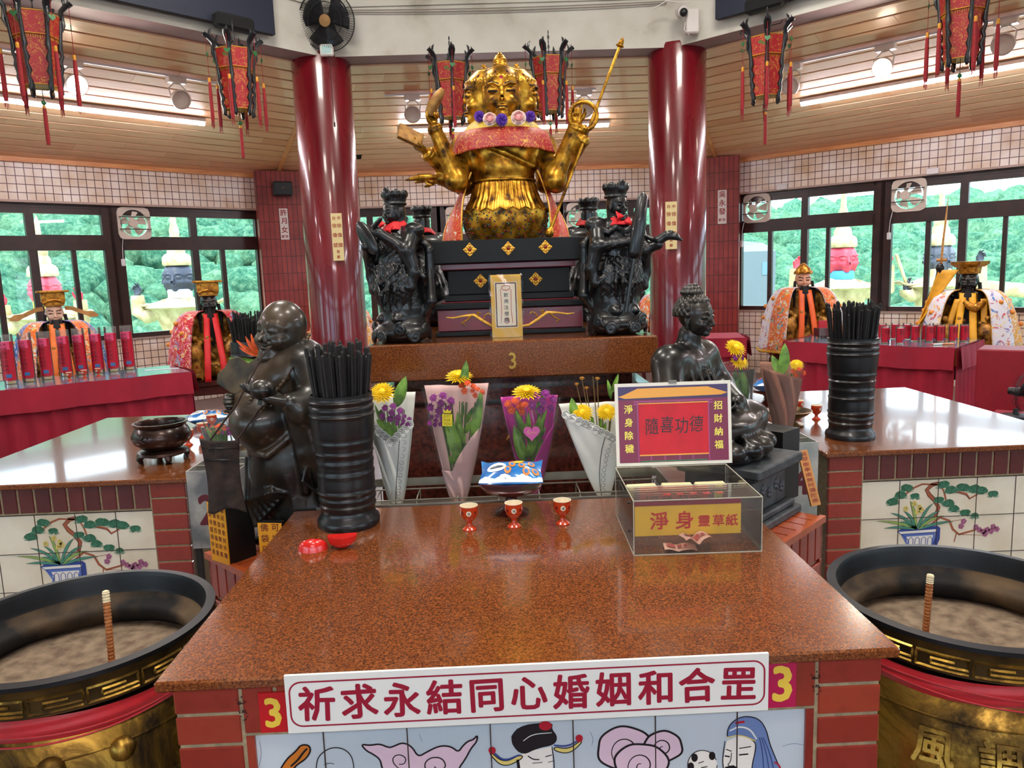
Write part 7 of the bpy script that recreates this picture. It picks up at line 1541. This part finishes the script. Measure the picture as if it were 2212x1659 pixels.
def sword(t):
    C = Carve((-.42, -.30, .50), (-.05, .10, 1.05), .008); C.path([(-.15, 0, .56), (-.27, -.04, .60), (-.24, -.06, .72), (-.23, -.08, .82)], [.06, .05, .035, .028], .02); C.ell((-.23, -.08, .86), (.035, .035, .045), .01); C.build('raised_arm', FC['dark'], t)
    mb = MB(); mb.tube([(-.23, -.08, .80), (-.22, -.08, .92)], .012, 8); mb.tube([(-.22, -.08, .93), (-.215, -.08, 1.1), (-.20, -.08, 1.32), (-.19, -.08, 1.50)], [.030, .026, .022, .002], 8, flat=.35); mb.tube([(-.26, -.08, .93), (-.18, -.08, .93)], .014, 8); mb.build('bamboo_sword', twotone('sword_wood', 'a8682c', 'd8a050', 30, .3, .7, .5, vec=(1, 1, 4)), t, smooth=50)
    mb = MB(); mb.grid(lambda u, v: (-.24 - .20 * v - .06 * u + .22 * u * (1 - v), -.10 + .05 * sin(u * 5) * v - .1 * v, .84 - .70 * v), 10, 20); mb.grid(lambda u, v: (-.10 + .05 * u - .12 * v, -.16 - .14 * v, .58 - .50 * v), 4, 14); mb.grid(lambda u, v: (.10 + .05 * u + .03 * v, -.16 - .14 * v, .58 - .52 * v), 4, 14); mb.build('yellow_sleeve', plain('silk_yellow', 'dc9c10', .5, noise=.1), t, smooth=180, solid=.008)
    mb = MB(); mb.tube([(-.02, -.20, .56), (.02, -.22, .52), (.06, -.22, .50), (.10, -.20, .53), (.13, -.17, .55)], [.02, .032, .04, .032, .02], 10); mb.build('gold_bowl', M_goldh, t, smooth=50)
deity('dark faced robed figure raising a sword, yellow sleeve and embroidered yellow cloak', (4.93, 7.76, 0), radians(-34), 'dark', 'mortar', ('yellow', 'white'), 'e0a010', 1.14, .8, extra=sword, fold='sword raising figure', stand_h=.50)
deity('orange cloaked robed figure glimpsed between the left column and the lute guardian', (-2.0, 10.2, 0), radians(10), 'tan', 'flat', ('orange', 'yellow'), 'e05a14', 1.10, 1., fold='orange cloaked figure behind the left column', stand_h=.5)
deity('red cloaked robed figure glimpsed beside the right column', (2.35, 10.3, 0), radians(-10), 'tan', 'flat', ('red', 'orange'), 'd8141c', 1.10, 1., fold='red cloaked figure behind the right column', stand_h=.5)
# ================================================================= far right: red boxes and a fan
M_redbox = plain('red_cloth_box', '8c0c22', .5, noise=.08)
mb = MB(); mb.cbox((0, 0, .24), (.64, .62, .48), .01); o = mb.build('red_low_box', M_redbox); o.location = (3.70, 4.92, 0); o.rotation_euler = (0, 0, radians(-40)); tag(o, 'low crimson covered box at the far right edge carrying the small fan', 'box')
mb = MB(); mb.cbox((0, 0, .44), (.36, .36, .88), .01); o = mb.build('red_tall_box', M_redbox); o.location = (3.99, 5.76, 0); o.rotation_euler = (0, 0, radians(-40)); tag(o, 'taller crimson covered box behind the small fan at the far right', 'box')
def fan_head(t, R, mats, nw=40):
    mb = MB()
    for k in range(nw): a = 2 * pi * k / nw; mb.tube([(.2 * R * cos(a), -.055, .2 * R * sin(a)), (.75 * R * cos(a + .05), -.055, .75 * R * sin(a + .05)), (R * cos(a + .1), -.01, R * sin(a + .1)), (.8 * R * cos(a), .045, .8 * R * sin(a)), (.2 * R * cos(a), .05, .2 * R * sin(a))], R * .006, 4)
    for r_, y_ in ((1, -.01), (1, .002), (.6, -.055)): mb.tube([(r_ * R * cos(a), y_, r_ * R * sin(a)) for a in np.linspace(0, 2 * pi, 49)[:-1]], R * .016, 6, closed=True)
    mb.build('wire_cage', mats[0], t, smooth=60)
    for k in range(3):
        mb = MB(); a0 = k * 2.094 + .4
        mb.grid(lambda u, v: ((.12 + .74 * v) * R * cos(a0 + (u - .5) * (1.7 - .1 * v)), -.02 + (u - .5) * .05 * (1 - .3 * v), (.12 + .74 * v) * R * sin(a0 + (u - .5) * (1.7 - .1 * v))), 8, 8); mb.build('blade', mats[1], t, smooth=180, solid=.002)
    mb = MB(); mb.lathe([(0, 0), (R * .22, 0), (R * .24, .02), (R * .2, .10), (0, .11)], n=24, M=rot('X', -90) @ T(V((0, 0, 0)))); mb.build('motor', mats[0], t, smooth=40)
    mb = MB(); mb.lathe([(0, 0), (R * .21, 0), (R * .2, .006), (0, .010)], n=24, M=T(V((0, -.058, 0))) @ rot('X', 90)); mb.build('centre_badge', mats[2], t, smooth=40)
M_fan = plain('fan_black', '14161a', .4); M_blade = glassy('smoky_blade', (.25, .25, .28), 1.4, .1, .35, (.05, .05, .06)); M_badge = plain('fan_badge', '9a7448', .4, .4)
q = onY(706, 45, 7.50); t = thing('wall_fan', 'round black wall fan mounted high on the left red column', 'fan', q, radians(-6)); fan_head(t, .262, (M_fan, M_blade, M_badge), 72); mb = MB(); mb.tube([(0, .08, 0), (0, .13, -.05), (-.02, .20, -.14)], [.03, .03, .04], 10); mb.build('bracket', M_fan, t)
t.rotation_euler = (radians(14), 0, radians(-8))
t = thing('desk_fan', 'small black fan standing on the crimson box at the right edge', 'fan', (3.62, 5.02, .66), radians(30)); fan_head(t, .13, (M_fan, M_fan, M_fan), 30); mb = MB(); mb.lathe([(.10, -.18), (.10, -.165), (.02, -.155), (.015, -.12)], c=(0, .05, 0), n=24); mb.build('foot', M_fan, t)
q = onY(705, 107, 7.53); t = thing('fan_control_box', 'small pale control box under the wall fan on the left red column', 'control box', q); mb = MB(); mb.cbox((0, .02, 0), (.125, .05, .11), .012); mb.build('case', M_metalw, t); mb = MB(); mb.rng((-.045, -.007, -.035), (.045, -.005, .035)); mb.mat(1); mb.stroke([(-.01, 0), (.01, .0)], .002); mb.build('dial', [plain('dial_teal', '9cc0c0', .4), PA['black']], t)
mb = MB(); mb.tube([(0, 0, 0), (.004, 0, -.3), (.008, 0, -.62)], .003, 5); mb.tube([(.008, 0, -.60), (.008, 0, -.64)], .008, 6); o = mb.build('pull_cord', plain('cord_dark', '2a1418', .6)); o.location = q + V((.025, -.02, -.06)); tag(o, 'thin pull cord hanging down the left red column from the fan', 'cord')
# camera, junction box on the right column
q = onY(1495, 47, 7.45); mb = MB(); mb.cbox((0, 0, 0), (.12, .08, .22), .012); o = mb.build('junction_box', M_metalw); o.location = q; tag(o, 'white electrical junction box on the beam beside the right column', 'junction box')
q = onY(1474, 28, 7.42); t = thing('security_camera', 'white dome security camera beside the junction box on the right column', 'camera', q); mb = MB(); mb.tube([(0, .08, .03), (0, .02, .02), (0, -.04, 0)], [.05, .055, .05], 16); mb.build('housing', M_metalw, t, smooth=40); mb = MB(); mb.ball((0, -.05, -.01), .038, 16, 10); mb.build('lens', M_fan, t, smooth=60)
mb = MB(); mb.tube([onY(1410, 20, 7.45), onY(1440, 2, 7.45), onY(1465, 5, 7.43), onY(1490, 5, 7.43)], .007, 6); mb.tube([onY(1480, 48, 7.43), onY(1478, 65, 7.43), onY(1488, 75, 7.43), onY(1492, 68, 7.43)], .005, 6); tag(mb.build('loose_cable', M_metalw, smooth=60), 'white cable looping to the security camera', 'cable')
# ================================================================= plaques and speaker
def plaque(label, c, u, W_, H_, mats, cols, size, small=None):
    """mats: face, ink"""
    t = thing('plaque', label, 'plaque', c); F = frame((0, 0, 0), u, (0, 0, 1)); mb = MB(); mb.rng((-W_ / 2, -H_ / 2, -.008), (W_ / 2, H_ / 2, 0)); mb.build('plate', mats[0], t, M=F)
    mb = MB()
    for x_, z_, ch, s_ in cols: write(mb, ch, x_ * W_, z_ * H_, size * s_, .001, bold=.02)
    mb.build('lettering', mats[1], t, M=F); return t
cream, ink = plain('plaque_cream', 'dcc890', .5), plain('plaque_ink', '9a3a20', .5); two = [(.23, .40, '中', .9), (-.22, .40, '台', .9), (.23, .24, '徐', 1.1), (-.22, .24, '徐', 1.1), (.23, .04, '偉', 1.1), (-.22, .04, '偉', 1.1), (.23, -.17, '傑', 1.1), (-.22, -.17, '斌', 1.1), (.0, -.31, '敬', .8), (.0, -.42, '獻', .8)]
cL, cR = V((-1.595, 7.89, 0)), V((1.925, 7.89, 0))
plaque('cream vertical plaque with two columns of characters on the left red column', onY(729, 512, 7.588), (1, .10, 0), .105, .455, (cream, ink), two, .042)
plaque('cream vertical plaque with two columns of characters on the right red column', onY(1450, 487, 7.598), (1, -.12, 0), .112, .46, (cream, ink), two, .042)
wp, rp = plain('plaque_white', 'd8ccc4', .5), plain('plaque_red', '9a1430', .5)
def bis(k, px, py, d=.43):        # point on the pilaster face of vertex k
    n_ = rot('Z', 45 * k + 22.5) @ V((0, 1, 0)); p0 = B + n_ * (AW / cos(pi / 8) - d); return onN(px, py, p0, n_), n_
p, n_ = bis(0, 614, 484); plaque('narrow pale plaque with three large red characters on the left pilaster', p, (n_.y, -n_.x, 0), .115, .43, (wp, rp), [(0, .37, '許', 1), (0, .10, '月', 1), (0, -.18, '女', 1), (.22, -.40, '敬', .45), (-.22, -.40, '獻', .45)], .095)
p, n_ = bis(-1, 1560, 447); plaque('narrow pale plaque with three large red characters on the right pilaster', p, (n_.y, -n_.x, 0), .12, .47, (wp, rp), [(0, .37, '吳', 1), (0, .12, '永', 1), (0, -.13, '發', 1), (.22, -.38, '敬', .45), (-.22, -.38, '獻', .45)], .095)
p, n_ = bis(0, 610, 408, .55); t = thing('speaker', 'small black loudspeaker bracketed to the top of the left pilaster', 'speaker', p, radians(22)); mb = MB(); mb.cbox((0, 0, 0), (.26, .16, .19), .015); mb.build('cabinet', M_fan, t); mb = MB(); mb.cyl((0, .07, 0), (0, .14, .06), .015, n=8); mb.build('bracket', M_fan, t); mb = MB(); mb.ball((0, -.082, .01), .009, 8, 6); mb.build('badge', plain('speaker_badge', 'b06030', .4), t)
# ================================================================= extractor fans in the windows
M_vent = plain('vent_cream', 'c8b8a8', .45, noise=.06)
def vent_fan(label, k, x, seed):
    t = thing('extractor_fan', label, 'extractor fan', (0, 0, 0)); t.matrix_world = side(k, AW - .02) @ T(V((x, 0, 2.365))); S_ = .40
    fr = [(-S_ / 2, -S_ / 2), (S_ / 2, -S_ / 2), (S_ / 2, S_ / 2), (-S_ / 2, S_ / 2)]
    mb = MB(); n_ = 32; F = frame((0, 0, 0), (1, 0, 0), (0, 0, 1)); vs = []; 
    for i in range(n_):
        a = 2 * pi * i / n_; c_, s_ = cos(a), sin(a); m_ = max(abs(c_), abs(s_)); m_ = m_ if m_ > .78 else .78
        vs += [(.168 * c_, .168 * s_, .0), (S_ / 2 * c_ / m_, S_ / 2 * s_ / m_, .0), (.168 * c_, .168 * s_, -.05), (S_ / 2 * c_ / m_, S_ / 2 * s_ / m_, -.05)]
    mb.add(vs, [q for i in range(n_) for j in [(i + 1) % n_] for q in ((4 * i, 4 * i + 1, 4 * j + 1, 4 * j), (4 * i + 2, 4 * j + 2, 4 * j + 3, 4 * i + 3), (4 * i, 4 * j, 4 * j + 2, 4 * i + 2), (4 * i + 1, 4 * i + 3, 4 * j + 3, 4 * j + 1))], F); mb.build('frame', M_vent, t)
    mb = MB()
    for z_ in (.075, -.075): mb.rng((-.19, -.045, z_ - .006), (.19, -.03, z_ + .006))
    mb.build('guard_bars', plain('bar_dark', '3a302c', .5), t)
    mb = MB(); mb.lathe([(0, 0), (.055, 0), (.055, .05), (0, .05)], n=20, M=T(V((-.03, .0, 0))) @ rot('X', 90)); mb.build('motor', M_vent, t, smooth=40)
    for i in range(5): mb = MB(); a0 = i * 1.257 + seed; mb.grid(lambda u, v: (-.03 * (1 - v) + (.05 + .10 * v) * cos(a0 + (u - .5) * .8), .03 + (u - .5) * .03, (.05 + .10 * v) * sin(a0 + (u - .5) * .8)), 5, 4); mb.build('blade', M_vent, t, solid=.003)
    mb = MB(); mb.tube([(-.17, -.03, -.19), (-.19, -.04, -.30), (-.20, -.04, -.45)], .004, 5); mb.build('pull_cord', M_metalw, t, smooth=60); mb = MB(); mb.cbox((-.20, -.04, -.49), (.045, .03, .09), .008); mb.build('cord_switch', M_metalw, t)
    return t
vent_fan('extractor fan with a square cream frame in the left windows', 1, 1.17, .3)
vent_fan('extractor fan in the centre windows left of the golden skirt', 0, -.60, .8); vent_fan('extractor fan in the centre windows right of the golden skirt', 0, 1.18, 1.2)
vent_fan('extractor fan at the pilaster end of the right windows', -1, -HW + .36 + .26, .1); vent_fan('larger looking extractor fan in the middle of the right windows', -1, -.60, .5)
for k_, x_, z_, lb in ((-1, -HW + 1.02, 2.57, 'small pale socket box above the right windows near the pilaster'), (-1, -.32, 2.57, 'small pale socket box above the middle right window fan'), ): mb = MB(); mb.cbox((x_, -.085, z_ + .05), (.14, .04, .07), .006); tag(mb.build('socket_box', M_metalw, M=side(k_, AW)), lb, 'socket')
mb = MB(); mb.cbox((-HW + .33, -.12, 1.37), (.07, .06, .18), .006); tag(mb.build('switch_box', M_metalw, M=side(-1, AW)), 'white switch box beside the right window frame', 'switch'); mb = MB(); mb.tube([(-HW + .34, -.10, 2.5), (-HW + .33, -.10, 2.0), (-HW + .33, -.10, 1.46)], .008, 6); tag(mb.build('wall_cable', M_metalw, M=side(-1, AW), smooth=60), 'white cable running down to the switch box by the right window', 'cable')
# ================================================================= ceiling: tubes, rails, spot lamps
def tube_light(k, label):
    t = thing('tube_light', label, 'ceiling light', (0, 0, 0)); t.matrix_world = side(k, 5.95) @ T(V((.06, 0, cz(5.95) - .012))) @ rot('X', -10.3)
    mb = MB(); mb.rng((-1.28, -.03, -.035), (1.28, .03, 0)); mb.build('batten', M_metalw, t); mb = MB(); mb.cyl((-1.27, 0, -.05), (1.27, 0, -.05), .020, n=12); mb.build('tube', M_tubeon, t, smooth=60)
    l = area('tube_glow', (0, 0, 0), 2.5, .05, 22, (1, .96, 1)); l.parent = t; l.matrix_local = T(V((0, 0, -.085)))
    return t
for k, lb in ((0, 'long lit ceiling tube behind the golden statue'), (1, 'long lit ceiling tube over the left windows'), (-1, 'long lit ceiling tube over the right windows'), (2, 'lit ceiling tube over the far left side, outside the view'), (-2, 'lit ceiling tube over the far right side, outside the view'), (4, 'lit ceiling tube on the side behind the viewer')): tube_light(k, lb)
M_spot = plain('spot_cream', 'd4c4b8', .35); M_lampon = plain('lamp_lit', 'fff0d8', .3, emit=30)
def track(k, xs, lit, labels):
    t = thing('track_rail', 'thin lighting rail on the ' + {0: 'centre', 1: 'left', -1: 'right'}[k] + ' pine ceiling panel', 'lighting rail', (0, 0, 0)); t.matrix_world = side(k, 5.0) @ T(V((0, 0, cz(5.0) - .012))); mb = MB(); mb.rng((-1.25, -.012, -.012), (1.05, .012, .006)); mb.build('rail', M_metalw, t)
    for x_, on, lb in zip(xs, lit, labels):
        s_ = thing('spot_lamp', lb, 'spotlight', (0, 0, 0)); s_.matrix_world = side(k, 5.0) @ T(V((x_, -.0, cz(5.0) - .02)))
        mb = MB(); mb.cbox((0, -.0, -.03), (.17, .09, .055), .006); mb.build('mount', M_spot, s_)
        mb = MB(); mb.tube([(-.075, -.03, -.20), (-.08, -.01, -.11), (-.03, 0, -.06), (.03, 0, -.06), (.08, -.01, -.11), (.075, -.03, -.20)], .006, 6); mb.build('yoke', M_spot, s_, smooth=60)
        A_ = T(V((0, -.03, -.20))) @ rot('X', 112)
        mb = MB(); mb.lathe([(.0, -.075), (.045, -.075), (.062, -.05), (.088, .02), (.090, .055), (.084, .056), (.080, .02), (0, .0)], n=28, M=A_, cap=1); mb.build('shade', M_spot, s_, smooth=45)
        if on:
            mb = MB(); mb.lathe([(0, .05), (.074, .05), (.060, .03)][::-1], n=24, M=A_); mb.build('bulb', M_lampon, s_)
            l = bpy.data.lights.new('spot_glow', 'SPOT'); l.energy = 30; l.spot_size = radians(110); l.color = (1, .9, .75); l.shadow_soft_size = .06; o = bpy.data.objects.new('spot_glow', l); COL.objects.link(o); o.parent = s_; o.matrix_local = A_ @ T(V((0, 0, .09))) @ rot('X', 180)
track(0, (-.95, .92), (0, 0), ('unlit spotlight left of the golden statue raised hand', 'unlit spotlight seen through the golden ring'))
track(1, (-.26, .64), (1, 0), ('lit spotlight beside the nearest left lantern', 'unlit spotlight between the two left lanterns'))
track(-1, (-.90, -.04, .90), (0, 1, 0), ('unlit spotlight beside the lantern by the right column', 'lit spotlight between the two right lanterns', 'unlit spotlight at the upper right edge'))
# ================================================================= palace lanterns
M_lsilk = brocade('lantern_silk', '9c1420', 'b8862c', '5a6428', 16); M_lred = plain('tassel_red', '8c0c18', .7, noise=.2, nscale=60); M_lbl = plain('lantern_black', '14161c', .35, coat=.3); M_jade = plain('jade_green', '2c6a3c', .3); M_lgold = plain('lantern_gold', 'c88a24', .5, .2)
def lantern(label, P, rz):
    t = thing('palace_lantern', label, 'lantern', P, rz, 'hanging palace lanterns')
    def hexp(r, z, off=0): return [(r * cos(pi / 3 * i + off), r * sin(pi / 3 * i + off), z) for i in range(6)]
    def hx(r0, z0, r1, z1, nm, mat, **kw):
        mb = MB(); mb.add(hexp(r0, z0) + hexp(r1, z1), [(i, 6 + i, 6 + (i + 1) % 6, (i + 1) % 6) for i in range(6)]); return mb.build(nm, mat, t, solid=.004, **kw)
    hx(.172, -.10, .150, -.255, 'frieze', M_lsilk); hx(.138, -.25, .118, -.60, 'body', M_lsilk)
    mb = MB(); mb.add(hexp(.13, -.11) , [tuple(range(6))]); mb.build('top_panel', M_lbl, t); mb = MB(); mb.add(hexp(.112, -.60), [tuple(range(6))[::-1]]); mb.build('bottom_panel', M_lbl, t)
    mb = MB()
    for r_, z_ in ((.174, -.10), (.152, -.255), (.120, -.60)): mb.tube(hexp(r_, z_), .004, 6, closed=True)
    r2 = random.Random(2)
    mb.build('gold_trim', M_lgold, t, kind='stuff')
    for nm_, r_, z_, n_, L_ in (('upper_fringe', .148, -.262, 60, .022), ('lower_fringe', .115, -.605, 60, .035)):
        mb = MB(); h = hexp(r_, z_)
        for i in range(6):
            for j in range(n_ // 6): a = V(h[i]).lerp(V(h[(i + 1) % 6]), j / (n_ / 6)); mb.tube([a, a + V((0, 0, -L_ * r2.uniform(.7, 1.1)))], .0018, 3)
        mb.build(nm_, M_lgold, t)
    for i in range(6):
        a = pi / 3 * i; F = rot('Z', math.degrees(a))
        mb = MB().at(F); mb.tube([(.172, 0, -.10), (.155, 0, -.26), (.145, 0, -.33), (.158, 0, -.37), (.135, 0, -.42), (.150, 0, -.46), (.128, 0, -.51), (.142, 0, -.55), (.122, 0, -.60), (.125, 0, -.645), (.112, 0, -.66)], [.016, .014, .021, .012, .021, .012, .021, .012, .019, .018, .008], 8)
        mb.tube([(.172, 0, -.12), (.180, 0, -.05), (.215, 0, -.01), (.245, 0, .015), (.262, 0, .0)], [.018, .030, .034, .024, .010], 8, flat=.6); mb.tube([(.205, 0, -.0), (.200, 0, .04), (.185, 0, .065)], [.010, .012, .003], 6); mb.tube([(.23, 0, .01), (.232, 0, .045)], [.010, .002], 6); mb.tube([(.185, 0, -.05), (.19, 0, -.15), (.175, 0, -.2)], [.008, .012, .004], 6); mb.tube([(.25, 0, .0), (.235, 0, -.02)], [.008, .003], 6)
        mb.build('dragon_bracket', M_lbl, t, smooth=50)
        tz = -.36; mb = MB().at(F); x_ = .235; mb.tube([(x_, 0, .0), (x_, 0, tz)], .0022, 4); pr_ = [(.0105, tz), (.013, tz - .01), (.0125, tz - .035)]; mb.mat(1); mb.lathe([(.0, tz + .012), (.011, tz + .008), (.013, tz - .006), (.012, tz - .03), (0, tz - .032)], c=(x_, 0, 0), n=10); mb.mat(0); mb.lathe([(.012, tz - .03), (.015, tz - .10), (.017, tz - .32), (.014, tz - .36)], c=(x_, 0, 0), n=12, fn=lambda r, z, a_: r * (1 + .25 * sin(a_ * 6)))
        for q_ in range(7): b_ = q_ * .9; mb.tube([(x_ + .010 * cos(b_), .010 * sin(b_), tz - .34), (x_ + .012 * cos(b_), .012 * sin(b_), tz - .40 - .01 * (q_ % 3))], .0022, 3)
        tp = mb.build('tassel', [M_lred, M_lgold], t)
        mb = MB(); pts = [(.0016 * 16 * sin(a_) ** 3, .0016 * (13 * cos(a_) - 5 * cos(2 * a_) - 2 * cos(3 * a_) - cos(4 * a_))) for a_ in np.linspace(0, 2 * pi, 25)[:-1]]; mb.prism(pts, -.003, .003, F @ frame((x_, 0, -.155), (0, 1, 0), (0, 0, 1))); mb.build('jade_heart', M_jade, tp)
    mb = MB(); mb.tube([(0, 0, .16), (0, 0, -.11)], .004, 5)
    for i in range(6): mb.tube([(.009 * cos(a_), 0 if i % 2 else .009 * sin(a_) * 0, .15 - i * .045 + .018 * sin(a_)) if i % 2 else (0, .009 * cos(a_), .15 - i * .045 + .018 * sin(a_)) for a_ in np.linspace(0, 2 * pi, 9)[:-1]], .003, 4, closed=True)
    mb.lathe([(0, -.10), (.012, -.09), (.016, -.07), (.01, -.05), (0, -.045)], n=10); mb.build('chain', M_lbl, t)
    mb = MB(); mb.mat(2); mb.tube([(0, 0, -.60), (0, 0, -.72)], .003, 4); mb.mat(1); mb.ball((0, 0, -.715), .018, 10, 8); mb.mat(3); mb.lathe([(0, -.73), (.012, -.735), (.012, -.76)], n=10); mb.mat(0); mb.lathe([(.012, -.755), (.014, -.80), (.015, -.98), (.012, -1.02)], n=12, fn=lambda r, z, a_: r * (1 + .2 * sin(a_ * 6))); mb.build('centre_tassel', [M_lred, M_jade, M_lbl, M_lgold], t)
    return t
def hang(k, px, py): n_ = side(k, 0).to_3x3() @ V((0, 1, 0)); return onN(px, py, side(k, AB - .46) @ V((0, 0, 0)), n_) + V((0, 0, .35))
L0 = lantern('palace lantern at the upper left corner, nearest of the left pair', hang(1, 82, 118), radians(28)); L0.scale = (.94,) * 3
for P_, rz, lb in (((1, 512, 180), 33, 'palace lantern hanging under the dark board left of the left column'), ((0, 975, 203), 38, 'palace lantern just left of the golden heads'), ((0, 1187, 190), 10, 'palace lantern just right of the golden heads'), ((-1, 1655, 152), 12, 'palace lantern hanging right of the right column'), ((-1, 2078, 62), 20, 'palace lantern at the upper right edge')):
    dup(L0, hang(*P_), radians(rz), lb, sc=.94)
# dark boards hung in front of the diagonal beams
M_board = plain('board_black', '121a30', .6)
def board(k, label, x0, x1, z0, z1, blobx):
    t = thing('hanging_board', label, 'board', (0, 0, 0)); t.matrix_world = side(k, AB - .25); mb = MB(); mb.rng((x0, -.03, z0), (x1, .03, z1)); mb.build('panel', M_board, t)
    mb = MB()
    for i in range(5): mb.tube([((x0 + x1) / 2 + i * .06, -.034, z0 + .12 + .02 * i), ((x0 + x1) / 2 + i * .06 + .03, -.034, z0 + .2)], .012, 6)
    mb.build('painted_motif', plain('motif_orange', 'b8501c', .5), t)
    mb = MB(); mb.cbox((blobx, -.09, z0 - .0), (.34, .10, .12), .02); mb.tube([(blobx - .12, .12, z0 - .05), (blobx - .05, .12, z0 - .13), (blobx + .05, .12, z0 - .13), (blobx + .12, .12, z0 - .04)], .004, 5); mb.build('bracket', plain('bracket_black', '0a0a0c', .9), t)
    for x_ in (x0 + .2, x1 - .2): mb = MB(); mb.rng((x_ - .02, .03, z1 - .25), (x_ + .02, .09, z1 - .2)); mb.build('arm', M_board, t)
pA = onN(595, 75, side(1, AB - .28) @ V((0, 0, 0)), side(1, 0).to_3x3() @ V((0, 1, 0))); lA = side(1, AB - .25).inverted() @ pA
pB = onN(1545, 42, side(-1, AB - .28) @ V((0, 0, 0)), side(-1, 0).to_3x3() @ V((0, 1, 0))); lB = side(-1, AB - .25).inverted() @ pB
board(1, 'long dark board hung on the left diagonal beam above the lantern', lA.x - 2.0, lA.x, lA.z, lA.z + .62, lA.x - .42)
board(-1, 'long dark board hung on the right diagonal beam above the lantern', lB.x, lB.x + 2.0, lB.z, lB.z + .62, lB.x + .50)
# glowing panels added at the central fill lamps, out of view
for i, (lx, ly) in enumerate(((-1.5, 2.0), (1.7, 2.0), (-1.5, 5.2), (1.7, 5.2), (.1, -.2))):
    mb = MB(); mb.rng((lx - .46, ly - .46, 4.87), (lx + .46, ly + .46, 4.90)); tag(mb.build('fill_panel', plain('fill_panel_glow', 'fff4e4', .4, emit=6)), 'square fill light panel added over the ' + ['near left', 'near right', 'far left', 'far right', 'near middle'][i] + ' of the hall, outside the view', 'ceiling light')
# ================================================================= outdoors
M_opale = twotone('pale_gold_relief', '9c8a60', 'c8b890', 5, .35, .65, .6, bmp=.6)
def outdoor(label, P, hc, scarf, arms, s=1., spire=True):
    t = thing('outdoor_statue', label, 'statue', P, 0)
    mb = MB(); mb.lathe([(.55, -2.6), (.45, -1.2), (.30, -.75), (.40, -.35), (.52, 0.0), (.60, .12), (.72, .16), (.55, .24), (.26, .34), (.22, .40)], n=28, sy=.8); mb.build('body', M_opale, t, smooth=40)
    mb = MB()
    for sg in (-1, 1): mb.grid(lambda u, v: (sg * (.25 + .62 * v), (u - .5) * .55 * (1 - .5 * v), .33 - .20 * v + .16 * v ** 4 - .05 * abs(u - .5)), 6, 10)
    mb.build('shoulder_armour', M_opale, t, smooth=180, solid=.04)
    mb = MB(); mb.lathe([(.24, .34), (.24, .50), (.22, .52)], n=24); mb.build('neck_scarf', scarf, t, smooth=60)
    C = Carve((-.36, -.36, .42), (.36, .36, 1.2), .02)
    for k in range(4): A_ = rot('Z', 90 * k); head(C, A_ @ T(V((0, -.06, .47))), .60, ears=.2)
    C.build('head', hc, t)
    if spire:
        mb = MB(); mb.lathe([(.27, 1.0), (.29, 1.04), (.28, 1.16), (.24, 1.22), (.18, 1.25), (.17, 1.36), (.13, 1.42), (.14, 1.5), (.09, 1.6), (.10, 1.7), (.06, 1.85), (.05, 2.1), (0, 2.25)], n=24); mb.build('tiered_crown', M_opale, t, smooth=40)
    for (x0, x1, zt, st) in arms:
        mb = MB(); sg = 1 if x1 > 0 else -1; mb.tube([(x0, 0, .10), (x1 - sg * .12, -.05, -.02), (x1, -.06, .08), (x1, -.06, zt)], [.15, .15, .15, .125], 14); mb.build('arm', M_opale, t, smooth=60)
        h_ = hand('hand', t, hc, (x1, -.06, zt - .02), (0, 0, 1), (0, -1, 0), .34, (.2, .3, .5, .6), .1, mirror=sg)
        if st: mb = MB(); mb.cyl((x1 - .02, -.12, zt + .1), (x1 - .02 + st, -.12, zt + .75), .035, n=8); mb.build('held_rod', M_opale, t)
    t.scale = (s, s, s); return t
RedF, BlkF = plain('painted_red_face', 'c0344a', .5, noise=.1, nscale=6), plain('painted_dark_face', '343848', .5, noise=.15, nscale=6)
outdoor('outdoor pale gold statue with a red head beyond the left window', (-9.16, 16, .82), RedF, plain('scarf_yellow', 'd8c828', .6), ((.3, .72, .50, 0), (-.3, -.85, .45, 0)))
outdoor('outdoor pale gold statue with a dark head beyond the left windows', (-6.42, 16, .95), BlkF, plain('scarf_pale', 'b8c4c8', .6), ((.3, .57, .42, 0), (-.3, -.85, .42, 0)))
outdoor('outdoor pale gold statue with a red head beyond the first right window', (7.42, 16, .85), RedF, plain('scarf_blue', '3a8ac8', .6), ((.3, .95, .6, 0), (-.3, -1.0, .6, 0)))
outdoor('outdoor pale gold statue with a black head beyond the middle right window', (9.50, 16, .82), BlkF, M_opale, ((.3, .85, .62, 0), (-.3, -.72, .10, -.25), (.9, 2.1, .6, 0)), 1.0)
mb = MB(); q = onY(1627, 555, 42); mb.rng((q.x - 3, q.y, q.z - 4), (q.x + 1.25, q.y + 4, q.z + .3)); mb.add([(q.x - 3, q.y, q.z + .3), (q.x + 1.25, q.y, q.z + .3), (q.x + 1.25, q.y + 4, q.z + .3), (q.x - 3, q.y + 4, q.z + .3), (q.x - 3, q.y + 2, q.z + 1.3), (q.x + 1.25, q.y + 2, q.z + .8)], [(0, 1, 5, 4), (2, 3, 4, 5), (1, 2, 5), (3, 0, 4)]); mb.mat(1); mb.rng((q.x + .5, q.y - .03, q.z - 1.0), (q.x + 1.0, q.y + .01, q.z - .3))
tag(mb.build('shed', [plain('shed_grey', '5f6c72', .6), plain('shed_window', '5a7a8a', .3)]), 'grey metal shed on the hillside beyond the right window edge', 'shed')
bpy.context.view_layer.update()
